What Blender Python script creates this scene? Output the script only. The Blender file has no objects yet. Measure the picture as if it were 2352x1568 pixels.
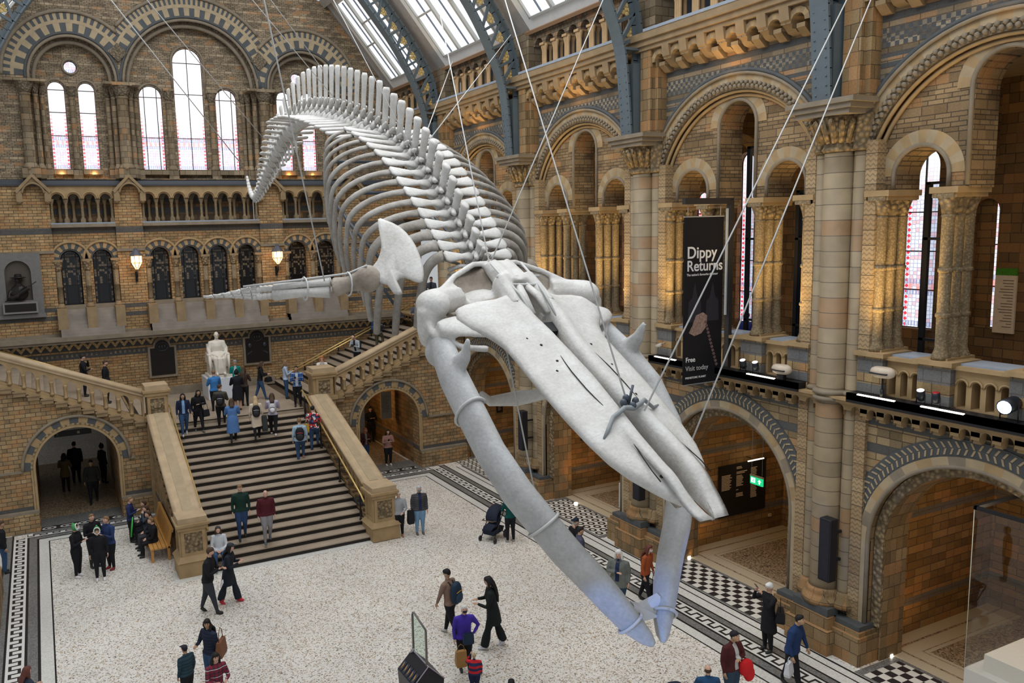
import bpy, math, random
import numpy as np
from mathutils import Vector, Matrix
random.seed(7); np.random.seed(7)
S = bpy.context.scene
COL = S.collection
PI = math.pi

# ------------------------------------------------------------------ camera
cam_d = bpy.data.cameras.new('camera'); cam = bpy.data.objects.new('camera', cam_d); COL.objects.link(cam)
cam_d.sensor_width = 36.0; cam_d.lens = 36.0 * 1878.9 / 2352
cam_d.shift_x = (1176 - 1014.7) / 2352; cam_d.shift_y = (784.7 - 784) / 2352
cam_d.clip_end = 300
def _camrot(y, p, r):
    fw = Vector((math.sin(y)*math.cos(p), math.cos(y)*math.cos(p), -math.sin(p)))
    rt = Vector((math.cos(y), -math.sin(y), 0)); up = rt.cross(fw)
    c, s = math.cos(r), math.sin(r)
    r2 = rt*c + up*s; u2 = -rt*s + up*c
    return Matrix((r2, u2, -fw)).transposed()
cam.matrix_world = Matrix.Translation((0, 0, 10.5)) @ _camrot(.45487, .13712, -.02743).to_4x4()
S.camera = cam

# ------------------------------------------------------------------ world, exposure, large lights
S.view_settings.view_transform = 'Standard'; S.view_settings.look = 'None'
S.view_settings.gamma = 1; S.view_settings.use_curve_mapping = False
S.view_settings.exposure = 0.22
W = bpy.data.worlds.new('world'); S.world = W; W.use_nodes = True
_bg = W.node_tree.nodes['Background']; _bg.inputs[0].default_value = (.93, .965, 1.0, 1); _bg.inputs[1].default_value = .42

def area_light(name, loc, size, energy, col, rot=(0, 0, 0), sy=None):
    d = bpy.data.lights.new(name, 'AREA'); d.energy = energy; d.color = col; d.size = size
    if sy: d.shape = 'RECTANGLE'; d.size_y = sy
    o = bpy.data.objects.new(name, d); o.location = loc; o.rotation_euler = rot; COL.objects.link(o); return o
def spot_light(name, loc, target, energy, col, ang=60, r=.1):
    d = bpy.data.lights.new(name, 'SPOT'); d.energy = energy; d.color = col; d.spot_size = math.radians(ang); d.shadow_soft_size = r; d.spot_blend = .7
    o = bpy.data.objects.new(name, d); o.location = loc
    o.rotation_euler = (Vector(target)-Vector(loc)).to_track_quat('-Z', 'Y').to_euler(); COL.objects.link(o); return o
def point_light(name, loc, energy, col, r=.15):
    d = bpy.data.lights.new(name, 'POINT'); d.energy = energy; d.color = col; d.shadow_soft_size = r
    o = bpy.data.objects.new(name, d); o.location = loc; COL.objects.link(o); return o
# daylight through the glass roof, over the hall
area_light('daylight_roof', (6.5, 17, 24), 13, 4300, (.95, .975, 1), (0, 0, 0), 34)
WARM = (1.0, .62, .25)
for _y in (9.8, 16.65, 23.5, 30.4):
    area_light('aisle_lamp', (19.8, _y, 5.3), 3.0, 42, WARM, (0, 0, 0), 3.0)      # ground floor aisle
    area_light('gallery_lamp', (19.6, _y, 12.6), 2.5, 32, (1, .75, .45), (0, 0, 0), 3.0)
    for _d in (-1.9, 1.9):
        spot_light('ledge_uplight', (16.45, _y+_d, 7.6), (17.3, _y+_d*.9, 12.5), 420, (1, .68, .26), 100, .4)
for _y in (16.65, 23.5, 30.4, 9.8):
    spot_light('arcade_uplight', (16.3, _y, 14.2), (17.2, _y, 17.0), 45, (1, .62, .28), 120, .3)
spot_light('blue_spot_beam', (16.2, 9.1, 6.72), (7.1, 8.0, 5.4), 1600, (.10, .28, 1.0), 12, .08)
spot_light('left_ledge_blue_beam', (-2.2, 4.5, 6.9), (6.55, 8.05, 5.2), 1900, (.16, .36, 1.0), 10, .08)
point_light('arch_lamp', (13.2, 36, 2.4), 35, WARM, .3)

# ------------------------------------------------------------------ mesh helper
class MB:
    def __init__(s): s.v = []; s.f = []; s.m = []; s.sm = []
    def add(s, vs, fs, m=0, smooth=False):
        b = len(s.v); s.v += [tuple(q) for q in vs]
        for k, f in enumerate(fs):
            s.f.append([b+i for i in f]); s.m.append(m if not isinstance(m, (list, tuple)) else m[k]); s.sm.append(smooth)
    def box(s, x0, x1, y0, y1, z0, z1, m=0):
        s.add([(x0,y0,z0),(x1,y0,z0),(x1,y1,z0),(x0,y1,z0),(x0,y0,z1),(x1,y0,z1),(x1,y1,z1),(x0,y1,z1)],
              [(0,3,2,1),(4,5,6,7),(0,1,5,4),(1,2,6,5),(2,3,7,6),(3,0,4,7)], m)
    def bevbox(s, x0, x1, y0, y1, z0, z1, b=.02, m=0):      # box with chamfered vertical edges and top
        P = lambda i, z: [(x0+b+i,y0+i,z),(x1-b-i,y0+i,z),(x1-i,y0+b+i,z),(x1-i,y1-b-i,z),(x1-b-i,y1-i,z),(x0+b+i,y1-i,z),(x0+i,y1-b-i,z),(x0+i,y0+b+i,z)]
        s.loft([P(b, z0), P(0, z0+b), P(0, z1-b), P(b, z1)], m)
    def loft(s, rings, m=0, smooth=False, caps=True, closed=True):
        n = len(rings[0]); vs = [p for r in rings for p in r]; fs = []
        for i in range(len(rings)-1):
            for j in range(n if closed else n-1):
                k = (j+1) % n; fs.append((i*n+j, i*n+k, (i+1)*n+k, (i+1)*n+j))
        if caps:
            fs.append(tuple(range(n-1, -1, -1))); fs.append(tuple((len(rings)-1)*n+j for j in range(n)))
        s.add(vs, fs, m, smooth)
    def obox(s, c, ax, ay, az, m=0):            # oriented box: centre and three half-axis vectors
        c, ax, ay, az = map(Vector, (c, ax, ay, az))
        vs = [c+ax*i+ay*j+az*k for k in (-1, 1) for j in (-1, 1) for i in (-1, 1)]
        s.add(vs, [(0,2,3,1),(4,5,7,6),(0,1,5,4),(1,3,7,5),(3,2,6,7),(2,0,4,6)], m)
    def prism(s, poly, ext, m=0, smooth=False):
        ext = Vector(ext); p = [Vector(q) for q in poly]; s.loft([p, [q+ext for q in p]], m, smooth)
    def tube(s, pts, rad, n=8, m=0, up=None, smooth=True, caps=True):
        pts = [Vector(p) for p in pts]; N = len(pts)
        if not isinstance(rad, (list, tuple)): rad = [rad]*N
        if isinstance(rad, tuple): rad = [rad]*N
        rings = []; ref = Vector(up) if up is not None else None; pu = None
        for i in range(N):
            t = (pts[min(i+1, N-1)]-pts[max(i-1, 0)]); t = t.normalized() if t.length > 1e-9 else Vector((0,0,1))
            if ref is not None: u = ref - t*ref.dot(t)
            elif pu is not None: u = pu - t*pu.dot(t)
            else:
                a = Vector((0,0,1)) if abs(t.z) < .9 else Vector((1,0,0)); u = a - t*a.dot(t)
            if u.length < 1e-6: u = t.orthogonal()
            u.normalize(); pu = u; w = t.cross(u)
            r = rad[i]; ra, rb = (r, r) if not isinstance(r, (list, tuple)) else r
            rings.append([pts[i] + u*(ra*math.cos(2*PI*k/n)) + w*(rb*math.sin(2*PI*k/n)) for k in range(n)])
        s.loft(rings, m, smooth, caps)
    def lathe(s, prof, c=(0,0,0), n=12, m=0, smooth=True, sx=1, sy=1):
        c = Vector(c)
        s.loft([[c+Vector((r*sx*math.cos(2*PI*k/n), r*sy*math.sin(2*PI*k/n), z)) for k in range(n)] for r, z in prof], m, smooth)
    def ell(s, c, r, n=12, m=0, rot=None):
        c = Vector(c); h = max(6, n//2+1); rings = []
        for i in range(h+1):
            a = -PI/2 + PI*(i+.001)/(h+.002)
            ring = []
            for k in range(n):
                q = Vector((r[0]*math.cos(a)*math.cos(2*PI*k/n), r[1]*math.cos(a)*math.sin(2*PI*k/n), r[2]*math.sin(a)))
                ring.append(c + (rot @ q if rot else q))
            rings.append(ring)
        s.loft(rings, m, True)
    def build(s, name, mats, parent=None, origin=None):
        me = bpy.data.meshes.new(name)
        o0 = Vector(origin) if origin is not None else Vector((0,0,0))
        if parent is not None and origin is None:
            q = parent
            while q is not None: o0 = o0 + Vector(q.location); q = q.parent
        vs = [(v[0]-o0.x, v[1]-o0.y, v[2]-o0.z) for v in s.v]
        me.from_pydata(vs, [], s.f)
        if not isinstance(mats, (list, tuple)): mats = [mats]
        for m in mats: me.materials.append(m)
        me.polygons.foreach_set('material_index', s.m); me.polygons.foreach_set('use_smooth', s.sm)
        me.update()
        o = bpy.data.objects.new(name, me); COL.objects.link(o)
        if parent is not None: o.parent = parent
        else: o.location = o0
        return o

def tag(o, label=None, cat=None, group=None, kind=None):
    if label: o['label'] = label
    if cat: o['category'] = cat
    if group: o['group'] = group
    if kind: o['kind'] = kind
    return o
def thing(name, label, cat, loc=(0,0,0), group=None, kind=None):
    o = bpy.data.objects.new(name, None); o.location = loc; o.empty_display_size = .1; COL.objects.link(o)
    return tag(o, label, cat, group, kind)
def struct(o): o['kind'] = 'structure'; return o
# a thing whose part meshes are written in the thing's own local frame
def lpart(mb, name, mats, parent): return mb.build(name, mats, parent, origin=(0,0,0))
def copy_tree(o, loc=None, rotz=None, parent=None):
    c = o.copy(); COL.objects.link(c)
    if parent is not None: c.parent = parent
    for ch in [q for q in o.children]: copy_tree(ch, parent=c)
    if loc is not None: c.location = loc
    if rotz is not None: c.rotation_euler = (0, 0, rotz)
    return c

# ------------------------------------------------------------------ wall with openings
def arcwall(mb, O, U, N, a0, a1, z0, z1, holes=(), thick=.3, m=0, mr=None, top=None, back=False, ns=12):
    """holes: (centre, half width, bottom z, spring z, kind) kind 'a' arch, 'c' circle, 'r' rectangle. O origin, U across, N into the wall."""
    O, U, N = Vector(O), Vector(U), Vector(N); mr = m if mr is None else mr
    P = lambda a, z, d=0: O + U*a + Vector((0, 0, z)) + N*d
    brk = {round(a0, 5), round(a1, 5)}
    for c, r, zb, zs, k in holes:
        for i in range(ns+1): brk.add(round(c - r*math.cos(PI*i/ns), 5))
    if top:
        for i in range(1, 24): brk.add(round(a0+(a1-a0)*i/24, 5))
    brk = sorted(b for b in brk if a0-1e-6 <= b <= a1+1e-6)
    def lohi(h, a):
        c, r, zb, zs, k = h; q = math.sqrt(max(0, r*r-(a-c)**2))
        if k == 'c': return zs-q, zs+q
        if k == 'r': return zb, zs
        return zb, zs+q
    T = top or (lambda a: z1)
    for a, b in zip(brk[:-1], brk[1:]):
        if b-a < 1e-4: continue
        mid = (a+b)/2
        act = sorted([h for h in holes if h[0]-h[1] < mid < h[0]+h[1]], key=lambda h: lohi(h, mid)[0])
        la, lb = z0, z0
        for h in act:
            (l1, h1), (l2, h2) = lohi(h, a), lohi(h, b)
            if l1 > la+1e-4 or l2 > lb+1e-4:
                mb.add([P(a, la), P(b, lb), P(b, l2), P(a, l1)], [(0,1,2,3)], m)
                if back: mb.add([P(a, la, thick), P(b, lb, thick), P(b, l2, thick), P(a, l1, thick)], [(3,2,1,0)], m)
            if l1 > z0+1e-3: mb.add([P(a, l1), P(b, l2), P(b, l2, thick), P(a, l1, thick)], [(0,1,2,3)], mr)
            mb.add([P(a, h1), P(b, h2), P(b, h2, thick), P(a, h1, thick)], [(3,2,1,0)], mr)
            la, lb = h1, h2
        mb.add([P(a, la), P(b, lb), P(b, T(b)), P(a, T(a))], [(0,1,2,3)], m)
        if back: mb.add([P(a, la, thick), P(b, lb, thick), P(b, T(b), thick), P(a, T(a), thick)], [(3,2,1,0)], m)
    for c, r, zb, zs, k in holes:
        if k == 'c': continue
        for sgn in (-1, 1):
            mb.add([P(c+sgn*r, zb), P(c+sgn*r, zs), P(c+sgn*r, zs, thick), P(c+sgn*r, zb, thick)], [(0,1,2,3) if sgn > 0 else (3,2,1,0)], mr)

def ring(mb, O, U, N, c, zs, r0, r1, d0, d1, nseg, ms=(0,), legs=0, t0=0, t1=PI, sub=2):
    """arch ring of voussoirs between radii r0, r1; front at -d0 (towards the viewer), back at d1."""
    O, U, N = Vector(O), Vector(U), Vector(N)
    P = lambda r, t, d: O + U*(c - r*math.cos(t)) + Vector((0,0,zs+r*math.sin(t))) + N*d
    for i in range(nseg):
        m = ms[i % len(ms)]
        for j in range(sub):
            a = t0+(t1-t0)*(i+j/sub)/nseg; b = t0+(t1-t0)*(i+(j+1)/sub)/nseg
            vs = [P(r0,a,-d0),P(r0,b,-d0),P(r1,b,-d0),P(r1,a,-d0),P(r0,a,d1),P(r0,b,d1),P(r1,b,d1),P(r1,a,d1)]
            mb.add(vs, [(0,3,2,1),(0,1,5,4),(3,7,6,2)], m)
    if legs > 0:
        for sg in (-1, 1):
            a, b = c+sg*r0, c+sg*r1
            for k, mm in enumerate([ms[0]]):
                q = [O+U*a+Vector((0,0,zs-legs)), O+U*b+Vector((0,0,zs-legs)), O+U*b+Vector((0,0,zs)), O+U*a+Vector((0,0,zs))]
                mb.loft([[p - N*d0 for p in q], [p + N*d1 for p in q]], mm)

def rolltube(mb, O, U, N, c, zs, r, rr, d, m=0, n=28, legs=0, nn=6):   # round moulding following an arch
    O, U, N = Vector(O), Vector(U), Vector(N)
    pts = [O+U*(c-r*math.cos(PI*i/n))+Vector((0,0,zs+r*math.sin(PI*i/n)))-N*d for i in range(n+1)]
    if legs: pts = [pts[0]-Vector((0,0,legs))]+pts+[pts[-1]-Vector((0,0,legs))]
    mb.tube(pts, rr, nn, m, up=N)

# ------------------------------------------------------------------ organic union by voxel remesh
def organic(mb, voxel, smooth=2):
    me = bpy.data.meshes.new('tmp'); me.from_pydata([tuple(v) for v in mb.v], [], mb.f); me.update()
    o = bpy.data.objects.new('tmp', me); COL.objects.link(o)
    md = o.modifiers.new('r', 'REMESH'); md.mode = 'VOXEL'; md.voxel_size = voxel; md.adaptivity = 0
    if smooth:
        sm = o.modifiers.new('s', 'SMOOTH'); sm.iterations = smooth; sm.factor = .5
    dg = bpy.context.evaluated_depsgraph_get(); ev = o.evaluated_get(dg)
    m2 = ev.to_mesh()
    nv = len(m2.vertices); V = np.empty(nv*3, dtype=np.float32); m2.vertices.foreach_get('co', V); V = V.reshape(-1, 3)
    F = [tuple(p.vertices) for p in m2.polygons]
    ev.to_mesh_clear(); bpy.data.objects.remove(o); bpy.data.meshes.remove(me)
    return V, F
def organic_mb(mb, voxel, smooth=2):
    V, F = organic(mb, voxel, smooth); r = MB(); r.add([tuple(map(float, v)) for v in V], F, 0, True); return r

# ------------------------------------------------------------------ materials
def _new(name):
    m = bpy.data.materials.new(name); m.use_nodes = True; nt = m.node_tree; b = nt.nodes['Principled BSDF']
    return m, nt, b
def N_(nt, t, **k):
    n = nt.nodes.new(t)
    for a, v in k.items(): setattr(n, a, v)
    return n
def math_(nt, op, a, b=None, c=None):
    n = nt.nodes.new('ShaderNodeMath'); n.operation = op
    for i, v in enumerate((a, b, c)):
        if v is None: continue
        if isinstance(v, (int, float)): n.inputs[i].default_value = v
        else: nt.links.new(v, n.inputs[i])
    return n.outputs[0]
def mix_(nt, f, a, b, mode='MIX'):
    n = nt.nodes.new('ShaderNodeMix'); n.data_type = 'RGBA'; n.blend_type = mode
    for sock, v in ((n.inputs[0], f), (n.inputs[6], a), (n.inputs[7], b)):
        if isinstance(v, (int, float)): sock.default_value = v
        elif isinstance(v, (tuple, list)): sock.default_value = (*v[:3], 1)
        else: nt.links.new(v, sock)
    return n.outputs[2]
def plain(name, col, rough=.6, metal=0, var=0, vscale=6, spec=.3, bump=0):
    m, nt, b = _new(name)
    b.inputs['Base Color'].default_value = (*col, 1); b.inputs['Roughness'].default_value = rough; b.inputs['Metallic'].default_value = metal
    b.inputs['Specular IOR Level'].default_value = spec
    if var or bump:
        tc = N_(nt, 'ShaderNodeTexCoord'); nz = N_(nt, 'ShaderNodeTexNoise'); nz.inputs['Scale'].default_value = vscale; nz.inputs['Detail'].default_value = 4
        nt.links.new(tc.outputs['Object'], nz.inputs['Vector'])
    if var:
        v = math_(nt, 'MULTIPLY_ADD', nz.outputs[0], 2*var, 1-var)
        nt.links.new(mix_(nt, 1.0, col, _gray(nt, v), 'MULTIPLY'), b.inputs['Base Color'])
    if bump:
        bp = N_(nt, 'ShaderNodeBump'); bp.inputs['Strength'].default_value = bump; bp.inputs['Distance'].default_value = .02
        nt.links.new(nz.outputs[0], bp.inputs['Height']); nt.links.new(bp.outputs[0], b.inputs['Normal'])
    return m
def _gray(nt, v):
    c = N_(nt, 'ShaderNodeCombineXYZ'); [nt.links.new(v, c.inputs[i]) for i in range(3)]; return c.outputs[0]
def emis(name, col, strength):
    m, nt, b = _new(name); b.inputs['Base Color'].default_value = (*[min(1,c)*.5 for c in col], 1)
    b.inputs['Emission Color'].default_value = (*col, 1); b.inputs['Emission Strength'].default_value = strength; return m
def wallcoord(nt):
    """(across, height) from world position: across is x on walls facing y and y on walls facing x"""
    g = N_(nt, 'ShaderNodeNewGeometry'); sp = N_(nt, 'ShaderNodeSeparateXYZ'); sn = N_(nt, 'ShaderNodeSeparateXYZ')
    nt.links.new(g.outputs['Position'], sp.inputs[0]); nt.links.new(g.outputs['True Normal'], sn.inputs[0])
    fx = math_(nt, 'GREATER_THAN', math_(nt, 'ABSOLUTE', sn.outputs[0]), math_(nt, 'ABSOLUTE', sn.outputs[1]))
    a = math_(nt, 'ADD', math_(nt, 'MULTIPLY', sp.outputs[1], fx), math_(nt, 'MULTIPLY', sp.outputs[0], math_(nt, 'SUBTRACT', 1.0, fx)))
    return g, sp, a, sp.outputs[2]
SLATE = (.075, .08, .083); BUFF = (.40, .26, .125); MORTAR = (.10, .07, .045)
def stone(name, c1, c2, mortar=MORTAR, bw=.42, bh=.17, ms=.012, bands=(), rough=.75, c3=None, stain=.35, irregular=False, rust=.25):
    m, nt, b = _new(name); g, sp, a, z = wallcoord(nt)
    cv = N_(nt, 'ShaderNodeCombineXYZ'); nt.links.new(a, cv.inputs[0]); nt.links.new(z, cv.inputs[1])
    def brick(w, h):
        br = N_(nt, 'ShaderNodeTexBrick'); br.offset = .5; br.inputs['Scale'].default_value = 1
        br.inputs['Brick Width'].default_value = w; br.inputs['Row Height'].default_value = h
        br.inputs['Mortar Size'].default_value = ms; br.inputs['Mortar Smooth'].default_value = .2; br.inputs['Bias'].default_value = 0
        br.inputs['Color1'].default_value = (*c1, 1); br.inputs['Color2'].default_value = (*c2, 1); br.inputs['Mortar'].default_value = (*mortar, 1)
        nt.links.new(cv.outputs[0], br.inputs['Vector']); return br
    br = brick(bw, bh); col = br.outputs[0]; fac = br.outputs[1]
    if irregular:      # courses of large blocks alternating with double rows of thin ones
        br2 = brick(bw*.62, bh/2)
        row = math_(nt, 'GREATER_THAN', math_(nt, 'FRACT', math_(nt, 'DIVIDE', z, bh*3)), 1/3.)
        col = mix_(nt, row, col, br2.outputs[0])
        fac = math_(nt, 'ADD', math_(nt, 'MULTIPLY', fac, math_(nt, 'SUBTRACT', 1.0, row)), math_(nt, 'MULTIPLY', br2.outputs[1], row))
    # block by block colour change
    vo = N_(nt, 'ShaderNodeTexWhiteNoise'); vo.noise_dimensions = '2D'
    rowi = math_(nt, 'FLOOR', math_(nt, 'DIVIDE', z, bh)); off = math_(nt, 'MULTIPLY', math_(nt, 'MODULO', rowi, 2), bw*.5)
    ci = math_(nt, 'FLOOR', math_(nt, 'DIVIDE', math_(nt, 'ADD', a, off), bw)); c2_ = N_(nt, 'ShaderNodeCombineXYZ'); nt.links.new(ci, c2_.inputs[0]); nt.links.new(rowi, c2_.inputs[1])
    nt.links.new(c2_.outputs[0], vo.inputs['Vector'])
    rr = math_(nt, 'MULTIPLY', math_(nt, 'GREATER_THAN', vo.outputs[0], 1-rust), 1.0)
    col = mix_(nt, math_(nt, 'MULTIPLY', rr, .55), col, c3 or (.30, .145, .055))
    dk = math_(nt, 'MULTIPLY_ADD', vo.outputs[0], .55, .6)
    col = mix_(nt, 1.0, col, _gray(nt, dk), 'MULTIPLY')
    for bd in bands:
        z0, z1, kind = bd[:3]; bc = bd[3] if len(bd) > 3 else SLATE
        msk = math_(nt, 'MULTIPLY', math_(nt, 'GREATER_THAN', z, z0), math_(nt, 'LESS_THAN', z, z1))
        if kind == 'check' or kind == 'dots':
            p = bd[4] if len(bd) > 4 else .16
            fu = math_(nt, 'FLOOR', math_(nt, 'DIVIDE', a, p)); fz = math_(nt, 'FLOOR', math_(nt, 'DIVIDE', math_(nt, 'SUBTRACT', z, z0), p))
            if kind == 'check': q = math_(nt, 'GREATER_THAN', math_(nt, 'MODULO', math_(nt, 'ABSOLUTE', math_(nt, 'ADD', fu, fz)), 2), .5)
            else:
                q = math_(nt, 'MULTIPLY', math_(nt, 'LESS_THAN', math_(nt, 'FRACT', math_(nt, 'DIVIDE', a, p)), .42), math_(nt, 'MULTIPLY', math_(nt, 'GREATER_THAN', z, z0*.62+z1*.38), math_(nt, 'LESS_THAN', z, z0*.25+z1*.75)))
            bcol = mix_(nt, q, bc, mix_(nt, vo.outputs[0], (.10, .09, .075), (.32, .26, .18)))
            col = mix_(nt, msk, col, bcol)
        elif kind == 'zig':
            p = bd[4] if len(bd) > 4 else .38
            tri = math_(nt, 'ABSOLUTE', math_(nt, 'SUBTRACT', math_(nt, 'FRACT', math_(nt, 'DIVIDE', a, p)), .5))
            zz = math_(nt, 'DIVIDE', math_(nt, 'SUBTRACT', z, z0), z1-z0)
            d = math_(nt, 'SUBTRACT', zz, math_(nt, 'MULTIPLY', tri, 1.1))
            q = math_(nt, 'MULTIPLY', math_(nt, 'GREATER_THAN', d, .05), math_(nt, 'LESS_THAN', d, .45))
            col = mix_(nt, msk, col, mix_(nt, q, bc, (.62, .46, .24)))
        else:
            col = mix_(nt, math_(nt, 'MULTIPLY', msk, math_(nt, 'MULTIPLY_ADD', vo.outputs[0], .12, .88)), col, bc)
    if bands: col = mix_(nt, math_(nt, 'MULTIPLY', fac, .55), col, mortar)
    nz = N_(nt, 'ShaderNodeTexNoise'); nz.inputs['Scale'].default_value = .9; nz.inputs['Detail'].default_value = 6; nz.inputs['Roughness'].default_value = .65
    nt.links.new(g.outputs['Position'], nz.inputs['Vector'])
    col = mix_(nt, 1.0, col, _gray(nt, math_(nt, 'MULTIPLY_ADD', nz.outputs[0], 2*stain, 1-stain)), 'MULTIPLY')
    n2 = N_(nt, 'ShaderNodeTexNoise'); n2.inputs['Scale'].default_value = 30; n2.inputs['Detail'].default_value = 3
    nt.links.new(g.outputs['Position'], n2.inputs['Vector'])
    col = mix_(nt, 1.0, col, _gray(nt, math_(nt, 'MULTIPLY_ADD', n2.outputs[0], .7, .62)), 'MULTIPLY')
    nt.links.new(col, b.inputs['Base Color']); b.inputs['Roughness'].default_value = rough; b.inputs['Specular IOR Level'].default_value = .25
    bp = N_(nt, 'ShaderNodeBump'); bp.inputs['Strength'].default_value = .5; bp.inputs['Distance'].default_value = .015
    nt.links.new(math_(nt, 'SUBTRACT', math_(nt, 'MULTIPLY', n2.outputs[0], .4), fac), bp.inputs['Height']); nt.links.new(bp.outputs[0], b.inputs['Normal'])
    return m
def carved(name, col, scale=9, depth=.06, dark=.35):
    """terracotta with raised ornament"""
    m, nt, b = _new(name); g = N_(nt, 'ShaderNodeNewGeometry')
    v = N_(nt, 'ShaderNodeTexVoronoi'); v.inputs['Scale'].default_value = scale; nt.links.new(g.outputs['Position'], v.inputs['Vector'])
    nz = N_(nt, 'ShaderNodeTexNoise'); nz.inputs['Scale'].default_value = 2.5; nt.links.new(g.outputs['Position'], nz.inputs['Vector'])
    f = math_(nt, 'MINIMUM', math_(nt, 'MULTIPLY', v.outputs['Distance'], 1.6), 1.0)
    c = mix_(nt, f, col, [q*dark for q in col]); c = mix_(nt, 1.0, c, _gray(nt, math_(nt, 'MULTIPLY_ADD', nz.outputs[0], .7, .65)), 'MULTIPLY')
    nt.links.new(c, b.inputs['Base Color']); b.inputs['Roughness'].default_value = .8
    bp = N_(nt, 'ShaderNodeBump'); bp.inputs['Strength'].default_value = .9; bp.inputs['Distance'].default_value = depth; bp.invert = True
    nt.links.new(v.outputs['Distance'], bp.inputs['Height']); nt.links.new(bp.outputs[0], b.inputs['Normal'])
    return m
def glassy(name, col=(.9, .95, .95), alpha=.15, rough=.05):
    m, nt, b = _new(name); out = nt.nodes['Material Output']
    gl = N_(nt, 'ShaderNodeBsdfGlossy'); gl.inputs[1].default_value = rough; gl.inputs[0].default_value = (*col, 1)
    tr = N_(nt, 'ShaderNodeBsdfTransparent'); tr.inputs[0].default_value = (*col, 1); mx = N_(nt, 'ShaderNodeMixShader'); mx.inputs[0].default_value = alpha
    nt.links.new(tr.outputs[0], mx.inputs[1]); nt.links.new(gl.outputs[0], mx.inputs[2]); nt.links.new(mx.outputs[0], out.inputs[0]); return m
def terrazzo(name, cols, scale=28, rough=.35, big=.0):
    m, nt, b = _new(name); g = N_(nt, 'ShaderNodeNewGeometry')
    v = N_(nt, 'ShaderNodeTexVoronoi'); v.inputs['Scale'].default_value = scale; nt.links.new(g.outputs['Position'], v.inputs['Vector'])
    sp = N_(nt, 'ShaderNodeSeparateColor'); nt.links.new(v.outputs['Color'], sp.inputs[0])
    cr = N_(nt, 'ShaderNodeValToRGB'); cr.color_ramp.interpolation = 'CONSTANT'
    els = cr.color_ramp.elements
    for i, (p, c) in enumerate(cols):
        e = els[i] if i < 2 else els.new(p)
        e.position = p; e.color = (*c, 1)
    nt.links.new(sp.outputs[0], cr.inputs[0]); col = cr.outputs[0]
    nz = N_(nt, 'ShaderNodeTexNoise'); nz.inputs['Scale'].default_value = .35; nz.inputs['Detail'].default_value = 4; nt.links.new(g.outputs['Position'], nz.inputs['Vector'])
    col = mix_(nt, 1.0, col, _gray(nt, math_(nt, 'MULTIPLY_ADD', nz.outputs[0], .5, .75)), 'MULTIPLY')
    nt.links.new(col, b.inputs['Base Color']); b.inputs['Roughness'].default_value = rough; return m
# ------------------------------------------------------------------ material palette
M = {}
B1, B2 = (.40, .265, .125), (.30, .185, .085)
M['end_low'] = stone('terracotta_end_wall', (.52,.345,.165), (.37,.24,.115), bw=.36, bh=.125, bands=[(5.58,6.02,'zig'),(5.22,5.5,'dots',SLATE,.2),(6.1,6.2,'s'),(7.36,7.55,'s'),(7.0,7.18,'s'),(10.72,10.98,'s')], stain=.25)
M['end_up'] = stone('terracotta_upper_wall', (.42,.33,.215), (.27,.21,.14), bw=.34, bh=.125, stain=.4, irregular=True, rust=.12)
M['side_low'] = stone('terracotta_spandrel', (.36,.27,.155), (.28,.195,.10), bw=.62, bh=.19, bands=[(5.75,5.92,'s'),(5.1,5.33,'s'),(4.4,4.62,'s'),(3.7,3.9,'s'),(.72,.92,'s')], stain=.2, rust=.12)
M['side_mid'] = stone('terracotta_tympanum', (.34,.235,.125), (.23,.15,.075), bw=.55, bh=.2, irregular=True, stain=.22, rust=.2)
M['side_up'] = stone('terracotta_chequered_wall', (.29,.22,.14), (.22,.16,.095), bw=.7, bh=.14, bands=[(14.68,14.85,'s'),(14.15,14.56,'check',SLATE,.1),(13.93,14.03,'s'),(13.72,13.83,'s'),(13.3,13.6,'check',SLATE,.1),(13.1,13.2,'s')], stain=.2)
M['block'] = stone('terracotta_blocks', (.33,.23,.12), (.23,.15,.07), bw=.42, bh=.3, stain=.25, rust=.3, ms=.01)
M['blockgrey'] = stone('weathered_terracotta', (.30,.235,.155), (.23,.17,.10), bw=.5, bh=.25, stain=.3, ms=.01, rust=.1)
M['aisle'] = stone('terracotta_aisle_wall', (.34,.21,.085), (.24,.135,.05), bw=.62, bh=.21, bands=[(.75,.95,'s',(.14,.13,.12)),(3.05,3.25,'s',(.14,.13,.12)),(3.8,4.0,'s',(.14,.13,.12))], stain=.2)
M['stair'] = stone('terracotta_stair_wall', (.44,.305,.16), (.31,.21,.105), bw=.34, bh=.15, bands=[(.72,.92,'s')], stain=.25)
M['buff'] = plain('buff_terracotta', (.34,.235,.12), .7, var=.35, vscale=3)
M['buffd'] = plain('dull_terracotta', (.27,.19,.105), .75, var=.35, vscale=3)
M['cap'] = plain('pale_terracotta_coping', (.42,.31,.19), .6, var=.3, vscale=2.5)
M['grey'] = plain('grey_terracotta', (.22,.18,.13), .75, var=.35, vscale=3)
M['slate'] = plain('slate_blue_terracotta', SLATE, .7, var=.3, vscale=5)
M['cream'] = plain('cream_terracotta', (.36,.28,.175), .7, var=.25, vscale=4)
M['rail'] = plain('lead_grey_sill', (.28,.32,.38), .5, var=.15)
M['dlead'] = plain('dark_lead', (.05,.055,.065), .6)
M['carve'] = carved('carved_foliage', (.40,.29,.16), 9, .06)
M['carved'] = carved('carved_weathered', (.27,.205,.13), 12, .05)
M['colpat'] = carved('diapered_shaft', (.32,.235,.13), 22, .008, .5)
M['void'] = plain('dark_recess', (.012,.012,.016), .9)
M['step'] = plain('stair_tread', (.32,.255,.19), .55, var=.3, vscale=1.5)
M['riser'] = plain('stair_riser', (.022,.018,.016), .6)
M['brass'] = plain('brass', (.75,.52,.2), .3, metal=.6)
M['black'] = plain('black_metal', (.012,.012,.014), .45)
M['girder'] = plain('blue_grey_iron', (.10,.125,.14), .55, var=.15, vscale=4)
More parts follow.
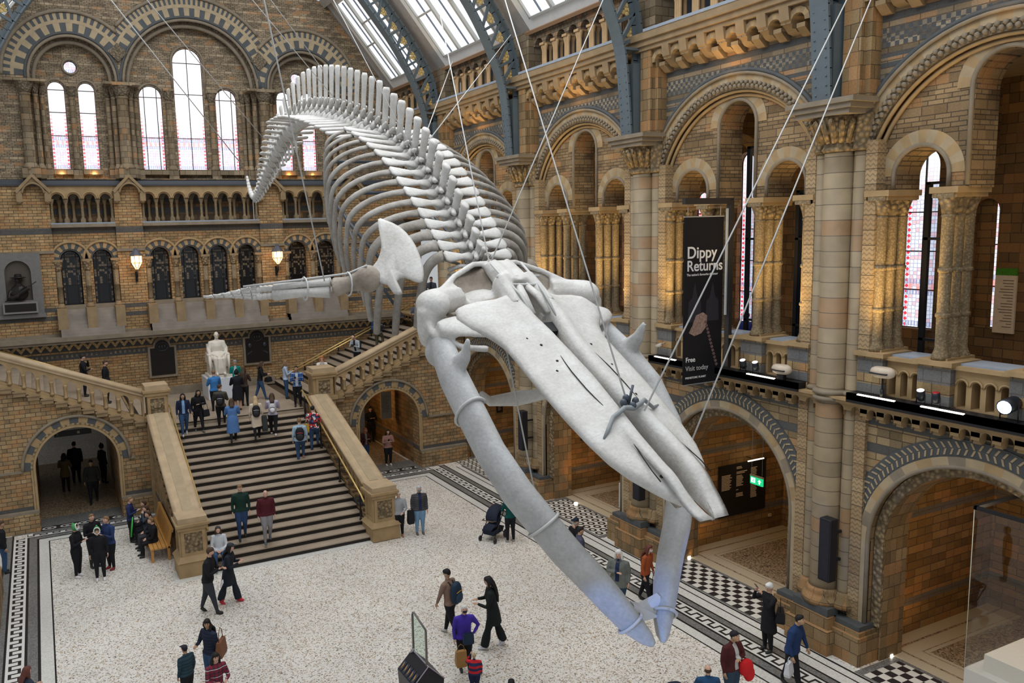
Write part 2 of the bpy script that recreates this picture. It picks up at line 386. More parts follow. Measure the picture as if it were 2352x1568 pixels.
M['whitepaint'] = plain('white_paint', (.75,.76,.75), .55, var=.08)
M['gold'] = plain('gilt', (.55,.40,.16), .45)

# ------------------------------------------------------------------ floor
TZ = terrazzo('terrazzo', [(0,(.72,.695,.65)),(.50,(.55,.51,.45)),(.68,(.36,.29,.21)),(.78,(.69,.65,.59)),(.90,(.42,.30,.18)),(.95,(.14,.12,.11))], 34)
TZD = terrazzo('brown_terrazzo', [(0,(.30,.22,.14)),(.5,(.18,.13,.08)),(.7,(.42,.32,.2)),(.85,(.10,.07,.05))], 26)
TWH = terrazzo('white_mosaic', [(0,(.62,.61,.57)),(.6,(.52,.51,.47))], 40)
TGR = terrazzo('grey_mosaic', [(0,(.12,.12,.115)),(.6,(.2,.2,.19))], 40)
TBK = plain('black_mosaic', (.012,.011,.013), .4)
def pattern_mat(name, kind, p, w, c0, horiz=True):
    m, nt, b = _new(name); tc = N_(nt, 'ShaderNodeTexCoord'); sp = N_(nt, 'ShaderNodeSeparateXYZ'); nt.links.new(tc.outputs['Object'], sp.inputs[0])
    u = math_(nt, 'DIVIDE', sp.outputs[0 if horiz else 1], p); v = math_(nt, 'DIVIDE', sp.outputs[1 if horiz else 0], w)   # v in 0..1 across the strip
    if kind == 'key':       # running key: square wave line
        fu = math_(nt, 'FRACT', u); hi = math_(nt, 'GREATER_THAN', fu, .5)
        lo_l = math_(nt, 'MULTIPLY', math_(nt, 'LESS_THAN', math_(nt, 'ABSOLUTE', math_(nt, 'SUBTRACT', v, .25)), .09), math_(nt, 'SUBTRACT', 1.0, hi))
        hi_l = math_(nt, 'MULTIPLY', math_(nt, 'LESS_THAN', math_(nt, 'ABSOLUTE', math_(nt, 'SUBTRACT', v, .75)), .09), hi)
        ed = math_(nt, 'GREATER_THAN', math_(nt, 'ABSOLUTE', math_(nt, 'SUBTRACT', math_(nt, 'FRACT', math_(nt, 'ADD', math_(nt, 'MULTIPLY', u, 2), .5)), .5)), .0)
        e2 = math_(nt, 'LESS_THAN', math_(nt, 'ABSOLUTE', math_(nt, 'SUBTRACT', math_(nt, 'FRACT', math_(nt, 'MULTIPLY', u, 2)), .5)), .5)
        d = math_(nt, 'ABSOLUTE', math_(nt, 'SUBTRACT', math_(nt, 'FRACT', math_(nt, 'ADD', math_(nt, 'MULTIPLY', u, 2), .5)), .5))
        up = math_(nt, 'MULTIPLY', math_(nt, 'LESS_THAN', d, .14), math_(nt, 'MULTIPLY', math_(nt, 'GREATER_THAN', v, .16), math_(nt, 'LESS_THAN', v, .84)))
        q = math_(nt, 'MINIMUM', math_(nt, 'ADD', math_(nt, 'ADD', lo_l, hi_l), up), 1.0)
        col = mix_(nt, q, (.62,.61,.57), (.015,.014,.016))
    elif kind == 'check':
        q = math_(nt, 'MODULO', math_(nt, 'ABSOLUTE', math_(nt, 'ADD', math_(nt, 'FLOOR', u), math_(nt, 'FLOOR', math_(nt, 'MULTIPLY', v, 4)))), 2)
        col = mix_(nt, math_(nt, 'GREATER_THAN', q, .5), (.62,.60,.54), (.02,.018,.02))
    elif kind == 'hex':
        fu = math_(nt, 'SUBTRACT', math_(nt, 'FRACT', math_(nt, 'ADD', u, math_(nt, 'MULTIPLY', math_(nt, 'MODULO', math_(nt, 'FLOOR', math_(nt, 'MULTIPLY', v, 4)), 2), .5))), .5)
        fv = math_(nt, 'SUBTRACT', math_(nt, 'FRACT', math_(nt, 'MULTIPLY', v, 4)), .5)
        r = math_(nt, 'SQRT', math_(nt, 'ADD', math_(nt, 'MULTIPLY', fu, fu), math_(nt, 'MULTIPLY', fv, fv)))
        q = math_(nt, 'MULTIPLY', math_(nt, 'GREATER_THAN', r, .2), math_(nt, 'LESS_THAN', r, .42))
        col = mix_(nt, q, (.58,.56,.5), (.02,.018,.02))
    else:                   # guilloche: dark ground, pale rings
        fu = math_(nt, 'SUBTRACT', math_(nt, 'FRACT', u), .5); fv = math_(nt, 'SUBTRACT', v, .5)
        r = math_(nt, 'SQRT', math_(nt, 'ADD', math_(nt, 'MULTIPLY', fu, fu), math_(nt, 'MULTIPLY', math_(nt, 'MULTIPLY', fv, fv), 1.4)))
        q = math_(nt, 'MULTIPLY', math_(nt, 'GREATER_THAN', r, .28), math_(nt, 'LESS_THAN', r, .4))
        q = math_(nt, 'MAXIMUM', q, math_(nt, 'LESS_THAN', r, .12))
        col = mix_(nt, q, (.025,.022,.025), (.6,.58,.52))
    nt.links.new(col, b.inputs['Base Color']); b.inputs['Roughness'].default_value = .4; return m
KEYX = pattern_mat('key_mosaic', 'key', .42, .42, 0, True); KEYY = pattern_mat('key_mosaic_along', 'key', .42, .42, 0, False)
CHK = pattern_mat('chequer_mosaic', 'check', .22, .9, 0, False); HEX = pattern_mat('ring_mosaic', 'hex', .36, 1.3, 0, False); GUI = pattern_mat('guilloche_mosaic', 'gui', .6, .42, 0, True)
mb = MB(); mb.box(-6, 25, -2, 46, -.3, 0); struct(mb.build('floor', TZ))
_tn = [0]
def trim(mb, mat, name=None):
    _tn[0] += 1; return struct(mb.build(name or 'trim_%d' % _tn[0], mat))
def strip(x0, x1, y0, y1, mat, z=.004, pat=False):
    mb = MB()
    if pat:
        mb.box(0, x1-x0, 0, y1-y0, 0, z); _tn[0] += 1
        o = mb.build('trim_%d' % _tn[0], mat, origin=(0,0,0)); o.location = (x0, y0, 0); struct(o)
    else: mb.box(x0, x1, y0, y1, 0, z); trim(mb, mat)
def ubands(xo, rightside, ytop, offs):       # concentric U-shaped border of the hall floor
    pass
XL, XR, YB = -.42, 14.19, 30.95        # inner black line of the hall border
# (offset from the inner line, width, material)
seq = [(.0,.04,TBK),(.04,.3,TWH),(.34,.07,TBK),(.41,.24,TGR),(.65,.07,TBK)]
for o_, w_, m_ in seq:
    mb = MB()
    mb.box(XL-o_-w_, XL-o_, 2, YB+o_+w_, 0, .004); mb.box(XR+o_, XR+o_+w_, 2, YB+o_+w_, 0, .004); mb.box(XL-o_, XR+o_, YB+o_, YB+o_+w_, 0, .004)
    trim(mb, m_)
strip(XL-1.14, XL-.72, 2, YB+.72, KEYY, .004, True); strip(XR+.72, XR+1.14, 2, YB+.72, KEYY, .004, True); strip(XL-.72, XR+.72, YB+.72, YB+1.1, KEYX, .005, True)
for o_, w_, m_ in [(1.14,.06,TBK),(1.2,.18,TGR),(1.38,.06,TBK)]:
    mb = MB(); mb.box(XL-o_-w_, XL-o_, 2, YB+1.14, 0, .004); mb.box(XR+o_, XR+o_+w_, 2, YB+1.14, 0, .004); mb.box(XL-1.2, XR+1.2, YB+o_, YB+o_+w_*.6, 0, .003)
    trim(mb, m_)
mb = MB(); mb.box(XL-2.9, XL-1.44, 2, 33, 0, .004); mb.box(XR+1.44, 16.4, 2, 31.5, 0, .004); trim(mb, TWH)
mb = MB(); mb.box(XR+1.75, XR+1.79, 2, 31.5, .004, .008); mb.box(16.2, 16.26, 2, 31.5, .004, .008); trim(mb, TBK)
BAYS = [2.97, 9.83, 16.69, 23.55, 30.41]
for i, yc in enumerate(BAYS):            # mosaics in the arch thresholds of the right wall
    mb = MB(); mb.box(16.28, 17.72, yc-2.05, yc+2.05, .004, .008); trim(mb, TGR)
    strip(16.35, 17.6, yc-1.85, yc+1.85, [CHK, CHK, CHK, HEX, HEX][i], .012, True)
    mb = MB(); mb.box(17.72, 22.4, yc-2.65, yc+2.65, 0, .006); trim(mb, TZD)
    mb = MB()
    for o_ in (.0, .42, .8):
        t_ = .35 if o_ < .7 else .1
        mb.box(17.72+o_, 17.72+o_+t_, yc-2.65+o_, yc+2.65-o_, .006, .01); mb.box(17.72+o_, 22.4, yc+2.65-o_-t_, yc+2.65-o_, .006, .011); mb.box(17.72+o_, 22.4, yc-2.65+o_, yc-2.65+o_+t_, .006, .011)
    trim(mb, plain('pale_mosaic_border', (.45,.38,.27), .4))
for x0, x1 in ((-.82, 2.2), (11.74, 14.5)):     # mosaics before the two stair arches
    mb = MB(); mb.box(x0-.1, x1+.1, 31.85, 33.6, .004, .008); trim(mb, TGR)
    strip(x0+.1, x1-.1, 32.15, 32.57, GUI, .012, True)
    mb = MB(); mb.box(x0, x1, 33.2, 42, .0, .006); trim(mb, TZD)

# ------------------------------------------------------------------ end wall (y = 39.5)
YE = 39.5; Ox, Ux, Nx = (0, YE, 0), (1, 0, 0), (0, 1, 0)
BAYX = [(.68, 3.27), (4.42, 9.72), (10.85, 13.75)]
PIL = [(-4, .68), (3.27, 4.42), (9.72, 10.85), (13.75, 18.2)]
mb = MB(); arcwall(mb, (0, YE-.12, 0), Ux, Nx, -4, 22.5, 0, 6.25, [(.8, 1.75, 0, 3.0, 'r'), (13.2, 1.75, 0, 3.0, 'r')], .6); struct(mb.build('wall_back', M['end_low']))
mb = MB(); mb.box(-6, 26, 46, 62, -.3, 0); struct(mb.build('floor_passage', TZ))
mb = MB(); mb.box(-6, 25, 61, 61.3, 0, 5); mb.box(-6, 25, 40.2, 61, 4.4, 4.6); struct(mb.build('wall_passage', plain('dim_plaster', (.3,.28,.25), .8)))
mb = MB()       # pilasters, first floor to balcony cornice
for x0, x1 in PIL: mb.box(x0, x1, YE-.12, YE+.9, 6.25, 12.9)
struct(mb.build('wall_back_piers', M['end_low'])).name = 'trim_piers'
mb = MB()
for x0, x1 in BAYX:
    n = 4 if x1-x0 > 4 else 2; w = (x1-x0)/n
    holes = [(x0+w*(i+.5), w*.5-.3+.06, 7.62, 9.6, 'a') for i in range(n)]
    arcwall(mb, (0, YE+.05, 0), Ux, Nx, x0, x1, 6.25, 11.0, holes, .5)
struct(mb.build('wall_first_floor', M['end_low'])).name = 'wall_back_lower'
tr = MB(); tc_ = MB(); col1 = MB()
_wn = [0]
def leaded_pattern(name, hw, hh, sky, low, dark=False):
    """stained glass; local x across (centre 0), local z up from the sill"""
    m, nt, b = _new(name); tc = N_(nt, 'ShaderNodeTexCoord'); sp = N_(nt, 'ShaderNodeSeparateXYZ'); nt.links.new(tc.outputs['Object'], sp.inputs[0])
    x, z = sp.outputs[0], sp.outputs[2]; ax = math_(nt, 'ABSOLUTE', x)
    bord = math_(nt, 'GREATER_THAN', ax, hw-.15)
    fz = math_(nt, 'ABSOLUTE', math_(nt, 'SUBTRACT', math_(nt, 'FRACT', math_(nt, 'DIVIDE', z, .16)), .5))
    dia = math_(nt, 'LESS_THAN', math_(nt, 'ADD', fz, math_(nt, 'MULTIPLY', math_(nt, 'ABSOLUTE', math_(nt, 'SUBTRACT', ax, hw-.07)), 6)), .36)
    v = N_(nt, 'ShaderNodeTexVoronoi'); v.inputs['Scale'].default_value = 9; v.feature = 'DISTANCE_TO_EDGE'; v.inputs['Randomness'].default_value = .25; nt.links.new(tc.outputs['Object'], v.inputs['Vector'])
    ln = math_(nt, 'LESS_THAN', v.outputs[0], .07)
    vc = N_(nt, 'ShaderNodeTexVoronoi'); vc.inputs['Scale'].default_value = 9; vc.inputs['Randomness'].default_value = .25; nt.links.new(tc.outputs['Object'], vc.inputs['Vector'])
    sc = N_(nt, 'ShaderNodeSeparateColor'); nt.links.new(vc.outputs['Color'], sc.inputs[0])
    if not dark:
        c = mix_(nt, math_(nt, 'GREATER_THAN', sc.outputs[0], .75), (.80, .82, .90), (.85, .55, .60))
        c = mix_(nt, math_(nt, 'MULTIPLY', ln, .8), c, (.22, .26, .42))
        bz = math_(nt, 'MULTIPLY', bord, dia); c = mix_(nt, bz, c, (.80, .03, .06))
        up = math_(nt, 'MINIMUM', math_(nt, 'MAXIMUM', math_(nt, 'DIVIDE', math_(nt, 'SUBTRACT', z, low), 1.2), 0.0), 1.0)
        c = mix_(nt, math_(nt, 'MULTIPLY', up, .6), c, (1, 1, 1))  # whiter towards the top: overexposed daylight painted into the glass colour
        # two decorated bands near the foot
        for zb in (.12, 1.02, 1.32):
            bb = math_(nt, 'MULTIPLY', math_(nt, 'LESS_THAN', math_(nt, 'ABSOLUTE', math_(nt, 'SUBTRACT', z, zb)), .07), math_(nt, 'LESS_THAN', math_(nt, 'FRACT', math_(nt, 'DIVIDE', x, .09)), .6))
            c = mix_(nt, math_(nt, 'MULTIPLY', bb, .8), c, (.25, .3, .5))
        rd = math_(nt, 'MULTIPLY', math_(nt, 'LESS_THAN', math_(nt, 'ABSOLUTE', math_(nt, 'SUBTRACT', z, 1.17)), .1), math_(nt, 'LESS_THAN', math_(nt, 'ABSOLUTE', math_(nt, 'SUBTRACT', math_(nt, 'FRACT', math_(nt, 'DIVIDE', ax, .22)), .5)), .2))
        c = mix_(nt, math_(nt, 'MULTIPLY', rd, .8), c, (.95, .3, .25))
        nt.links.new(c, b.inputs['Emission Color']); b.inputs['Emission Strength'].default_value = sky
        b.inputs['Base Color'].default_value = (.3, .3, .3, 1)
    else:
        f = math_(nt, 'GREATER_THAN', sc.outputs[0], .55)
        c = mix_(nt, f, (.006, .007, .01), (.16, .12, .08)); c = mix_(nt, ln, c, (.004, .004, .005))
        c = mix_(nt, math_(nt, 'LESS_THAN', math_(nt, 'MULTIPLY', math_(nt, 'LESS_THAN', z, low), math_(nt, 'LESS_THAN', ax, hw-.2)), .5), (.003, .003, .004), c)
        nt.links.new(c, b.inputs['Base Color']); b.inputs['Roughness'].default_value = .12; b.inputs['Specular IOR Level'].default_value = .5
    return m
def window(c, hw, zb, zs, matg, y=None, xplane=None, bars_v=(), bars_h=(), circle=False, thick=.035):
    """arched window: pane in its own frame, local x across; xplane -> faces -x"""
    _wn[0] += 1
    f = MB(); p = MB(); n = 14
    out = [(-hw, 0)] if not circle else []
    if circle: out = [(hw*math.cos(2*PI*i/24), hw+hw*math.sin(2*PI*i/24)) for i in range(24)]
    else: out = [(-hw, 0), (hw, 0)] + [(hw*math.cos(PI*i/n), zs-zb+hw*math.sin(PI*i/n)) for i in range(n+1)]
    p.add([(a, 0, z) for a, z in out], [tuple(range(len(out)))])
    for i in range(len(out)):
        a, b_ = Vector((out[i][0], -.03, out[i][1])), Vector((out[(i+1) % len(out)][0], -.03, out[(i+1) % len(out)][1]))
        if (b_-a).length > 1e-3: f.tube([a, b_], thick*.8, 4, 0, smooth=False)
    zt = lambda a: (zs-zb)+math.sqrt(max(0, hw*hw-a*a))
    for a in bars_v: f.box(a-thick*.5, a+thick*.5, -.05, .0, 0, zt(a))
    for z in bars_h:
        w = hw if z <= zs-zb else math.sqrt(max(0, hw*hw-(z-zs+zb)**2)); f.box(-w, w, -.055, -.005, z-thick*.5, z+thick*.5)
    r = thing('window_%d' % _wn[0], None, None, kind='structure')
    lpart(p, 'pane', matg, r); lpart(f, 'window_frame', M['black'], r)
    if xplane is None: r.location = (c, y, zb)
    else: r.location = (xplane, c, zb); r.rotation_euler = (0, 0, -PI/2)
    return r
DKW = leaded_pattern('dark_stained_glass', .5, 2, 0, .85, True)
for x0, x1 in BAYX:
    n = 4 if x1-x0 > 4 else 2; w = (x1-x0)/n
    for i in range(n):
        c = x0+w*(i+.5); r_ = w*.5-.24
        window(c, r_-.02, 7.62, 9.6, DKW, y=YE+.42, bars_v=(-r_*.55, r_*.55), bars_h=(.85, 1.6, 2.1))
        ring(tr, (0, YE+.05, 0), Ux, Nx, c, 9.6, r_, r_+.07, .03, .3, 12, (1,), legs=0)
        ring(tr, (0, YE+.05, 0), Ux, Nx, c, 9.6, r_+.07, r_+.3, .07, .1, 13, (1, 0), legs=0)
        rolltube(tr, (0, YE+.05, 0), Ux, Nx, c, 9.6, r_+.36, .06, .08, 0)
    for i in range(n+1):      # colonnettes with capitals and bases
        c = x0+w*i + (.12 if i == 0 else -.12 if i == n else 0)
        col1.box(c-.2, c+.2, YE-.2, YE+.2, 9.52, 9.62); col1.lathe([(.12,9.1),(.13,9.2),(.2,9.5),(.2,9.52)], (c, YE-.02, 0), 10, 1)
        col1.lathe([(.125,7.7),(.115,7.8),(.115,8.4),(.14,8.42),(.14,8.47),(.115,8.5),(.115,9.1)], (c, YE-.02, 0), 10, 2)
        col1.lathe([(.18,7.5),(.18,7.56),(.13,7.66),(.12,7.72)], (c, YE-.02, 0), 10, 0)
        col1.box(c-.2, c+.2, YE-.72, YE+.2, 6.62, 7.5)
    tc_.box(x0, x1, YE-.02, YE+.4, 7.35, 7.62, 0)
    for k in range(7): tc_.box(x0, x1, YE-.08-.11*k-.12, YE+.5, 6.3, 7.42-.16*k, 3)        # weathered stepped slope under the windows
    for k in range(8): pass
struct(tr.build('trim_arch_rings', [M['buff'], M['slate']])); struct(tc_.build('trim_sills', [M['grey'], M['slate'], M['blockgrey'], plain('pale_slope_slabs', (.27,.235,.20), .7, var=.4, vscale=2)])); struct(col1.build('trim_colonnettes', [M['buffd'], M['carve'], M['colpat']]))
mb = MB(); mb.box(-4, 18, YE-.95, YE-.1, 6.12, 6.3); mb.box(-4, 18, YE-.85, YE-.1, 6.0, 6.12)
for x0, x1 in PIL: mb.box(x0, x1, YE-.3, YE-.1, 6.3, 6.4); mb.box(x0-.02, x1+.02, YE-.2, YE-.1, 9.9, 10.02)
struct(mb.build('trim_first_floor_string', M['grey']))
# balcony arcade on the end wall
ba = MB(); bc = MB(); bs = MB(); bv = MB()
for x0, x1 in BAYX:
    n = 8 if x1-x0 > 4 else 4; w = (x1-x0)/n
    holes = [(x0+w*(i+.5), w*.5-.1, 12.22, 12.22, 'a') for i in range(n)]
    arcwall(ba, (0, YE-.1, 0), Ux, Nx, x0, x1, 12.22, 12.85, holes, .25)
    arcwall(ba, (0, YE+.55, 0), Ux, Nx, x0, x1, 12.22, 12.85, [(h[0]+w*.5, h[1], 12.22, 12.22, 'a') for h in holes[:-1]], .25, m=1)
    for i in range(n):
        rolltube(ba, (0, YE-.1, 0), Ux, Nx, x0+w*(i+.5), 12.22, w*.5-.02, .045, .02, 0, n=16)
    for i in range(n+1):
        c = x0+w*i+(.08 if i == 0 else -.08 if i == n else 0)
        for yy, dx, mm in ((YE+.02, 0, 0), (YE+.66, w*.5, 1)):
            bc.lathe([(.1,11.2),(.1,11.35),(.075,11.4),(.06,11.45),(.06,11.98),(.065,12.0),(.11,12.16),(.11,12.22)], (c+dx, yy, 0), 8, mm)
        bc.box(c-.1, c+.1, YE-.1, YE+.14, 11.16, 11.36, 0)
    bs.box(x0, x1, YE-.25, YE+.9, 11.0, 11.14, 0); bs.box(x0, x1, YE-.12, YE+.9, 11.14, 11.2, 1)
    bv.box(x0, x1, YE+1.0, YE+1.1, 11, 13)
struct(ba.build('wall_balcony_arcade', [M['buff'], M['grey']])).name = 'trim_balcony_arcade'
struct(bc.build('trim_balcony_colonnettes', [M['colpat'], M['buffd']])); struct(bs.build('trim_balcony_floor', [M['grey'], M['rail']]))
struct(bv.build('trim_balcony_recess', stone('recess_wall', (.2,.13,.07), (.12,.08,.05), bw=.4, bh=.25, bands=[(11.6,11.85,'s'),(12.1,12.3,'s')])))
mb = MB()
mb.add([(-4,YE-.2,12.85),(18,YE-.2,12.85),(18,YE-.12,13.0),(-4,YE-.12,13.0),(18,YE+.5,13.12),(-4,YE+.5,13.12)], [(0,1,2,3),(3,2,4,5)])
mb.box(-4, 18, YE-.2, YE+.6, 12.78, 12.85); struct(mb.build('trim_lead_cornice', M['dlead']))
mb = MB()       # gabled hoods on the pilasters
for c in (.1, 3.93, 10.3, 14.4):
    z0 = 12.55
    for sg in (-1, 1):
        mb.prism([(c, YE-.55, 13.28), (c, YE-.55, 13.12), (c+sg*.62, YE-.55, z0-.1), (c+sg*.7, YE-.55, z0)][::sg], (0, .5, 0))
        mb.box(min(c+sg*.42, c+sg*.66), max(c+sg*.42, c+sg*.66), YE-.5, YE-.1, 12.1, z0); mb.ell((c+sg*.54, YE-.32, 12.1), (.13, .18, .1), 8)
    arcwall(mb, (0, YE-.45, 0), Ux, Nx, c-.55, c+.55, 12.5, 13.2, [(c, .4, 12.4, 12.5, 'a')], .35, top=lambda a, c=c: 13.2-abs(a-c)*1.05)
    rolltube(mb, (0, YE-.45, 0), Ux, Nx, c, 12.45, .42, .05, .03, 0, n=14)
    mb.tube([(c, YE-.4, 13.25), (c, YE-.42, 13.4), (c-.06, YE-.5, 13.48), (c, YE-.62, 13.52)], [.07, .06, .07, .03], 6)
struct(mb.build('trim_gabled_hoods', M['buffd']))
# upper end wall with recessed bays
ZS = 17.15
GAB = lambda a: 17.5+(16.7-max(a, 13.9-a))*1.235 if max(a, 13.9-a) > 13.62 else 21.3+(13.62-max(a, 13.9-a))*.5
mb = MB()
big = [(2.05, 1.75, 13.1, 17.35, 'a'), (7.05, 3.0, 13.1, ZS, 'a'), (12.25, 1.75, 13.1, 17.35, 'a')]
arcwall(mb, (0, YE, 0), Ux, Nx, -2.85, 16.75, 13.05, 22, big, .75, top=GAB, ns=20)
struct(mb.build('wall_gable', M['end_up'])).name = 'wall_back_upper'
WHI = {}
mb = MB()
wins = [(1.36,.35,13.55,16.95),(2.58,.35,13.55,16.95),(5.26,.5,13.55,16.8),(6.98,.66,13.55,18.4),(8.66,.5,13.55,16.8),(11.45,.37,13.55,16.95),(12.66,.37,13.55,16.95)]
arcwall(mb, (0, YE+.7, 0), Ux, Nx, .2, 3.9, 13.1, 20, [(w[0], w[1], w[2], w[3], 'a') for w in wins[:2]]+[(2.0, .27, 0, 17.93, 'c')], .4)
arcwall(mb, (0, YE+.7, 0), Ux, Nx, 3.95, 10.15, 13.1, 20.6, [(w[0], w[1], w[2], w[3], 'a') for w in wins[2:5]], .4)
arcwall(mb, (0, YE+.7, 0), Ux, Nx, 10.4, 14.1, 13.1, 20, [(w[0], w[1], w[2], w[3], 'a') for w in wins[5:]]+[(12.13, .27, 0, 17.96, 'c')], .4)
struct(mb.build('wall_tympana', M['end_up'])).name = 'wall_back_tympana'
for i, (c, hw, zb, zs) in enumerate(wins):
    if hw not in WHI: WHI[hw] = leaded_pattern('stained_glass_%d' % i, hw, 4, 1.15, 1.5)
    H = zs-zb
    bv_ = (0,) if hw > .6 else (-hw*.55, hw*.55) if hw > .45 else ()
    bh_ = [1.45, H] + ([H-1.4] if hw > .6 else []) + ([H*.72] if hw < .4 else [])
    window(c, hw, zb, zs, WHI[hw], y=YE+.95, bars_v=bv_, bars_h=bh_, thick=.03)
for c, z in ((2.0, 17.93), (12.13, 17.96)): window(c, .27, z-.27, z, WHI[.35], y=YE+.95, circle=True)
tr = MB()
for c, r, zs in ((2.05, 1.75, 17.35), (12.25, 1.75, 17.35), (7.05, 3.0, ZS)):
    n = 1.6 if r < 2 else 1
    leg = zs-ZS
    rolltube(tr, Ox, Ux, Nx, c, zs, r-.02, .07, -.02, 0, legs=leg); rolltube(tr, (0, YE+.35, 0), Ux, Nx, c, zs, r-.22, .1, 0, 0, legs=leg)
    ring(tr, (0, YE+.3, 0), Ux, Nx, c, zs, r-.2, r, 0, .2, 30, (3,), legs=leg)
    rolltube(tr, Ox, Ux, Nx, c, zs, r+.1, .06, .02, 1, legs=leg)
    big_ = r > 2
    # banded voussoirs; the side rings stop where the centre ring takes over
    def tspan(R, c=c, big_=big_):
        xl, xr_ = 3.92, 10.13       # the rings butt against each other over the capitals
        if big_: return (math.acos(min(1, (c-xl)/R)) if R > c-xl else 0), (PI-math.acos(min(1, (xr_-c)/R)) if R > xr_-c else PI)
        if c < xl: return 0, (PI-math.acos((xl-c)/R) if R > xl-c else PI)
        return (math.acos((c-xr_)/R) if R > c-xr_ else 0), PI
    for r0, r1, nn, ms, dd in ((r+.15, r+.5, 26 if not big_ else 46, (1, 2), .03), (r+.5, r+.64, 20, (2,), .035), (r+.64, r+.9, 60 if not big_ else 110, (1, 2), .03)):
        t0, t1 = tspan((r0+r1)/2); k = max(4, int(nn*(t1-t0)/PI)); k += (k+1) % 2
        ring(tr, Ox, Ux, Nx, c, zs, r0, r1, dd, .02, k, ms, t0=t0, t1=t1)
    R = r+.98; t0, t1 = tspan(R)
    pts = [(c-R*math.cos(t0+(t1-t0)*i/40), YE-.06, zs+R*math.sin(t0+(t1-t0)*i/40)) for i in range(41)]; tr.tube(pts, .08, 6, 0)
for c, hw, zb, zs in wins: rolltube(tr, (0, YE+.7, 0), Ux, Nx, c, zs, hw+.07, .05, .02, 0, n=18, legs=zs-ZS+.3 if zs > 17.2 else 0)
for c, z in ((2.0, 17.93), (12.13, 17.96)):
    tr.tube([(c+.32*math.cos(a*PI/8), YE+.68, z+.32*math.sin(a*PI/8)) for a in range(17)], .05, 6, 0)
for x_ in (3.92, 10.13): tr.obox((x_, YE-.03, 18.5), (.2,0,.2), (0,.09,0), (.2,0,-.2), 3)
struct(tr.build('trim_gable_arches', [M['grey'], M['slate'], M['cream'], M['carved']]))
cl = MB()
def shaft(mb, x, y, r, z0, z1, zc, m=0, mc=1, n=12, rings=()):
    mb.lathe([(r*1.5, z0), (r*1.5, z0+.08), (r*1.2, z0+.16), (r, z0+.24), (r, zc), (r*1.15, zc+.03), (r*1.05, zc+.06)], (x, y, 0), n, m)
    mb.lathe([(r*1.03, zc+.05), (r*1.2, zc+.2), (r*1.75, z1-.1), (r*1.75, z1-.08)], (x, y, 0), n, mc)
    mb.box(x-r*1.7, x+r*1.7, y-r*1.7, y+r*1.7, z1-.1, z1, m)
    for zz in rings: mb.lathe([(r, zz-.05), (r*1.2, zz-.03), (r*1.2, zz+.03), (r, zz+.05)], (x, y, 0), n, m)
for x, y, r in ((.12,YE-.15,.22),(.52,YE+.1,.11),(.78,YE+.35,.11),(3.4,YE+.35,.1),(3.62,YE+.1,.11),(3.95,YE-.15,.24),(4.32,YE+.1,.11),(4.55,YE+.4,.11),(9.6,YE+.4,.11),(9.85,YE+.1,.11),(10.25,YE-.15,.24),(10.6,YE+.1,.11),(10.85,YE+.35,.1),(13.5,YE+.35,.1),(13.75,YE+.1,.11),(14.1,YE-.15,.22),
                (1.97,YE+.6,.12),(12.05,YE+.6,.12),(4.0+.62,YE+.62,.1),(6.02,YE+.6,.14),(7.96,YE+.6,.14),(9.42,YE+.62,.1)):
    cl.box(x-r*1.6, x+r*1.6, y-r*1.6, y+r*1.6+.2, 13.1, 13.5, 0); shaft(cl, x, y, r, 13.5, ZS, 16.55, 0, 1)
cl.box(-.6, .95, YE-.3, YE+.3, ZS-.06, ZS+.04); cl.box(3.2, 4.7, YE-.5, YE+.5, ZS-.06, ZS+.04); cl.box(9.4, 10.95, YE-.5, YE+.5, ZS-.06, ZS+.04); cl.box(13.4, 14.6, YE-.3, YE+.3, ZS-.06, ZS+.04)
for c, hw, zb, zs in wins: cl.box(c-hw-.05, c+hw+.05, YE+.3, YE+1.0, 13.3, 13.52)
struct(cl.build('trim_gable_columns', [M['blockgrey'], M['carved']]))
# warm ledge lamps below the great windows
for x in (1.3, 2.6, 11.4, 12.6): point_light('ledge_lamp', (x, YE+.25, 13.3), 6, (1, .55, .2), .05)

# ------------------------------------------------------------------ right wall (x = 17)
XW = 17.0; Oy, Uy, Ny = (XW, 0, 0), (0, 1, 0), (1, 0, 0)
COLS = [6.4, 13.26, 20.12, 26.98, 33.84]
mb = MB()
arcwall(mb, Oy, Uy, Ny, -.5, 32.4, 0, 5.95, [(c, 2.33, 0, 2.95, 'a') for c in BAYS if c > 0], .22, m=0, mr=1, ns=20)
arcwall(mb, (XW+.22, 0, 0), Uy, Ny, -.5, 39.5, 0, 5.95, [(c, 2.08, 0, 2.95, 'a') for c in BAYS if c > 0], .8, m=1, mr=1, ns=20)
struct(mb.build('wall_right', [M['side_low'], M['block']]))
mb = MB()
for c in BAYS+[37.27]:
    hol = [(c, .6, 11.05, 13.05, 'a'), (c-1.66, .56, 11.05, 11.38, 'a'), (c+1.66, .56, 11.05, 11.38, 'a')]
    if c > 36: hol = []
    arcwall(mb, (XW+.2, 0, 0), Uy, Ny, c-2.8, c+2.8, 11.05, 13.9, hol, .8, ns=16, top=lambda a, c=c: 11.05+math.sqrt(max(0, 2.72**2-(a-c)**2)) if abs(a-c) < 2.72 else 11.05)
struct(mb.build('wall_right_tympana', [M['side_mid']]))
mb = MB()
arcwall(mb, Oy, Uy, Ny, -.5, 39.5, 7.35, 15.5, [(c, 2.9, 7.35, 11.05, 'a') for c in BAYS+[37.2]], .22, m=0, mr=1, ns=24)
struct(mb.build('wall_right_upper', [M['side_up'], M['block']]))
tr = MB()
CHE = pattern_mat('chevron', 'check', .2, .4, 0)
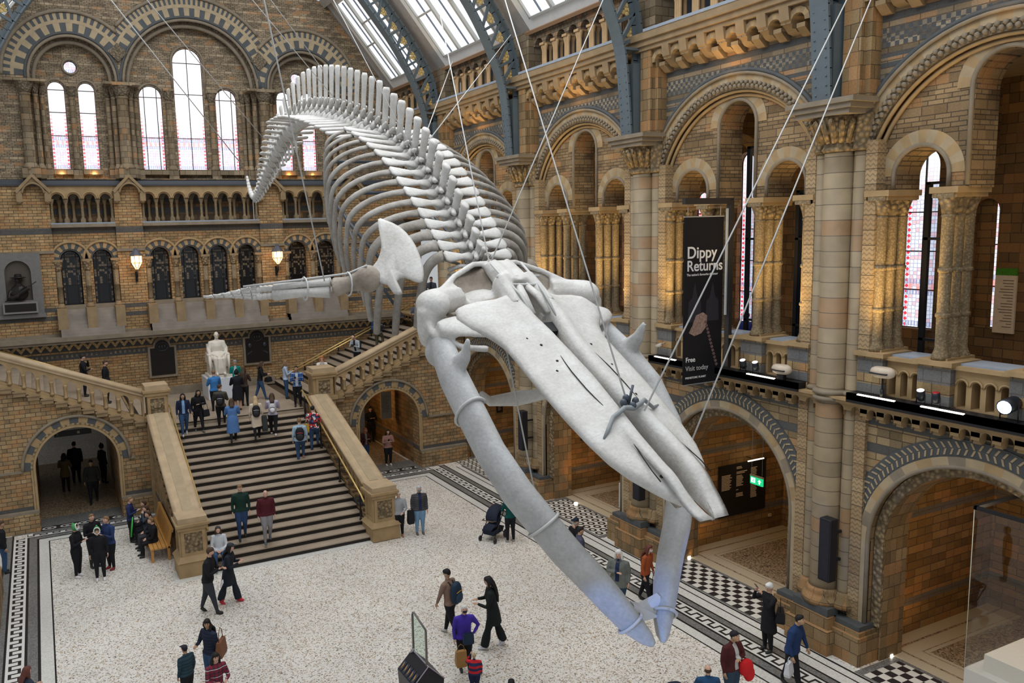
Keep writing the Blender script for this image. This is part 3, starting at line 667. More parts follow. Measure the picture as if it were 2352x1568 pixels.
for c in BAYS+[37.2]:
    # upper great arch
    rolltube(tr, Oy, Uy, Ny, c, 11.05, 3.38, .06, .05, 1, n=36); rolltube(tr, Oy, Uy, Ny, c, 11.05, 3.3, .04, .09, 3, n=36)
    ring(tr, Oy, Uy, Ny, c, 11.05, 3.1, 3.3, .05, .1, 33, (0, 2), legs=0)
    ring(tr, Oy, Uy, Ny, c, 11.05, 2.9, 3.1, .04, .1, 30, (4,), legs=0)
    for k in range(62):     # scalloped ornament on the ring
        for q, rr in enumerate((2.98, 3.07)):
            a = PI*(k+.5*q+.25)/62
            if a < PI: tr.tube([(XW-.03, c-rr*math.cos(a), 11.05+rr*math.sin(a)), (XW-.09, c-(rr+.01)*math.cos(a), 11.05+(rr+.01)*math.sin(a)), ], [.065, .045], 7, 3)
    rolltube(tr, (XW+.06, 0, 0), Uy, Ny, c, 11.05, 2.86, .05, 0, 0, n=36); rolltube(tr, (XW+.16, 0, 0), Uy, Ny, c, 11.05, 2.76, .05, 0, 0, n=36)
    for off, zs, hw in ((0, 13.05, .6), (-1.66, 11.38, .56), (1.66, 11.38, .56)):
        if c > 36: continue
        rolltube(tr, (XW+.2, 0, 0), Uy, Ny, c+off, zs, hw+.06, .05, .02, 3, n=18, legs=(zs-11.1))
        ring(tr, (XW+.2, 0, 0), Uy, Ny, c+off, zs, hw+.1, hw+.38, .015, .05, 13, (0, 2), legs=0)
    if c > 36: continue
    # lower arch
    ring(tr, Oy, Uy, Ny, c, 2.95, 2.55, 2.92, .03, .05, 1, (1,), legs=0, sub=44)
    ring(tr, Oy, Uy, Ny, c, 2.95, 2.33, 2.55, .08, .05, 21, (2, 0, 2, 3), legs=2.1)
    ring(tr, (XW+.22, 0, 0), Uy, Ny, c, 2.95, 2.08, 2.3, .08, .0, 1, (5,), legs=2.1, sub=40)
    rolltube(tr, Oy, Uy, Ny, c, 2.95, 2.33, .05, .06, 3, n=36, legs=2.1)
    for k in range(56):     # chevrons: two rows of slanted cream lozenges
        for q, rr, sk in ((0, 2.66, .02), (1, 2.81, -.02)):
            a = PI*(k+.5)/56; sgn = 1 if a < PI/2 else -1
            er = Vector((0, -math.cos(a), math.sin(a))); et = Vector((0, math.sin(a), math.cos(a)))*(sgn*(1 if q == 0 else -1))
            p0 = Vector((XW-.034, c, 2.95))+er*rr
            tr.prism([p0-er*.065-et*.015-et*.03, p0-er*.065+et*.03-et*.03, p0+er*.065+et*.03+et*.03, p0+er*.065-et*.015+et*.03], (-.008, 0, 0), 2)
struct(tr.build('trim_wall_arches', [M['buff'], M['slate'], M['cream'], M['grey'], M['carved'], M['carve']]))
# ledge, corbel table, stone parapet and colonnettes of the first floor
mb = MB(); mb.box(XW-.42, XW+.1, -.5, 39.4, 6.28, 6.34); mb.box(XW-.36, XW+.1, -.5, 39.4, 6.2, 6.28, 0)
for k in range(int(40/.42)):
    y = -.3+k*.42
    if min(abs(y-c) for c in COLS) < .75: continue
    mb.box(XW-.22, XW+.02, y-.09, y+.09, 5.95, 6.12); mb.box(XW-.14, XW+.02, y-.08, y+.08, 5.86, 5.95)
arcwall(mb, (XW-.22, 0, 0), Uy, Ny, -.51, 39.24, 6.02, 6.2, [(-.3+(k+.5)*.42, .11, 5.9, 6.03, 'a') for k in range(94)], .2, ns=6)
struct(mb.build('trim_corbel_table', [M['buff']]))
mb = MB()
for c in BAYS: mb.box(XW-.47, XW-.1, c-2.75, c+2.75, 6.34, 6.5); mb.box(XW-.47, XW-.42, c-2.75, c+2.75, 6.28, 6.5)
struct(mb.build('trim_ledge_cladding', M['black']))
LED = emis('ledge_strip_light', (1, .93, .7), 5)
for c in BAYS[:4]:
    for d in (-1.6, .5, 2.0):
        o = MB(); o.box(XW-.5, XW-.44, c+d-.45, c+d+.45, 6.49, 6.515)
        tag(o.build('strip_light', LED), 'thin glowing strip light along the black ledge of the right wall', 'light', 'strip lights on the gallery ledge')
pp = MB(); cc = MB()
for c in BAYS:
    edges = [c-2.75, c-2.1, c-1.25, c-.62, c+.62, c+1.25, c+2.1, c+2.75]
    for a, b in ((c-2.75, c-2.12), (c-1.3, c-.58), (c+.58, c+1.3), (c+2.12, c+2.75)):
        pp.box(XW-.12, XW+.75, a, b, 6.34, 7.35, 1); pp.box(XW-.2, XW+.8, a-.06, b+.06, 7.35, 7.45, 0); pp.box(XW-.17, XW+.78, a-.04, b+.04, 6.34, 6.5, 1)
    for a, b in ((c-2.12, c-1.3), (c-.58, c+.58), (c+1.3, c+2.12)):
        n = max(2, round((b-a)/.3)); w = (b-a)/n
        arcwall(pp, (XW+.05, 0, 0), Uy, Ny, a, b, 6.34, 7.3, [(a+w*(i+.5), w*.5-.055, 6.5, 6.98, 'a') for i in range(n)], .3, 0, ns=8)
        pp.box(XW-.05, XW+.5, a, b, 7.3, 7.38, 0); pp.box(XW+.1, XW+.85, a, b, 7.38, 7.42, 2)
        for i in range(n): rolltube(pp, (XW+.05, 0, 0), Uy, Ny, a+w*(i+.5), 6.98, w*.5-.02, .025, .01, 0, n=10)
    # clustered shafts carrying the window piers
    for off in (-2.45, -.94, .94, 2.45):
        for k, dx in enumerate((.08, .42, .76)):
            yy = c+off
            shaft(cc, XW+dx, yy, .125, 7.45, 10.95, 10.45, 0, 1, 10, rings=(8.4, 9.35))
        cc.box(XW-.14, XW+1.0, c+off-.3, c+off+.3, 10.95, 11.08, 2); cc.box(XW-.1, XW+.96, c+off-.26, c+off+.26, 10.86, 10.95, 2); cc.box(XW+.0, XW+.95, c+off-.2, c+off+.2, 7.42, 7.5, 2)
        # pier behind the shafts
        if abs(off) > 2: cc.box(XW+.1, XW+1.0, min(c+math.copysign(2.6, off), c+math.copysign(2.95, off)), max(c+math.copysign(2.6, off), c+math.copysign(2.95, off)), 7.4, 11.0, 2)
struct(pp.build('trim_gallery_parapet', [M['buff'], stone('parapet_pier', (.40,.29,.15), (.3,.2,.1), bw=.4, bh=.25, bands=[(6.95,7.3,'s',(.13,.135,.14)),(6.5,6.72,'s',(.13,.135,.14))]), M['rail']]))
struct(cc.build('trim_gallery_shafts', [M['colpat'], M['carve'], M['buff']]))
# corbelled cornice under the second floor arcade
cb = MB()
cb.box(XW-.62, XW+.3, -.5, 39.4, 15.62, 15.78); cb.box(XW-.7, XW+.3, -.5, 39.4, 15.78, 15.98); cb.box(XW-.55, XW+.3, -.5, 39.4, 15.5, 15.62)
for c in BAYS+[37.2]:
    n = 8; w = 5.5/n
    if c > 36: n = 4
    for i in range(n):
        y = c-2.75+w*(i+.5)
        cb.prism([(XW, y-.12, 14.82), (XW-.12, y-.12, 14.82), (XW-.34, y-.12, 15.0), (XW-.34, y-.12, 15.1), (XW-.15, y-.12, 15.14), (XW, y-.12, 15.14)], (0, .24, 0), 0)
        cb.prism([(XW, y-.34+.22, 15.1), (XW-.12, y-.12, 15.1), (XW-.12, y, 15.45), (XW, y, 15.45)], (0, .12, 0), 1)
        yb = y+w/2
        if i < n-1: cb.prism([(XW, yb-.14, 14.9), (XW-.2, yb-.14, 14.95), (XW-.5, yb-.14, 15.2), (XW-.55, yb-.14, 15.5), (XW, yb-.14, 15.5)], (0, .28, 0), 0)
        ring(cb, (XW-.35, 0, 0), Uy, Ny, y, 15.12, .2, .34, .1, .3, 7, (0, 1), sub=1)
    arcwall(cb, (XW-.4, 0, 0), Uy, Ny, c-2.75, c-2.75+w*n, 15.12, 15.5, [(c-2.75+w*(i+.5), .2, 15, 15.12, 'a') for i in range(n)], .4, 0, ns=8)
struct(cb.build('trim_corbelled_cornice', [M['buffd'], M['buff']]))
mb = MB()
for c in BAYS+[37.2]: mb.box(XW-.72, XW-.2, c-2.8, c+2.8, 15.98, 16.06)
struct(mb.build('trim_arcade_sill', M['rail']))
ar = MB(); ac = MB(); av = MB()
for c in BAYS+[37.2]:
    n = 8; w = 5.6/n; a0 = c-2.8
    arcwall(ar, (XW-.05, 0, 0), Uy, Ny, a0, a0+5.6, 16.98, 17.55, [(a0+w*(i+.5), w*.5-.09, 16.98, 16.98, 'a') for i in range(n)], .35, ns=10)
    for i in range(1, n):
        y = a0+w*i
        for dx in (-.02, .22): ac.lathe([(.1,16.04),(.1,16.12),(.07,16.17),(.065,16.22),(.06,16.75),(.07,16.77),(.115,16.9),(.115,16.98)], (XW+dx, y+(.0), 0), 10, 0)
        ac.box(XW-.17, XW+.36, y-.13, y+.13, 16.92, 17.0)
        for q in (-1, 1): ac.lathe([(.09,16.04),(.09,16.12),(.055,16.17),(.05,16.22),(.05,16.72),(.055,16.74),(.09,16.88),(.09,16.95)], (XW-.03, y+q*.085, 0), 8, 0)
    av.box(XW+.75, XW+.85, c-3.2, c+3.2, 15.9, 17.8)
struct(ar.build('wall_arcade', stone('arcade_stone', (.26,.205,.14), (.2,.15,.1), bw=.2, bh=.14, ms=.012))).name = 'wall_right_arcade'
struct(ac.build('trim_arcade_colonnettes', plain('orange_terracotta', (.50,.33,.17), .6, var=.25, vscale=4)))
struct(av.build('trim_arcade_recess', plain('arcade_recess', (.045,.05,.065), .8)))  # dark sheet whose colour stands in for the unlit void behind the arcade
# engaged columns between bays
def zig_mat():
    m, nt, b = _new('zigzag_shaft'); g, sp, a, z = wallcoord(nt)
    p = .34; tri = math_(nt, 'ABSOLUTE', math_(nt, 'SUBTRACT', math_(nt, 'FRACT', math_(nt, 'DIVIDE', a, .13)), .5))
    f = math_(nt, 'FRACT', math_(nt, 'DIVIDE', math_(nt, 'ADD', z, math_(nt, 'MULTIPLY', tri, .12)), .11))
    q = math_(nt, 'LESS_THAN', f, .35)
    vo = N_(nt, 'ShaderNodeTexWhiteNoise'); vo.noise_dimensions = '1D'; nt.links.new(math_(nt, 'FLOOR', math_(nt, 'DIVIDE', z, p)), vo.inputs['W'])
    c = mix_(nt, vo.outputs[0], (.40,.29,.16), (.28,.18,.09)); c = mix_(nt, math_(nt, 'MULTIPLY', q, .5), c, (.1, .07, .04))
    jn = math_(nt, 'LESS_THAN', math_(nt, 'FRACT', math_(nt, 'DIVIDE', z, p)), .05); c = mix_(nt, jn, c, (.07,.05,.03))
    nt.links.new(c, b.inputs['Base Color']); b.inputs['Roughness'].default_value = .8; return m
def drum_mat():
    m, nt, b = _new('column_drums'); g, sp, a, z = wallcoord(nt); p = .36
    vo = N_(nt, 'ShaderNodeTexWhiteNoise'); vo.noise_dimensions = '2D'; cv = N_(nt, 'ShaderNodeCombineXYZ')
    nt.links.new(math_(nt, 'FLOOR', math_(nt, 'DIVIDE', z, p)), cv.inputs[0]); nt.links.new(math_(nt, 'FLOOR', math_(nt, 'DIVIDE', sp.outputs[1], .8)), cv.inputs[1]); nt.links.new(cv.outputs[0], vo.inputs['Vector'])
    c = mix_(nt, vo.outputs[0], (.28,.215,.13), (.175,.13,.075)); c = mix_(nt, math_(nt, 'GREATER_THAN', vo.outputs[0], .84), c, (.24,.145,.07))
    jn = math_(nt, 'LESS_THAN', math_(nt, 'FRACT', math_(nt, 'DIVIDE', z, p)), .045); c = mix_(nt, jn, c, (.07,.05,.03))
    nz = N_(nt, 'ShaderNodeTexNoise'); nz.inputs['Scale'].default_value = 2.2; nz.inputs['Detail'].default_value = 6; nt.links.new(g.outputs['Position'], nz.inputs['Vector'])
    c = mix_(nt, 1.0, c, _gray(nt, math_(nt, 'MULTIPLY_ADD', nz.outputs[0], .7, .65)), 'MULTIPLY')
    nt.links.new(c, b.inputs['Base Color']); b.inputs['Roughness'].default_value = .6; return m
ZM = zig_mat(); DM = drum_mat()
NTH = ['nearest, at the right of the photo', 'second from the right', 'third from the right, behind the jaws', 'fourth, behind the rib cage', 'farthest, beside the staircase']
for i, c in enumerate(COLS):
    if i == 0: pass
    r = thing('engaged_column', ['tall clustered stone column nearest the entrance beyond the right edge', 'tall clustered stone column between the banner bay and the nearest bay', 'tall clustered stone column left of the black hanging banner', 'tall clustered stone column just right of the rib cage', 'tall clustered stone column hidden behind the skeleton near the staircase'][i], 'column', (XW, c, 0), 'engaged columns of the right wall')
    def P_(mb, nm, mat): return mb.build(nm, mat, r)
    a = MB(); a.lathe([(.36, 1.45), (.34, 1.6), (.34, 12.05)], (XW-.1, c, 0), 24); P_(a, 'main_shaft', DM)
    for sg in (-1, 1):
        a = MB(); a.lathe([(.17, 1.45), (.16, 1.55), (.16, 12.05)], (XW-.02, c+sg*.5, 0), 14); P_(a, 'side_shaft', DM)
        a = MB(); a.box(XW-.1, XW+.3, c+sg*.8-.14, c+sg*.8+.14, .9, 12.2); P_(a, 'zigzag_strip', ZM)
    a = MB()
    for z in (6.25, 6.4): 
        a.lathe([(.37, z-.07), (.42, z-.04), (.42, z+.02), (.37, z+.05)], (XW-.1, c, 0), 24); [a.lathe([(.17, z-.07), (.22, z-.04), (.22, z+.02), (.17, z+.05)], (XW-.02, c+s_*.5, 0), 14) for s_ in (-1, 1)]
    P_(a, 'ring_moulding', M['grey'])
    a = MB(); a.lathe([(.35, 12.0), (.4, 12.06), (.36, 12.12), (.42, 12.3), (.6, 12.75), (.58, 12.8)], (XW-.12, c, 0), 20)
    for sg in (-1, 1): a.lathe([(.17, 12.0), (.21, 12.06), (.18, 12.12), (.24, 12.4), (.32, 12.75), (.3, 12.8)], (XW-.05, c+sg*.5, 0), 14)
    for k in range(9):      # curling leaves
        an = PI/2+PI*(k+.5)/9; q = Vector((math.cos(an), math.sin(an), 0))
        a.tube([Vector((XW-.12, c, 12.2))+q*.4, Vector((XW-.12, c, 12.5))+q*.54, Vector((XW-.12, c, 12.68))+q*.66, Vector((XW-.12, c, 12.58))+q*.7], [.06, .07, .06, .03], 6)
    P_(a, 'capital', M['carve'])
    a = MB(); a.box(XW-.8, XW+.1, c-.72, c+.72, 12.78, 12.9); a.box(XW-.86, XW+.1, c-.8, c+.8, 12.9, 13.02); a.box(XW-.92, XW+.1, c-.9, c+.9, 13.02, 13.13); P_(a, 'abacus', M['grey'])
    a = MB()
    a.box(XW-.5, XW+.2, c-1.3, c+1.3, 0, .7); a.box(XW-.42, XW+.2, c-1.25, c+1.25, .7, .8); a.box(XW-.36, XW+.2, c-1.2, c+1.2, .8, .92, 1)
    a.box(XW-.72, XW-.4, c-.62, c+.62, 0, .62); a.box(XW-.62, XW-.3, c-.55, c+.55, .62, .92, 0); a.box(XW-.58, XW-.2, c-.5, c+.5, .92, 1.12, 1)
    a.lathe([(.52, 1.1), (.52, 1.2), (.44, 1.28), (.4, 1.36), (.42, 1.42), (.36, 1.5)], (XW-.1, c, 0), 20)
    for sg in (-1, 1): a.lathe([(.3, 1.1), (.3, 1.2), (.22, 1.3), (.23, 1.42), (.17, 1.5)], (XW-.02, c+sg*.5, 0), 14)
    P_(a, 'base', [M['block'], M['slate']])
    a = MB(); a.box(XW-.33, XW+.1, c-.85, c+.35, 13.13, 15.5); a.box(XW-.5, XW, c-.72, c-.28, 13.13, 15.5); P_(a, 'upper_pier', M['block'])
    a = MB(); a.box(XW-.25, XW+.5, c-.62, c+.62, 15.98, 17.55); P_(a, 'arcade_pier', M['blockgrey'])

# ------------------------------------------------------------------ ground floor chapels and first floor gallery behind the right wall
mb = MB(); mb.box(22.4, 22.8, -1, 40, 0, 6.2); struct(mb.build('wall_aisle_back', M['aisle'])).name = 'wall_aisle'
for c in COLS:
    mb = MB(); mb.box(XW+.95, 22.4, c-.8, c+.8, 0, 6.2); struct(mb.build('wall_partition', M['aisle']))
mb = MB(); mb.box(XW+.2, 22.8, -1, 39.4, 5.9, 6.35); struct(mb.build('ceiling_aisle', plain('gallery_floor', (.3,.24,.17), .5)))
mb = MB(); mb.box(XW+.2, 22.8, -1, 39.4, 13.9, 14.2); struct(mb.build('ceiling_gallery', M['buffd']))
mb = MB()
gw = [(14.95,.52,7.3,12.4),(13.1,.3,7.5,10.9),(21.3,.38,6.9,12.85),(23.45,.38,7.5,11.6),(27.7,.38,7,11.6),(29.5,.38,7,12.8),(11.7,.3,7.5,10.5)]
arcwall(mb, (22.4, 0, 0), Uy, Ny, -1, 40, 6.2, 14, [(c, w, a, b-w, 'a') for c, w, a, b in gw], .4)
struct(mb.build('wall_gallery_back', stone('gallery_brick', (.30,.18,.08), (.22,.12,.05), bw=.5, bh=.25, stain=.2))).name = 'wall_gallery'
for i, (c, w, a, b) in enumerate(gw):
    key = round(w, 2)
    g_ = leaded_pattern('gallery_glass_%d' % i, w, 5, 1.05, 3.5)
    window(c, w, a, b-w, g_, xplane=22.65, bars_v=(0,) if w > .45 else (), bars_h=(1.1, 2.2, 3.3), thick=.03)
for c in COLS:       # transverse arches of the gallery vault
    mb = MB(); arcwall(mb, (0, c-.35, 0), Ux, Nx, XW+1.0, 22.4, 6.3, 13.95, [((XW+23.4)/2, 2.3, 6.3, 11.0, 'a')], .7, back=True)
    struct(mb.build('wall_cross', M['aisle'])).name = 'wall_gallery_cross'
# dark steel door frames and glass screens seen through the gallery openings
DG = plain('dark_screen_glass', (.006,.008,.014), .08, spec=.6); CG = glassy('screen_glass', (.85,.88,.92), .08)
for bi, off, hw, dk, lb_ in ((1, 1.66, .5, False, 'black framed clear glass screen before the stained window of the nearest bay'), (2, -1.66, .5, True, 'dark glass screen in the gallery opening left of the big column'), (2, 0, .55, False, 'clear framed glass screen in the tall opening right of the banner'),
        (3, 0, .55, True, 'dark glass screen in the tall opening left of the banner column'), (3, -1.66, .5, False, 'clear framed glass screen in the small opening left of the banner column'), (4, 0, .55, True, 'dark glass screen in the tall opening behind the ribs')):
    c = BAYS[bi]; r = thing('glass_screen', lb_, 'screen', (XW+1.15, c+off, 6.35), 'framed glass screens along the gallery'); H_ = 4.9 if off else 6.2
    f = MB()
    for a in (-hw, -.08, hw-.1): f.box(0, .1, a, a+.11, 0, H_)
    for z in (.02, 1.3, 3.6, H_-.06): f.box(0, .07, -hw, hw, z, z+.06)
    lpart(f, 'frame', M['black'], r)
    p = MB(); p.box(.04, .05, -hw, hw, 0, H_); lpart(p, 'glass_pane', DG if dk else CG, r)
# ------------------------------------------------------------------ roof over the right side
slope = Vector((-1, 0, 1.235)).normalized(); nrm = Vector((1.235, 0, 1)).normalized()
E0 = Vector((16.75, 0, 17.55)); LEN = 4.9
SKY = emis('roof_glass_daylight', (.92, .97, 1.0), 1.15)
def rp(t, y, h=0): return E0+slope*t+Vector((0, y, 0))+nrm*h
def rbox(mb, t0, t1, y0, y1, h0, h1, m=0):
    mb.loft([[rp(t0,y0,h0), rp(t1,y0,h0), rp(t1,y1,h0), rp(t0,y1,h0)], [rp(t0,y0,h1), rp(t1,y0,h1), rp(t1,y1,h1), rp(t0,y1,h1)]], m)
def roof_panel(y0, y1, flip=False):
    fr = MB(); pn = MB(); bars = MB(); wd = MB()
    rbox(wd, -.12, .0, y0-.3, y1+.3, -.1, .25)
    rbox(fr, .0, .38, y0, y1, -.02, .1); rbox(fr, LEN-.25, LEN, y0, y1, -.02, .1)
    rbox(fr, .38, LEN-.25, y0, y0+.42, -.02, .1); rbox(fr, .38, LEN-.25, y1-.42, y1, -.02, .1)
    rbox(bars, .38, LEN-.25, y0+.42, y0+.5, -.09, .0); rbox(bars, .38, LEN-.25, y1-.5, y1-.42, -.09, .0); rbox(bars, .38, .46, y0+.42, y1-.42, -.09, 0)
    w = (y1-y0-.84)
    for k in (1, 2): yy = y0+.42+w*k/3; rbox(bars, .38, LEN-.25, yy-.07, yy+.07, -.12, .02)
    for k in range(3):
        ya, yb = y0+.42+w*k/3+.07, y0+.42+w*(k+1)/3-.07
        t = 2.3 if k % 2 == 0 else 3.3
        rbox(bars, t, t+.08, ya, yb, -.12, .02)
        rbox(wd, .4, LEN-.3, (ya+yb)/2-.015, (ya+yb)/2+.015, -.05, .02, 1)
    pn.add([rp(.3, y0+.3, .03), rp(LEN-.2, y0+.3, .03), rp(LEN-.2, y1-.3, .03), rp(.3, y1-.3, .03)], [(0,1,2,3)])
    if flip:
        for b in (fr, pn, bars, wd): b.v = [(14.75-v[0], v[1], v[2]) for v in b.v]; b.f = [f[::-1] for f in b.f]
    _wn[0] += 1
    r = thing('window_%d' % _wn[0], None, None, kind='structure')
    fr.build('window_frame', M['whitepaint'], r); bars.build('glazing_bars', plain('pale_timber', (.42,.42,.40), .6) if 'pt' not in M else M['pt'], r)
    wd.build('eaves_board', [plain('timber', (.34,.2,.11), .6), plain('thin_bar', (.13,.15,.19), .5)], r); pn.build('pane', SKY, r)
ALLC = COLS+[39.9]
for a, b in zip([-.5]+COLS, ALLC): roof_panel(a+.75, b-.75 if b < 39 else b-.95)
for a, b in zip(COLS[2:], ALLC[3:]): roof_panel(a+.75, b-.75 if b < 39 else b-.95, True)
mb = MB()
for c in COLS: rbox(mb, -.1, LEN, c-.72, c+.72, .0, .2)
rbox(mb, -.1, LEN, 38.9, 40, .0, .2)
rbox(mb, LEN, LEN+.4, -.5, 40, -.25, .2)
struct(mb.build('ceiling_timber', plain('roof_timber', (.33,.31,.29), .7, var=.2)))
# lattice arch girders
def girder(c, flip=False, label=''):
    inner = [(16.22,13.15),(16.1,14.6),(15.93,15.7),(15.45,16.9),(14.75,18.15),(13.9,19.3),(12.9,20.5),(11.6,21.7)]
    outer = [(16.62,13.15),(16.62,14.6),(16.6,16.0),(16.3,17.3),(15.5,18.6),(14.6,19.75),(13.6,20.9),(12.2,22.2)]
    def dense(p, n=4):
        out = []
        for i in range(len(p)-1):
            q0, q1, q2, q3 = [Vector((*p[max(0, min(len(p)-1, i+k))], 0)) for k in (-1, 0, 1, 2)]
            for j in range(n):
                t = j/n; out.append(.5*((2*q1)+(q2-q0)*t+(2*q0-5*q1+4*q2-q3)*t*t+(3*q1-q0-3*q2+q3)*t**3))
        out.append(Vector((*p[-1], 0))); return out
    I, Q = dense(inner), dense(outer)
    X = (lambda x: 14.75-x) if flip else (lambda x: x)
    r = thing('lattice_girder', label, 'girder', (X(16.4), c, 13.13), 'iron lattice arch girders')
    ch = MB()
    for L, inn in ((I, True), (Q, False)):
        for i in range(len(L)-1):
            a, b = Vector((X(L[i].x), c, L[i].y)), Vector((X(L[i+1].x), c, L[i+1].y))
            d = (b-a).normalized(); nn = Vector((d.z, 0, -d.x))
            ch.obox((a+b)/2, d*((b-a).length/2+.01), Vector((0,.24,0)), nn*.03)
            ch.obox((a+b)/2+nn*(.1 if inn != flip else -.1), d*((b-a).length/2+.01), Vector((0,.03,0)), nn*.1)
    ch.build('chord', M['girder'], r)
    ft = MB(); ft.loft([[(X(16.3),c-.2,z),(X(16.64),c-.2,z),(X(16.64),c+.2,z),(X(16.3),c+.2,z)][::(-1 if flip else 1)] for z in (13.14, 15.2)])
    ft.box(min(X(15.98), X(16.66)), max(X(15.98), X(16.66)), c-.27, c+.27, 15.55, 15.62); 
    for k in range(11):
        for q in (-.14, .14):
            zz = 13.25+k*.2; xx = 16.18-.0*k-(.04 if k > 6 else 0)
            xi = 16.22-(zz-13.15)*.083-.035; ft.ell((X(xi), c+q, zz), (.022, .022, .022), 6)
    ft.build('foot', M['girder'], r)
    lt = MB(); GD = []
    for k in range(8, len(I)-2, 2):
        a, b = I[k], Q[k]; a2, b2 = I[k+2], Q[k+2]
        for p, q in ((a, b), (a, b2)):
            p_, q_ = Vector((X(p.x), c, p.y)), Vector((X(q.x), c, q.y)); d = (q_-p_).normalized()
            lt.obox((p_+q_)/2, d*((q_-p_).length/2), Vector((0,.05,0)), Vector((d.z,0,-d.x))*.05)
        m_ = (a+b+b2)/3
        gd = MB(); GD.append(gd)
        for z_ in range(5):     # gilded leaf scroll in each panel
            an = z_*2*PI/5; gd.ell((X(m_.x+.12*math.cos(an)), c, m_.y+.13*math.sin(an)), (.085, .02, .07), 8)
        gd.ell((X(m_.x), c, m_.y), (.06, .03, .06), 8)
    lo = lt.build('lattice', M['girder'], r); [g_.build('gilt_leaf', M['gold'], lo) for g_ in GD]
for c, l in zip(COLS, ['iron girder rising from the column nearest the entrance', 'blue grey riveted iron girder above the column right of the banner', 'blue grey iron lattice girder second from the right', 'blue grey iron lattice girder third from the right', 'blue grey iron lattice girder nearest the end wall on the right']):
    girder(c, False, l)
girder(COLS[4], True, 'blue grey iron girder crossing the top left corner')
# ------------------------------------------------------------------ staircase
NS = 20; RI = .16; TR = .405; Y0 = 25.25; ZL = 3.2; YL = Y0+(NS-1)*TR
r = thing('main_staircase', 'broad stone staircase with dark risers climbing from the hall to the statue landing', 'staircase', (6.72, Y0, 0))
for k in range(NS):
    mb = MB(); y = Y0+k*TR; z = RI*(k+1); x0, x1 = (3.98, 9.55)
    if k == 0:
        out = []
        for i in range(9): a = PI/2*i/8; out.append((9.9+.35*math.cos(a-PI/2), y+.35+.35*math.sin(a-PI/2)))
        pts = [(3.55+.0, y)] ; L = [(3.5+.35*math.cos(PI+a_), y+.35+.35*math.sin(PI+a_)) for a_ in [PI/2*i/8 for i in range(9)]]
        poly = L+out+[(10.25, y+TR+.2), (3.15, y+TR+.2)]
        b = len(mb.v)
        mb.add([(*q, 0) for q in poly]+[(*q, z-.035) for q in poly], [(i, (i+1) % len(poly), (i+1) % len(poly)+len(poly), i+len(poly)) for i in range(len(poly))], 1)
        mb.prism([(q[0], q[1]-.02, z-.035) for q in poly], (0, 0, .035), 0)
    else:
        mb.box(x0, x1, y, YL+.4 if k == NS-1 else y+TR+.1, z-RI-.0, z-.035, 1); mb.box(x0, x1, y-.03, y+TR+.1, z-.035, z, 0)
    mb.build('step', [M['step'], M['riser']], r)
mb = MB(); mb.box(3.98, 9.55, YL-.03, 39.38, ZL-.3, ZL-.001); mb.build('landing', M['step'], r)
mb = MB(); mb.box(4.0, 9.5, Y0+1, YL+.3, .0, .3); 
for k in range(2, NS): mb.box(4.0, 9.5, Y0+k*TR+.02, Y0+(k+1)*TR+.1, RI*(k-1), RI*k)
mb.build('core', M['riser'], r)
mb = MB(); mb.box(2.95, 10.55, Y0-.28, Y0+.6, .0, .012); mb.build('kerb', TWH, r)
RSL = (3.92-1.85)/(32.2-26.1)
def railz(y): return 1.78+(y-26.0)*RSL
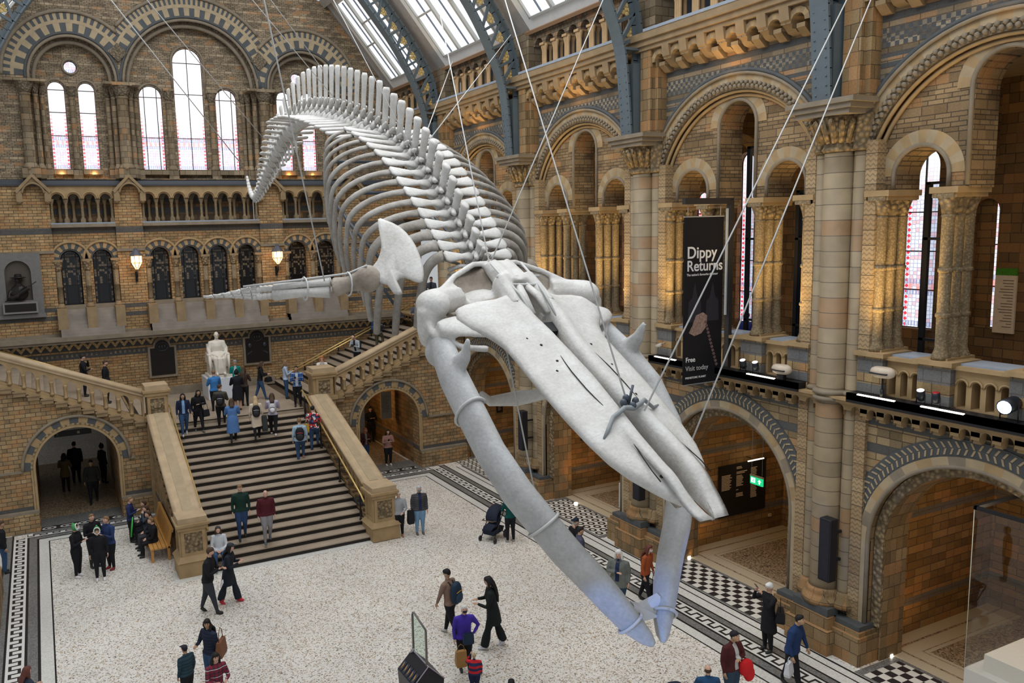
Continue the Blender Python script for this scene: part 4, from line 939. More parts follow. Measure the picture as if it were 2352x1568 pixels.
for sx, xr, lab in ((-1, 3.62, 'left'), (1, 9.92, 'right')):
    q = thing('stair_balustrade', '%s sloping stone balustrade of the broad staircase with carved newel post' % ('left hand' if sx < 0 else 'right hand'), 'balustrade', (xr, 26, 0), 'balustrades of the broad staircase')
    mb = MB(); P = lambda x, y, z: (x, y, z)
    for a, b_, h0, h1, m_ in ((-.36, .36, -.07, .07, 0), (-.16, .16, .07, .085, 1)):
        mb.loft([[(xr+a, 26.0, railz(26)+h0), (xr+b_, 26.0, railz(26)+h0), (xr+b_, 26.0, railz(26)+h1), (xr+a, 26.0, railz(26)+h1)], [(xr+a, 32.0, railz(32)+h0), (xr+b_, 32.0, railz(32)+h0), (xr+b_, 32.0, railz(32)+h1), (xr+a, 32.0, railz(32)+h1)]], m_)
    for w_ in (-.37, .37): mb.tube([(xr+w_, 26.0, railz(26)), (xr+w_, 32.0, railz(32))], .075, 8)
    mb.build('coping', [M['cap'], M['cream']], q)
    mb = MB()
    for sx2 in (-.2, .2):
        for i in range(24):     # side wall following the steps, with a band of openings above it
            ya, yb = 26+.25*i, 26.25+.25*i; zs_ = max(0, (ya-Y0)*RI/TR)
            mb.box(xr-.3, xr+.3, ya, yb, 0, zs_+.22 + 0*sx2) if sx2 < 0 else None
    mb.build('stringer_wall', M['stair'], q)
    for i in range(13):
        y = 26.3+i*.46; zb = max(0, (y-Y0)*RI/TR)+.22; zt = railz(y)-.07
        b = MB(); h = zt-zb
        b.lathe([(.15, zb-.05), (.15, zb+.08), (.07, zb+.12), (.13, zb+h*.4), (.09, zb+h*.7), (.08, zb+h*.8), (.15, zt-.1), (.16, zt+.06)], (xr, y, 0), 10)
        b.build('baluster', M['buff'], q)
    yb0 = 25.2 if sx < 0 else 24.95
    nw = MB(); x0, x1 = xr-.42, xr+.42; yy0, yy1 = yb0+.1, yb0+.95
    nw.box(x0-.08, x1+.08, yy0-.08, yy1+.08, 0, .5); nw.loft([[(x0-.12,yy0-.12,.5),(x1+.12,yy0-.12,.5),(x1+.12,yy1+.12,.5),(x0-.12,yy1+.12,.5)],[(x0,yy0,.66),(x1,yy0,.66),(x1,yy1,.66),(x0,yy1,.66)]])
    nw.box(x0+.05, x1-.05, yy0+.05, yy1-.05, .66, 1.5)
    for f in (0, 1, 2, 3):      # raised frames on the four faces
        for a, b_, c_, d_ in ((-.37,-.27,.66,1.5),(.27,.37,.66,1.5),(-.27,.27,.66,.76),(-.27,.27,1.4,1.5)):
            if f == 0: nw.box(xr+a, xr+b_, yy0-.0, yy0+.06, c_, d_)
            if f == 1: nw.box(xr+a, xr+b_, yy1-.06, yy1, c_, d_)
            ym = (yy0+yy1)/2
            if f == 2: nw.box(x1-.06, x1, ym+a, ym+b_, c_, d_)
            if f == 3: nw.box(x0, x0+.06, ym+a, ym+b_, c_, d_)
    nw.box(x0-.04, x1+.04, yy0-.04, yy1+.04, 1.5, 1.62); nw.box(x0-.09, x1+.09, yy0-.09, yy1+.09, 1.62, 1.7)
    n_ = nw.build('newel_post', M['buff'], q)
    cp = MB(); cp.box(x0-.02, x1+.02, yy0-.02, yy1+.02, 1.7, 1.88); cp.build('newel_cap', M['cap'], n_)
    o_ = MB(); o_.box(xr-.27, xr+.27, yy0+.035, yy0+.05, .76, 1.4); o_.box(x1-.05, x1-.035, yy0+.2, yy1-.2, .76, 1.4)
    o_.ell((xr-.02, yy0+.02, 1.08), (.22, .05, .1), 10, rot=Matrix.Rotation(.5, 3, 'Y')); o_.ell((xr-.12, yy0+.01, 1.24), (.07, .05, .08), 8)
    o_.build('carved_panel', M['carve'], n_)
    # upper newel where the flight meets the landing
    xn = 3.63 if sx < 0 else 10.22; w_ = .4 if sx < 0 else .46; yn = 32.45
    nw = MB(); nw.box(xn-w_, xn+w_, yn-.4, yn+.45, 0, 3.6); nw.box(xn-w_-.07, xn+w_+.07, yn-.47, yn+.52, 3.6, 3.75)
    nw.box(xn-w_+.05, xn+w_-.05, yn-.35, yn+.4, 3.75, 4.55)
    for a, b_, c_, d_ in ((-.35,-.25,3.75,4.55),(.25,.35,3.75,4.55),(-.25,.25,3.75,3.86),(-.25,.25,4.44,4.55)):
        nw.box(xn+a, xn+b_, yn-.4, yn-.35, c_, d_); nw.box(xn+w_-.05 if sx < 0 else xn-w_, xn+w_ if sx < 0 else xn-w_+.05, yn+a, yn+b_, c_, d_)
    nw.box(xn-w_-.05, xn+w_+.05, yn-.45, yn+.5, 4.55, 4.68); nw.box(xn-w_-.1, xn+w_+.1, yn-.5, yn+.55, 4.68, 4.76)
    n_ = nw.build('newel_post', M['buff'], q)
    cp = MB(); cp.box(xn-w_-.02, xn+w_+.02, yn-.42, yn+.47, 4.76, 4.95); cp.build('newel_cap', M['cap'], n_)
    o_ = MB(); o_.box(xn-.25, xn+.25, yn-.365, yn-.352, 3.86, 4.44); o_.ell((xn, yn-.37, 4.15), (.17, .03, .12), 8); o_.build('carved_panel', M['carve'], n_)
    # brass rail on its black posts
    xh = 4.13 if sx < 0 else 9.42
    h = thing('brass_handrail', '%s brass handrail on black posts beside the broad stairs' % ('left hand' if sx < 0 else 'right hand'), 'handrail', (xh, 26, 0), 'brass handrails')
    mb = MB(); zz = lambda y: (y-Y0)*RI/TR+1.12; mb.tube([(xh, 25.7, zz(25.7)-.05), (xh, 26, zz(26)), (xh, 32.6, zz(32.6)), (xh, 32.75, zz(32.6)-.06)], .035, 8); mb.build('rail', M['brass'], h)
    for yy in (26.1, 28.2, 30.3, 32.3):
        zf = RI*(int((yy-Y0)/TR)+1); mb = MB(); mb.lathe([(.06, zf), (.06, zf+.03), (.028, zf+.07), (.045, zf+.3), (.025, zf+.5), (.03, zf+.75), (.02, zz(yy)-.03)], (xh, yy, 0), 8); mb.build('post', M['black'], h)

# ------------------------------------------------------------------ side flights over the arches
SW = .40            # slope of the side flights
for sg in (1, -1):
    X = (lambda x: x) if sg > 0 else (lambda x: 13.92-x)
    nm = 'right' if sg > 0 else 'left'
    def flipmb(mb):
        if sg < 0:
            mb.v = [(13.92-v[0], v[1], v[2]) for v in mb.v]; mb.f = [f[::-1] for f in mb.f]
        return mb
    mb = MB(); top = lambda a: 3.55+max(0, a-10.78)*SW-.12 if a < 15.6 else 5.7
    arcwall(mb, (0, 32.4, 0), Ux, Nx, 10.3, 16.95, 0, 6, [(13.2, 1.4, 0, 2.25, 'a')], .7, m=0, top=lambda a: min(6.0, 3.43+max(0, a-10.78)*SW), ns=20)
    o = struct(flipmb(mb).build('wall_wing_'+nm, M['stair']))
    tr = MB()
    ring(tr, (0, 32.4, 0), Ux, Nx, 13.2, 2.25, 1.4, 1.48, .06, .02, 30, (0,), legs=1.5); ring(tr, (0, 32.4, 0), Ux, Nx, 13.2, 2.25, 1.48, 1.76, .03, .02, 17, (1, 0), legs=0)
    ring(tr, (0, 32.4, 0), Ux, Nx, 13.2, 2.25, 1.49, 1.56, .045, .02, 60, (0, 3), sub=1, legs=1.5); rolltube(tr, (0, 32.4, 0), Ux, Nx, 13.2, 2.25, 1.82, .06, .05, 2, n=32)
    tr.box(10.5, 13.2-1.78, 32.3, 32.42, 2.2, 2.28, 2) if False else None
    tr.box(13.2+1.78, 16.9, 32.32, 32.42, 2.2, 2.28, 2); tr.box(11.2, 13.2-1.78, 32.32, 32.42, 2.2, 2.28, 2)
    tr.box(14.62, 16.9, 32.2, 32.42, 0, .68, 4); tr.box(14.6, 16.9, 32.22, 32.42, .68, .78, 2); tr.box(10.6, 11.78, 32.2, 32.42, 0, .68, 4); tr.box(10.6, 11.8, 32.22, 32.42, .68, .78, 2)
    struct(flipmb(tr).build('trim_wing_arch_'+nm, [M['buff'], M['slate'], M['grey'], M['carve'], M['stair']]))
    r = thing('side_staircase', 'side flight of stone steps rising %s from the landing along the end wall' % nm, 'staircase', (X(11), 36, ZL), 'side flights')
    nst = 15
    for k in range(nst):
        x = 10.35+k*.42 if k > 1 else 10.0+k*.3; z = ZL+RI*(k+1)
        y0_ = 32.75 if k > 1 else 33.2
        mb = MB(); mb.box(x, x+.62, y0_, 39.3, z-RI-.1, z-.03, 1); mb.box(x-.03, x+.5, y0_, 39.3, z-.03, z, 0); flipmb(mb).build('step', [M['step'], M['riser']], r)
    mb = MB()
    mb.loft([[(10.3,32.8,3.0),(17,32.8,5.1),(17,32.8,5.4),(10.3,32.8,3.2)],[(10.3,39.3,3.0),(17,39.3,5.1),(17,39.3,5.4),(10.3,39.3,3.2)]]); flipmb(mb).build('soffit', M['stair'], r)
    mb = MB(); mb.box(11.55, 11.8, 33.0, 39.3, 0, 3.1); mb.box(14.62, 14.9, 33.0, 39.3, 0, 3.4); struct(flipmb(mb).build('wall_passage_'+nm, M['aisle']))
    # balustrade
    q = thing('wing_balustrade', 'stepped stone balustrade with round arches on the %s side flight' % nm, 'balustrade', (X(13), 32.4, 4), 'balustrades of the side flights')
    n = 14; w = .44; xs = 10.75
    sh = lambda mb: setattr(mb, 'v', [(v[0], v[1], v[2]+(v[0]-xs)*SW) for v in mb.v])
    mb = MB(); arcwall(mb, (0, 32.35, 0), Ux, Nx, xs, xs+n*w, 3.6, 4.6, [(xs+w*(i+.5), .15, 3.72, 4.22, 'a') for i in range(n)], .3, ns=8, back=True); sh(mb); flipmb(mb).build('pierced_panel', M['buff'], q)
    mb = MB(); mb.tube([(xs-.1, 32.5, 4.66), (xs+n*w, 32.5, 4.66)], [(.13, .24)]*2, 10, up=(0,0,1)); mb.box(xs-.1, xs+n*w, 32.3, 32.7, 4.52, 4.6); sh(mb); flipmb(mb).build('coping', M['cap'], q)
    mb = MB(); mb.box(xs, xs+n*w, 32.28, 32.7, 3.5, 3.62); sh(mb); flipmb(mb).build('base_rail', M['buff'], q)
    for i in range(n):
        b = MB(); z0 = 3.55+w*(i+.35)*SW; x0 = xs+w*i
        b.box(x0-.02, x0+w-.08, 32.26, 32.45, z0-.2, z0-.06); b.box(x0-.05, x0+w-.05, 32.22, 32.45, z0-.06, z0+.0); flipmb(b).build('corbel_step', M['buffd'], q)
    for i in range(1, n):
        b = MB(); x0 = xs+w*i; z0 = 3.7+(x0-xs)*SW; b.lathe([(.075, z0), (.075, z0+.05), (.045, z0+.1), (.055, z0+.2), (.045, z0+.36), (.08, z0+.44), (.08, z0+.5)], (x0, 32.33, 0), 8); flipmb(b).build('colonnette', M['buff'], q)
    h = thing('brass_handrail', 'brass handrail fixed to the end wall beside the %s side flight' % nm, 'handrail', (X(11), 38.9, 4), 'brass handrails')
    for dx in ((0,) if sg < 0 else (0, .16)):
        mb = MB(); mb.tube([(10.2+dx, 39.1-dx*1.4, 3.55), (17.3+dx, 39.1-dx*1.4, 6.6)], .035, 8); flipmb(mb).build('rail', M['brass'], h)
    for k in range(4):
        b = MB(); x_ = 11.5+k*1.8; b.tube([(x_, 39.1, 3.2+(x_-10.3)*.4), (x_, 39.1, 3.55+(x_-10.2)*.43)], .03, 6); flipmb(b).build('post', M['black'], h)
mb = MB(); mb.box(4, 10, 39.2, 39.38, ZL, ZL+.3); mb.box(4, 10, 39.24, 39.38, ZL+.3, ZL+.36); struct(mb.build('baseboard_back', M['grey']))
mb = MB(); mb.box(3.3, 3.98, 33.0, 39.4, 0, ZL-.05); mb.box(9.55, 10.3, 33.0, 39.4, 0, ZL-.05); struct(mb.build('wall_under_landing', M['stair']))

# ------------------------------------------------------------------ bench
r = thing('wooden_bench', 'honey coloured wooden bench against the side of the staircase', 'bench', (2.75, 28.4, 0))
WD = plain('oak', (.50,.25,.07), .45, var=.25, vscale=8)
mb = MB(); [mb.box(2.5+k*.125, 2.61+k*.125, 27.0, 30.2, .42, .47) for k in range(5)]; mb.build('seat', WD, r)
mb = MB()
for k in range(26): y = 27.03+k*.123; mb.loft([[(3.06,y,.45),(3.1,y,.45),(3.1,y+.11,.45),(3.06,y+.11,.45)],[(3.18,y,.98),(3.22,y,.98),(3.22,y+.11,.98),(3.18,y+.11,.98)]])
mb.loft([[(3.05,27,.42),(3.12,27,.42),(3.12,30.2,.42),(3.05,30.2,.42)],[(3.07,27,.52),(3.14,27,.52),(3.14,30.2,.52),(3.07,30.2,.52)]])
mb.loft([[(3.16,27,.92),(3.24,27,.92),(3.24,30.2,.92),(3.16,30.2,.92)],[(3.18,27,1.02),(3.26,27,1.02),(3.26,30.2,1.02),(3.18,30.2,1.02)]]); mb.build('backrest', WD, r)
for y in (27.03, 28.55, 30.07):
    for x in (2.52, 3.03): mb = MB(); mb.box(x, x+.08, y, y+.1, 0, .42); mb.build('leg', WD, r)

# ------------------------------------------------------------------ wall plaques, bust monument, wall lanterns
BRZ = plain('dark_bronze', (.018,.015,.013), .4, metal=.3)
def plaque(x0, x1, z0, z1, label, heads):
    r = thing('memorial_plaque', label, 'plaque', ((x0+x1)/2, 39.36, z0), 'bronze memorial plaques')
    c = (x0+x1)/2; w = (x1-x0)/2
    mb = MB(); q = w*.62
    pts = [(c-w, z0), (c+w, z0), (c+w, z1-.42), (c+q+.04, z1-.42)]+[(c+q*math.cos(PI*i/12), z1-.42+(.42)*math.sin(PI*i/12)) for i in range(13)]+[(c-q-.04, z1-.42), (c-w, z1-.42)]
    mb.prism([(a, 39.24, z) for a, z in pts], (0, .14, 0)); mb.build('stone_frame', M['grey'], r)
    mb = MB(); pts = [(c+(a-c)*.84, z0+.12+(z-z0)*.86) for a, z in pts]; mb.prism([(a, 39.215, z) for a, z in pts], (0, .03, 0)); mb.build('bronze_plate', BRZ, r)
    mb = MB(); mb.tube([(c+.25*math.cos(a*PI/8), 39.2, z1-.45+.2*math.sin(a*PI/8)) for a in range(17)], .02, 6)
    for k in range(3): mb.ell((c-.12+.12*k, 39.2, z1-.45), (.05, .03, .08), 8)
    if heads:
        for sx in (-1, 1): mb.ell((c+sx*.36, 39.19, z1-.85), (.11, .05, .13), 10); mb.prism([(c+sx*.28, 39.2, z1-1.1), (c+sx*.5, 39.2, z1-1.22), (c+sx*.5, 39.2, z1-1.32), (c+sx*.25, 39.2, z1-1.15)][::sx], (0, .02, 0))
    mb.build('relief', plain('bronze_relief', (.05,.055,.065), .35, metal=.4), r)
plaque(4.2, 5.46, 4.05, 5.93, 'dark bronze arched wall plaque left of the marble statue', False)
plaque(8.55, 9.9, 4.22, 6.02, 'dark bronze wall plaque with two portrait medallions right of the statue', True)
r = thing('bust_monument', 'bronze bust of a man in a wide hat set in a grey stone niche', 'monument', (-.72, 39.2, 7.4))
mb = MB(); arcwall(mb, (0, 39.2, 0), Ux, Nx, -1.6, .12, 7.35, 9.95, [(-.78, .5, 7.95, 9.15, 'a')], .18, back=False); mb.box(-1.65, .17, 39.1, 39.38, 7.2, 7.37); mb.build('stone_surround', plain('grey_stone', (.16,.155,.15), .8, var=.2), r)
mb = MB(); mb.box(-1.4, -.15, 39.36, 39.4, 7.8, 9.8); mb.build('niche_back', plain('niche', (.09,.075,.06), .8), r)
mb = MB(); mb.box(-1.45, -.12, 38.95, 39.2, 7.42, 7.9, 0); mb.box(-1.38, -.19, 38.94, 38.95, 7.5, 7.83, 1); mb.build('pedestal', [plain('grey_stone2', (.2,.19,.18), .8), BRZ], r)
mb = MB(); mb.ell((-.78, 39.12, 8.3), (.36, .2, .36), 12); mb.ell((-.78, 39.1, 8.6), (.14, .13, .2), 10); mb.ell((-.78, 39.08, 8.85), (.14, .15, .18), 12); mb.tube([(-.4, 38.95, 8.5), (-1.1, 38.95, 8.05)], .1, 8); mb.tube([(-1.1, 39.1, 8.4), (-1.2, 38.95, 8.1), (-.8, 38.92, 8.15)], .09, 8)
mb = organic_mb(mb, .03, 2); mb.build('bust', BRZ, r)
mb = MB(); mb.lathe([(.3, 8.93), (.32, 8.95), (.15, 8.97), (.13, 9.08), (.04, 9.1)], (-.78, 39.08, 0), 14); mb.build('hat', BRZ, r)
mb = MB(); mb.tube([(-1.35, 38.9, 7.95), (-.1, 38.9, 8.75)], .018, 6); mb.build('rifle', BRZ, r)
def lantern(x, z, label):
    r = thing('wall_lantern', label, 'lamp', (x, 39.2, z), 'wall lanterns on the end wall piers')
    y = 38.95
    mb = MB(); mb.tube([(x, 39.36, z-.75), (x, 39.2, z-.78), (x, y, z-.6), (x, y, z-.35)], .035, 6); mb.tube([(x, 39.36, z-.5), (x, 39.1, z-.55), (x, y, z-.48)], .02, 6); mb.box(x-.05, x+.05, 39.3, 39.37, z-.9, z-.45); mb.build('bracket', M['black'], r)
    mb = MB(); ring_ = lambda rr, zz: [(x+rr*math.cos(k*PI/4+PI/8), y+rr*math.sin(k*PI/4+PI/8), zz) for k in range(8)]
    mb.loft([ring_(.07, z-.34), ring_(.25, z-.05), ring_(.25, z+.25)]); g = mb.build('glass', emis('lantern_glow', (1, .58, .25), 3.2), r)
    mb = MB(); mb.loft([ring_(.29, z+.25), ring_(.29, z+.28), ring_(.12, z+.5), ring_(.08, z+.53), ring_(.08, z+.58), ring_(.03, z+.62)]); mb.build('roof', plain('lantern_roof', (.1,.1,.12), .5), r)
    mb = MB()
    for k in range(8):
        a, b, c = ring_(.255, z+.25)[k], ring_(.255, z-.05)[k], ring_(.075, z-.34)[k]; mb.tube([a, b, c], .012, 4)
        mb.tube([ring_(.255, z-.05)[k], ring_(.255, z-.05)[(k+1) % 8]], .012, 4)
    mb.build('cage', M['black'], r)
    point_light('lantern_bulb', (x, y-.35, z+.05), 28, (1, .5, .15), .12)
lantern(3.98, 9.42, 'glowing black wall lantern on the left pier of the end wall')
lantern(10.39, 9.38, 'glowing black wall lantern on the right pier of the end wall')
# ------------------------------------------------------------------ whale skeleton (in the plane x = 6.9)
def bone_mat(name, base, dirt, amt, scale=2.0):
    m, nt, b = _new(name); g = N_(nt, 'ShaderNodeNewGeometry')
    a = N_(nt, 'ShaderNodeTexNoise'); a.inputs['Scale'].default_value = scale; a.inputs['Detail'].default_value = 8; a.inputs['Roughness'].default_value = .65; nt.links.new(g.outputs['Position'], a.inputs['Vector'])
    f = math_(nt, 'MINIMUM', math_(nt, 'MAXIMUM', math_(nt, 'MULTIPLY_ADD', a.outputs[0], amt*3, -amt*1.1), 0.0), 1.0)
    c = mix_(nt, f, base, dirt)
    n2 = N_(nt, 'ShaderNodeTexNoise'); n2.inputs['Scale'].default_value = 22; n2.inputs['Detail'].default_value = 5; nt.links.new(g.outputs['Position'], n2.inputs['Vector'])
    c = mix_(nt, 1.0, c, _gray(nt, math_(nt, 'MULTIPLY_ADD', n2.outputs[0], .35, .82)), 'MULTIPLY')
    nt.links.new(c, b.inputs['Base Color']); b.inputs['Roughness'].default_value = .55; b.inputs['Specular IOR Level'].default_value = .3
    bp = N_(nt, 'ShaderNodeBump'); bp.inputs['Strength'].default_value = .35; bp.inputs['Distance'].default_value = .02; nt.links.new(n2.outputs[0], bp.inputs['Height']); nt.links.new(bp.outputs[0], b.inputs['Normal'])
    return m
BONE = bone_mat('pale_bone', (.60,.595,.575), (.30,.26,.21), .45)
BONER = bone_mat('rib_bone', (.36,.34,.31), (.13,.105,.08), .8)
BONEJ = bone_mat('jaw_bone', (.47,.475,.475), (.25,.245,.235), .6)
BONEK = bone_mat('stained_bone', (.36,.32,.27), (.14,.10,.07), .8)
DARK = plain('crack', (.03,.026,.022), .9); STEEL = plain('steel_armature', (.06,.075,.095), .4); MOUNT = plain('mount_tube', (.5,.5,.49), .5)
WX = 6.9
wh = thing('whale_skeleton', 'huge pale whale skeleton diving head first across the hall, hung from the roof', 'skeleton', (WX, 17.0, 8.0))
CP = [(12.0,9.2),(12.62,9.82),(13.35,10.48),(14.12,11.1),(15.2,11.82),(16.6,12.4),(18.2,12.88),(20,13.28),(21.8,13.55),(23.4,13.5),(25.0,13.05),(26.6,12.35),(27.7,11.9),(28.5,11.75),(29.1,12.05),(29.5,12.75)]
def catmull(P, n=14):
    out = []
    for i in range(len(P)-1):
        q = [Vector((0, *P[max(0, min(len(P)-1, i+k))])) for k in (-1, 0, 1, 2)]
        for j in range(n):
            t = j/n; out.append(.5*((2*q[1])+(q[2]-q[0])*t+(2*q[0]-5*q[1]+4*q[2]-q[3])*t*t+(3*q[1]-q[0]-3*q[2]+q[3])*t**3))
    out.append(Vector((0, *P[-1]))); return out
SP = catmull(CP); LEN_ = [0]
for i in range(1, len(SP)): LEN_.append(LEN_[-1]+(SP[i]-SP[i-1]).length)
def at_s(s):
    s = max(0, min(LEN_[-1]-1e-4, s)); i = next(k for k in range(1, len(LEN_)) if LEN_[k] >= s)
    t = (s-LEN_[i-1])/(LEN_[i]-LEN_[i-1]); p = SP[i-1].lerp(SP[i], t); a = SP[max(0, i-4)]; b = SP[min(len(SP)-1, i+3)]
    tg = (b-a).normalized(); return Vector((WX, p.y, p.z)), tg, Vector((0, -tg.z, tg.y))
NV = 62
gaps = [.12]*7+[.245+.01*i for i in range(15)]+[.40]*15+[.38-.0115*i for i in range(25)]
k_ = (LEN_[-1]-.3)/sum(gaps); pos = [.1]
for g_ in gaps[:-1]: pos.append(pos[-1]+g_*k_)
VP = []
XA = Vector((1, 0, 0))
for i, s in enumerate(pos):
    c, t, u = at_s(s); VP.append((c, t, u)); L = gaps[i]*k_
    mb = MB()
    if i < 7: r_, hs, lt, sw, tw, th = .17, .1+.02*i, .5-.01*i, .05, .05, .05
    elif i < 22: f = (i-7)/14; r_, hs, lt, sw, tw, th = .15+.04*f, .22+.6*f, .56+.24*f, .12+.02*f, .11+.03*f, .055
    elif i < 37: f = (i-22)/14; r_, hs, lt, sw, tw, th = .2+.02*f, .88+.12*math.sin(f*PI), .98-.22*f, .125, .13, .045
    else: f = (i-37)/24; r_, hs, lt, sw, tw, th = .2*(1-f)+.05, .75*max(0, 1-f*1.55)**1.0+.04, .58*max(0, 1-f*1.7)+.03, .10*(1-f)+.03, .1*(1-f)+.03, .035
    # centrum
    mb.tube([c-t*L*.44, c-t*L*.3, c, c+t*L*.3, c+t*L*.44], [r_*.92, r_, r_*.82, r_, r_*.92], 14)
    # neural arch and spine
    tilt = (.0 if i < 7 else .12 if i < 22 else .05)
    if hs > .06:
        b0 = c+u*r_*.7; d = (u+t*tilt).normalized()
        for sx in (-1, 1): mb.tube([b0+XA*sx*r_*.6, b0+XA*sx*.05+u*r_*.8], [(.05, L*.2)]*2, 8, up=XA)
        zt = b0+u*r_*.7
        mb.tube([zt-u*.02, zt+d*hs*.25, zt+d*hs*.7, zt+d*hs*.93, zt+d*hs], [(sw*1.0, th*1.1), (sw*.75, th), (sw*.85, th*1.05), (sw*1.05, th*1.3), (sw*.8, th*.9)], 10, up=t)
        if 7 <= i < 45:      # facets reaching forward over the next vertebra
            for sx in (-1, 1): mb.tube([zt+XA*sx*.04-t*.02, zt+XA*sx*.1-t*L*.55+u*hs*.12, zt+XA*sx*.11-t*L*.75+u*hs*.2], [.055, .045, .03], 6)
    # transverse processes
    for sx in (-1, 1):
        if i < 7:
            a = c+XA*sx*r_*.7; mb.tube([a, a+XA*sx*lt*.5+u*.04, a+XA*sx*lt-u*.02-t*.03], [(.05, .05), (.04, .035), (.05, .04)], 8, up=t)
            a = c+XA*sx*r_*.6-u*.1; mb.tube([a, a+XA*sx*lt*.5-u*.12, a+XA*sx*lt*.9-u*.1], [(.04, .04)]*3, 8, up=t)
        elif lt > .05:
            up_ = .12 if i < 22 else -.02; sw_ = -.06 if i < 22 else -.22
            a = c+XA*sx*r_*.6+u*(.12 if i < 22 else 0)
            e = a+XA*sx*lt+u*(up_*lt)+t*(sw_*lt)
            fl = 1.5 if i < 22 else .95
            mb.tube([a, a.lerp(e, .35), a.lerp(e, .75), e-XA*sx*.05, e], [(tw*1.05, .06), (tw*.55, .045), (tw*.75*fl, .04), (tw*.85*fl, .04), (tw*.5*fl, .025)], 10, up=t)
    if 37 <= i < 55:         # chevron bone below
        f = (i-37)/17; h = .42*(1-f)+.06; b0 = c-u*r_-t*L*.5
        for sx in (-1, 1): mb.tube([b0+XA*sx*.06, b0-u*h*.4], [.025, .03], 6)
        mb.tube([b0-u*h*.35, b0-u*h, b0-u*h*1.1], [(.07*(1-f*.5), .025), (.09*(1-f*.5), .025), (.05, .02)], 8, up=t)
    mb.build('vertebra', BONE if i > 5 else BONER, wh)
# ribs
RD = [1.3,1.65,1.85,1.8,1.65,1.6,1.65,1.7,1.72,1.7,1.6,1.4,1.15,.9,.6]
RWD = [.9,1.2,1.45,1.6,1.68,1.72,1.76,1.78,1.78,1.75,1.7,1.62,1.52,1.4,1.25]
for k in range(15):
    c, t, u = VP[7+k]
    for sx in (-1, 1):
        f = k/14; w0 = .66+.2*f; W_ = RWD[k]; D = RD[k]; pts = []; rad = []
        dn = Vector((0, .42-.1*f+(.1 if k < 4 else 0), -1)).normalized(); back = Vector((0, .15, 0))
        for j in range(15):
            q = j/14
            lat = w0+(W_-w0)*math.sin(min(1, q*1.9)*PI/2) - (.55 if k > 2 else .15)*max(0, q-.62)**2*2.2*(1 if D > 1.5 else .5)
            dr = D*(q**1.55) - .1*math.sin(q*PI)*(1-f)
            pts.append(c+XA*sx*lat+u*(.16*(1-q))+dn*dr+back*math.sin(q*PI)*.6)
            base_r = (.078 if k > 3 else .105)-.02*f
            rad.append((base_r*(1.25 if j == 0 else 1.0 if q < .85 else 1.1-.45*(q-.85)/.15), base_r*.62))
        if k > 12: pts = pts[:12]; rad = rad[:12]
        mb = MB(); mb.tube(pts, rad, 10, up=t); 
        if k < 10: mb.tube([c+XA*sx*.28-u*.05, c+XA*sx*.45+u*.02, pts[0]+Vector((0,0,-.02))], [.03, .035, .05], 7)
        mb.build('rib', BONER, wh)
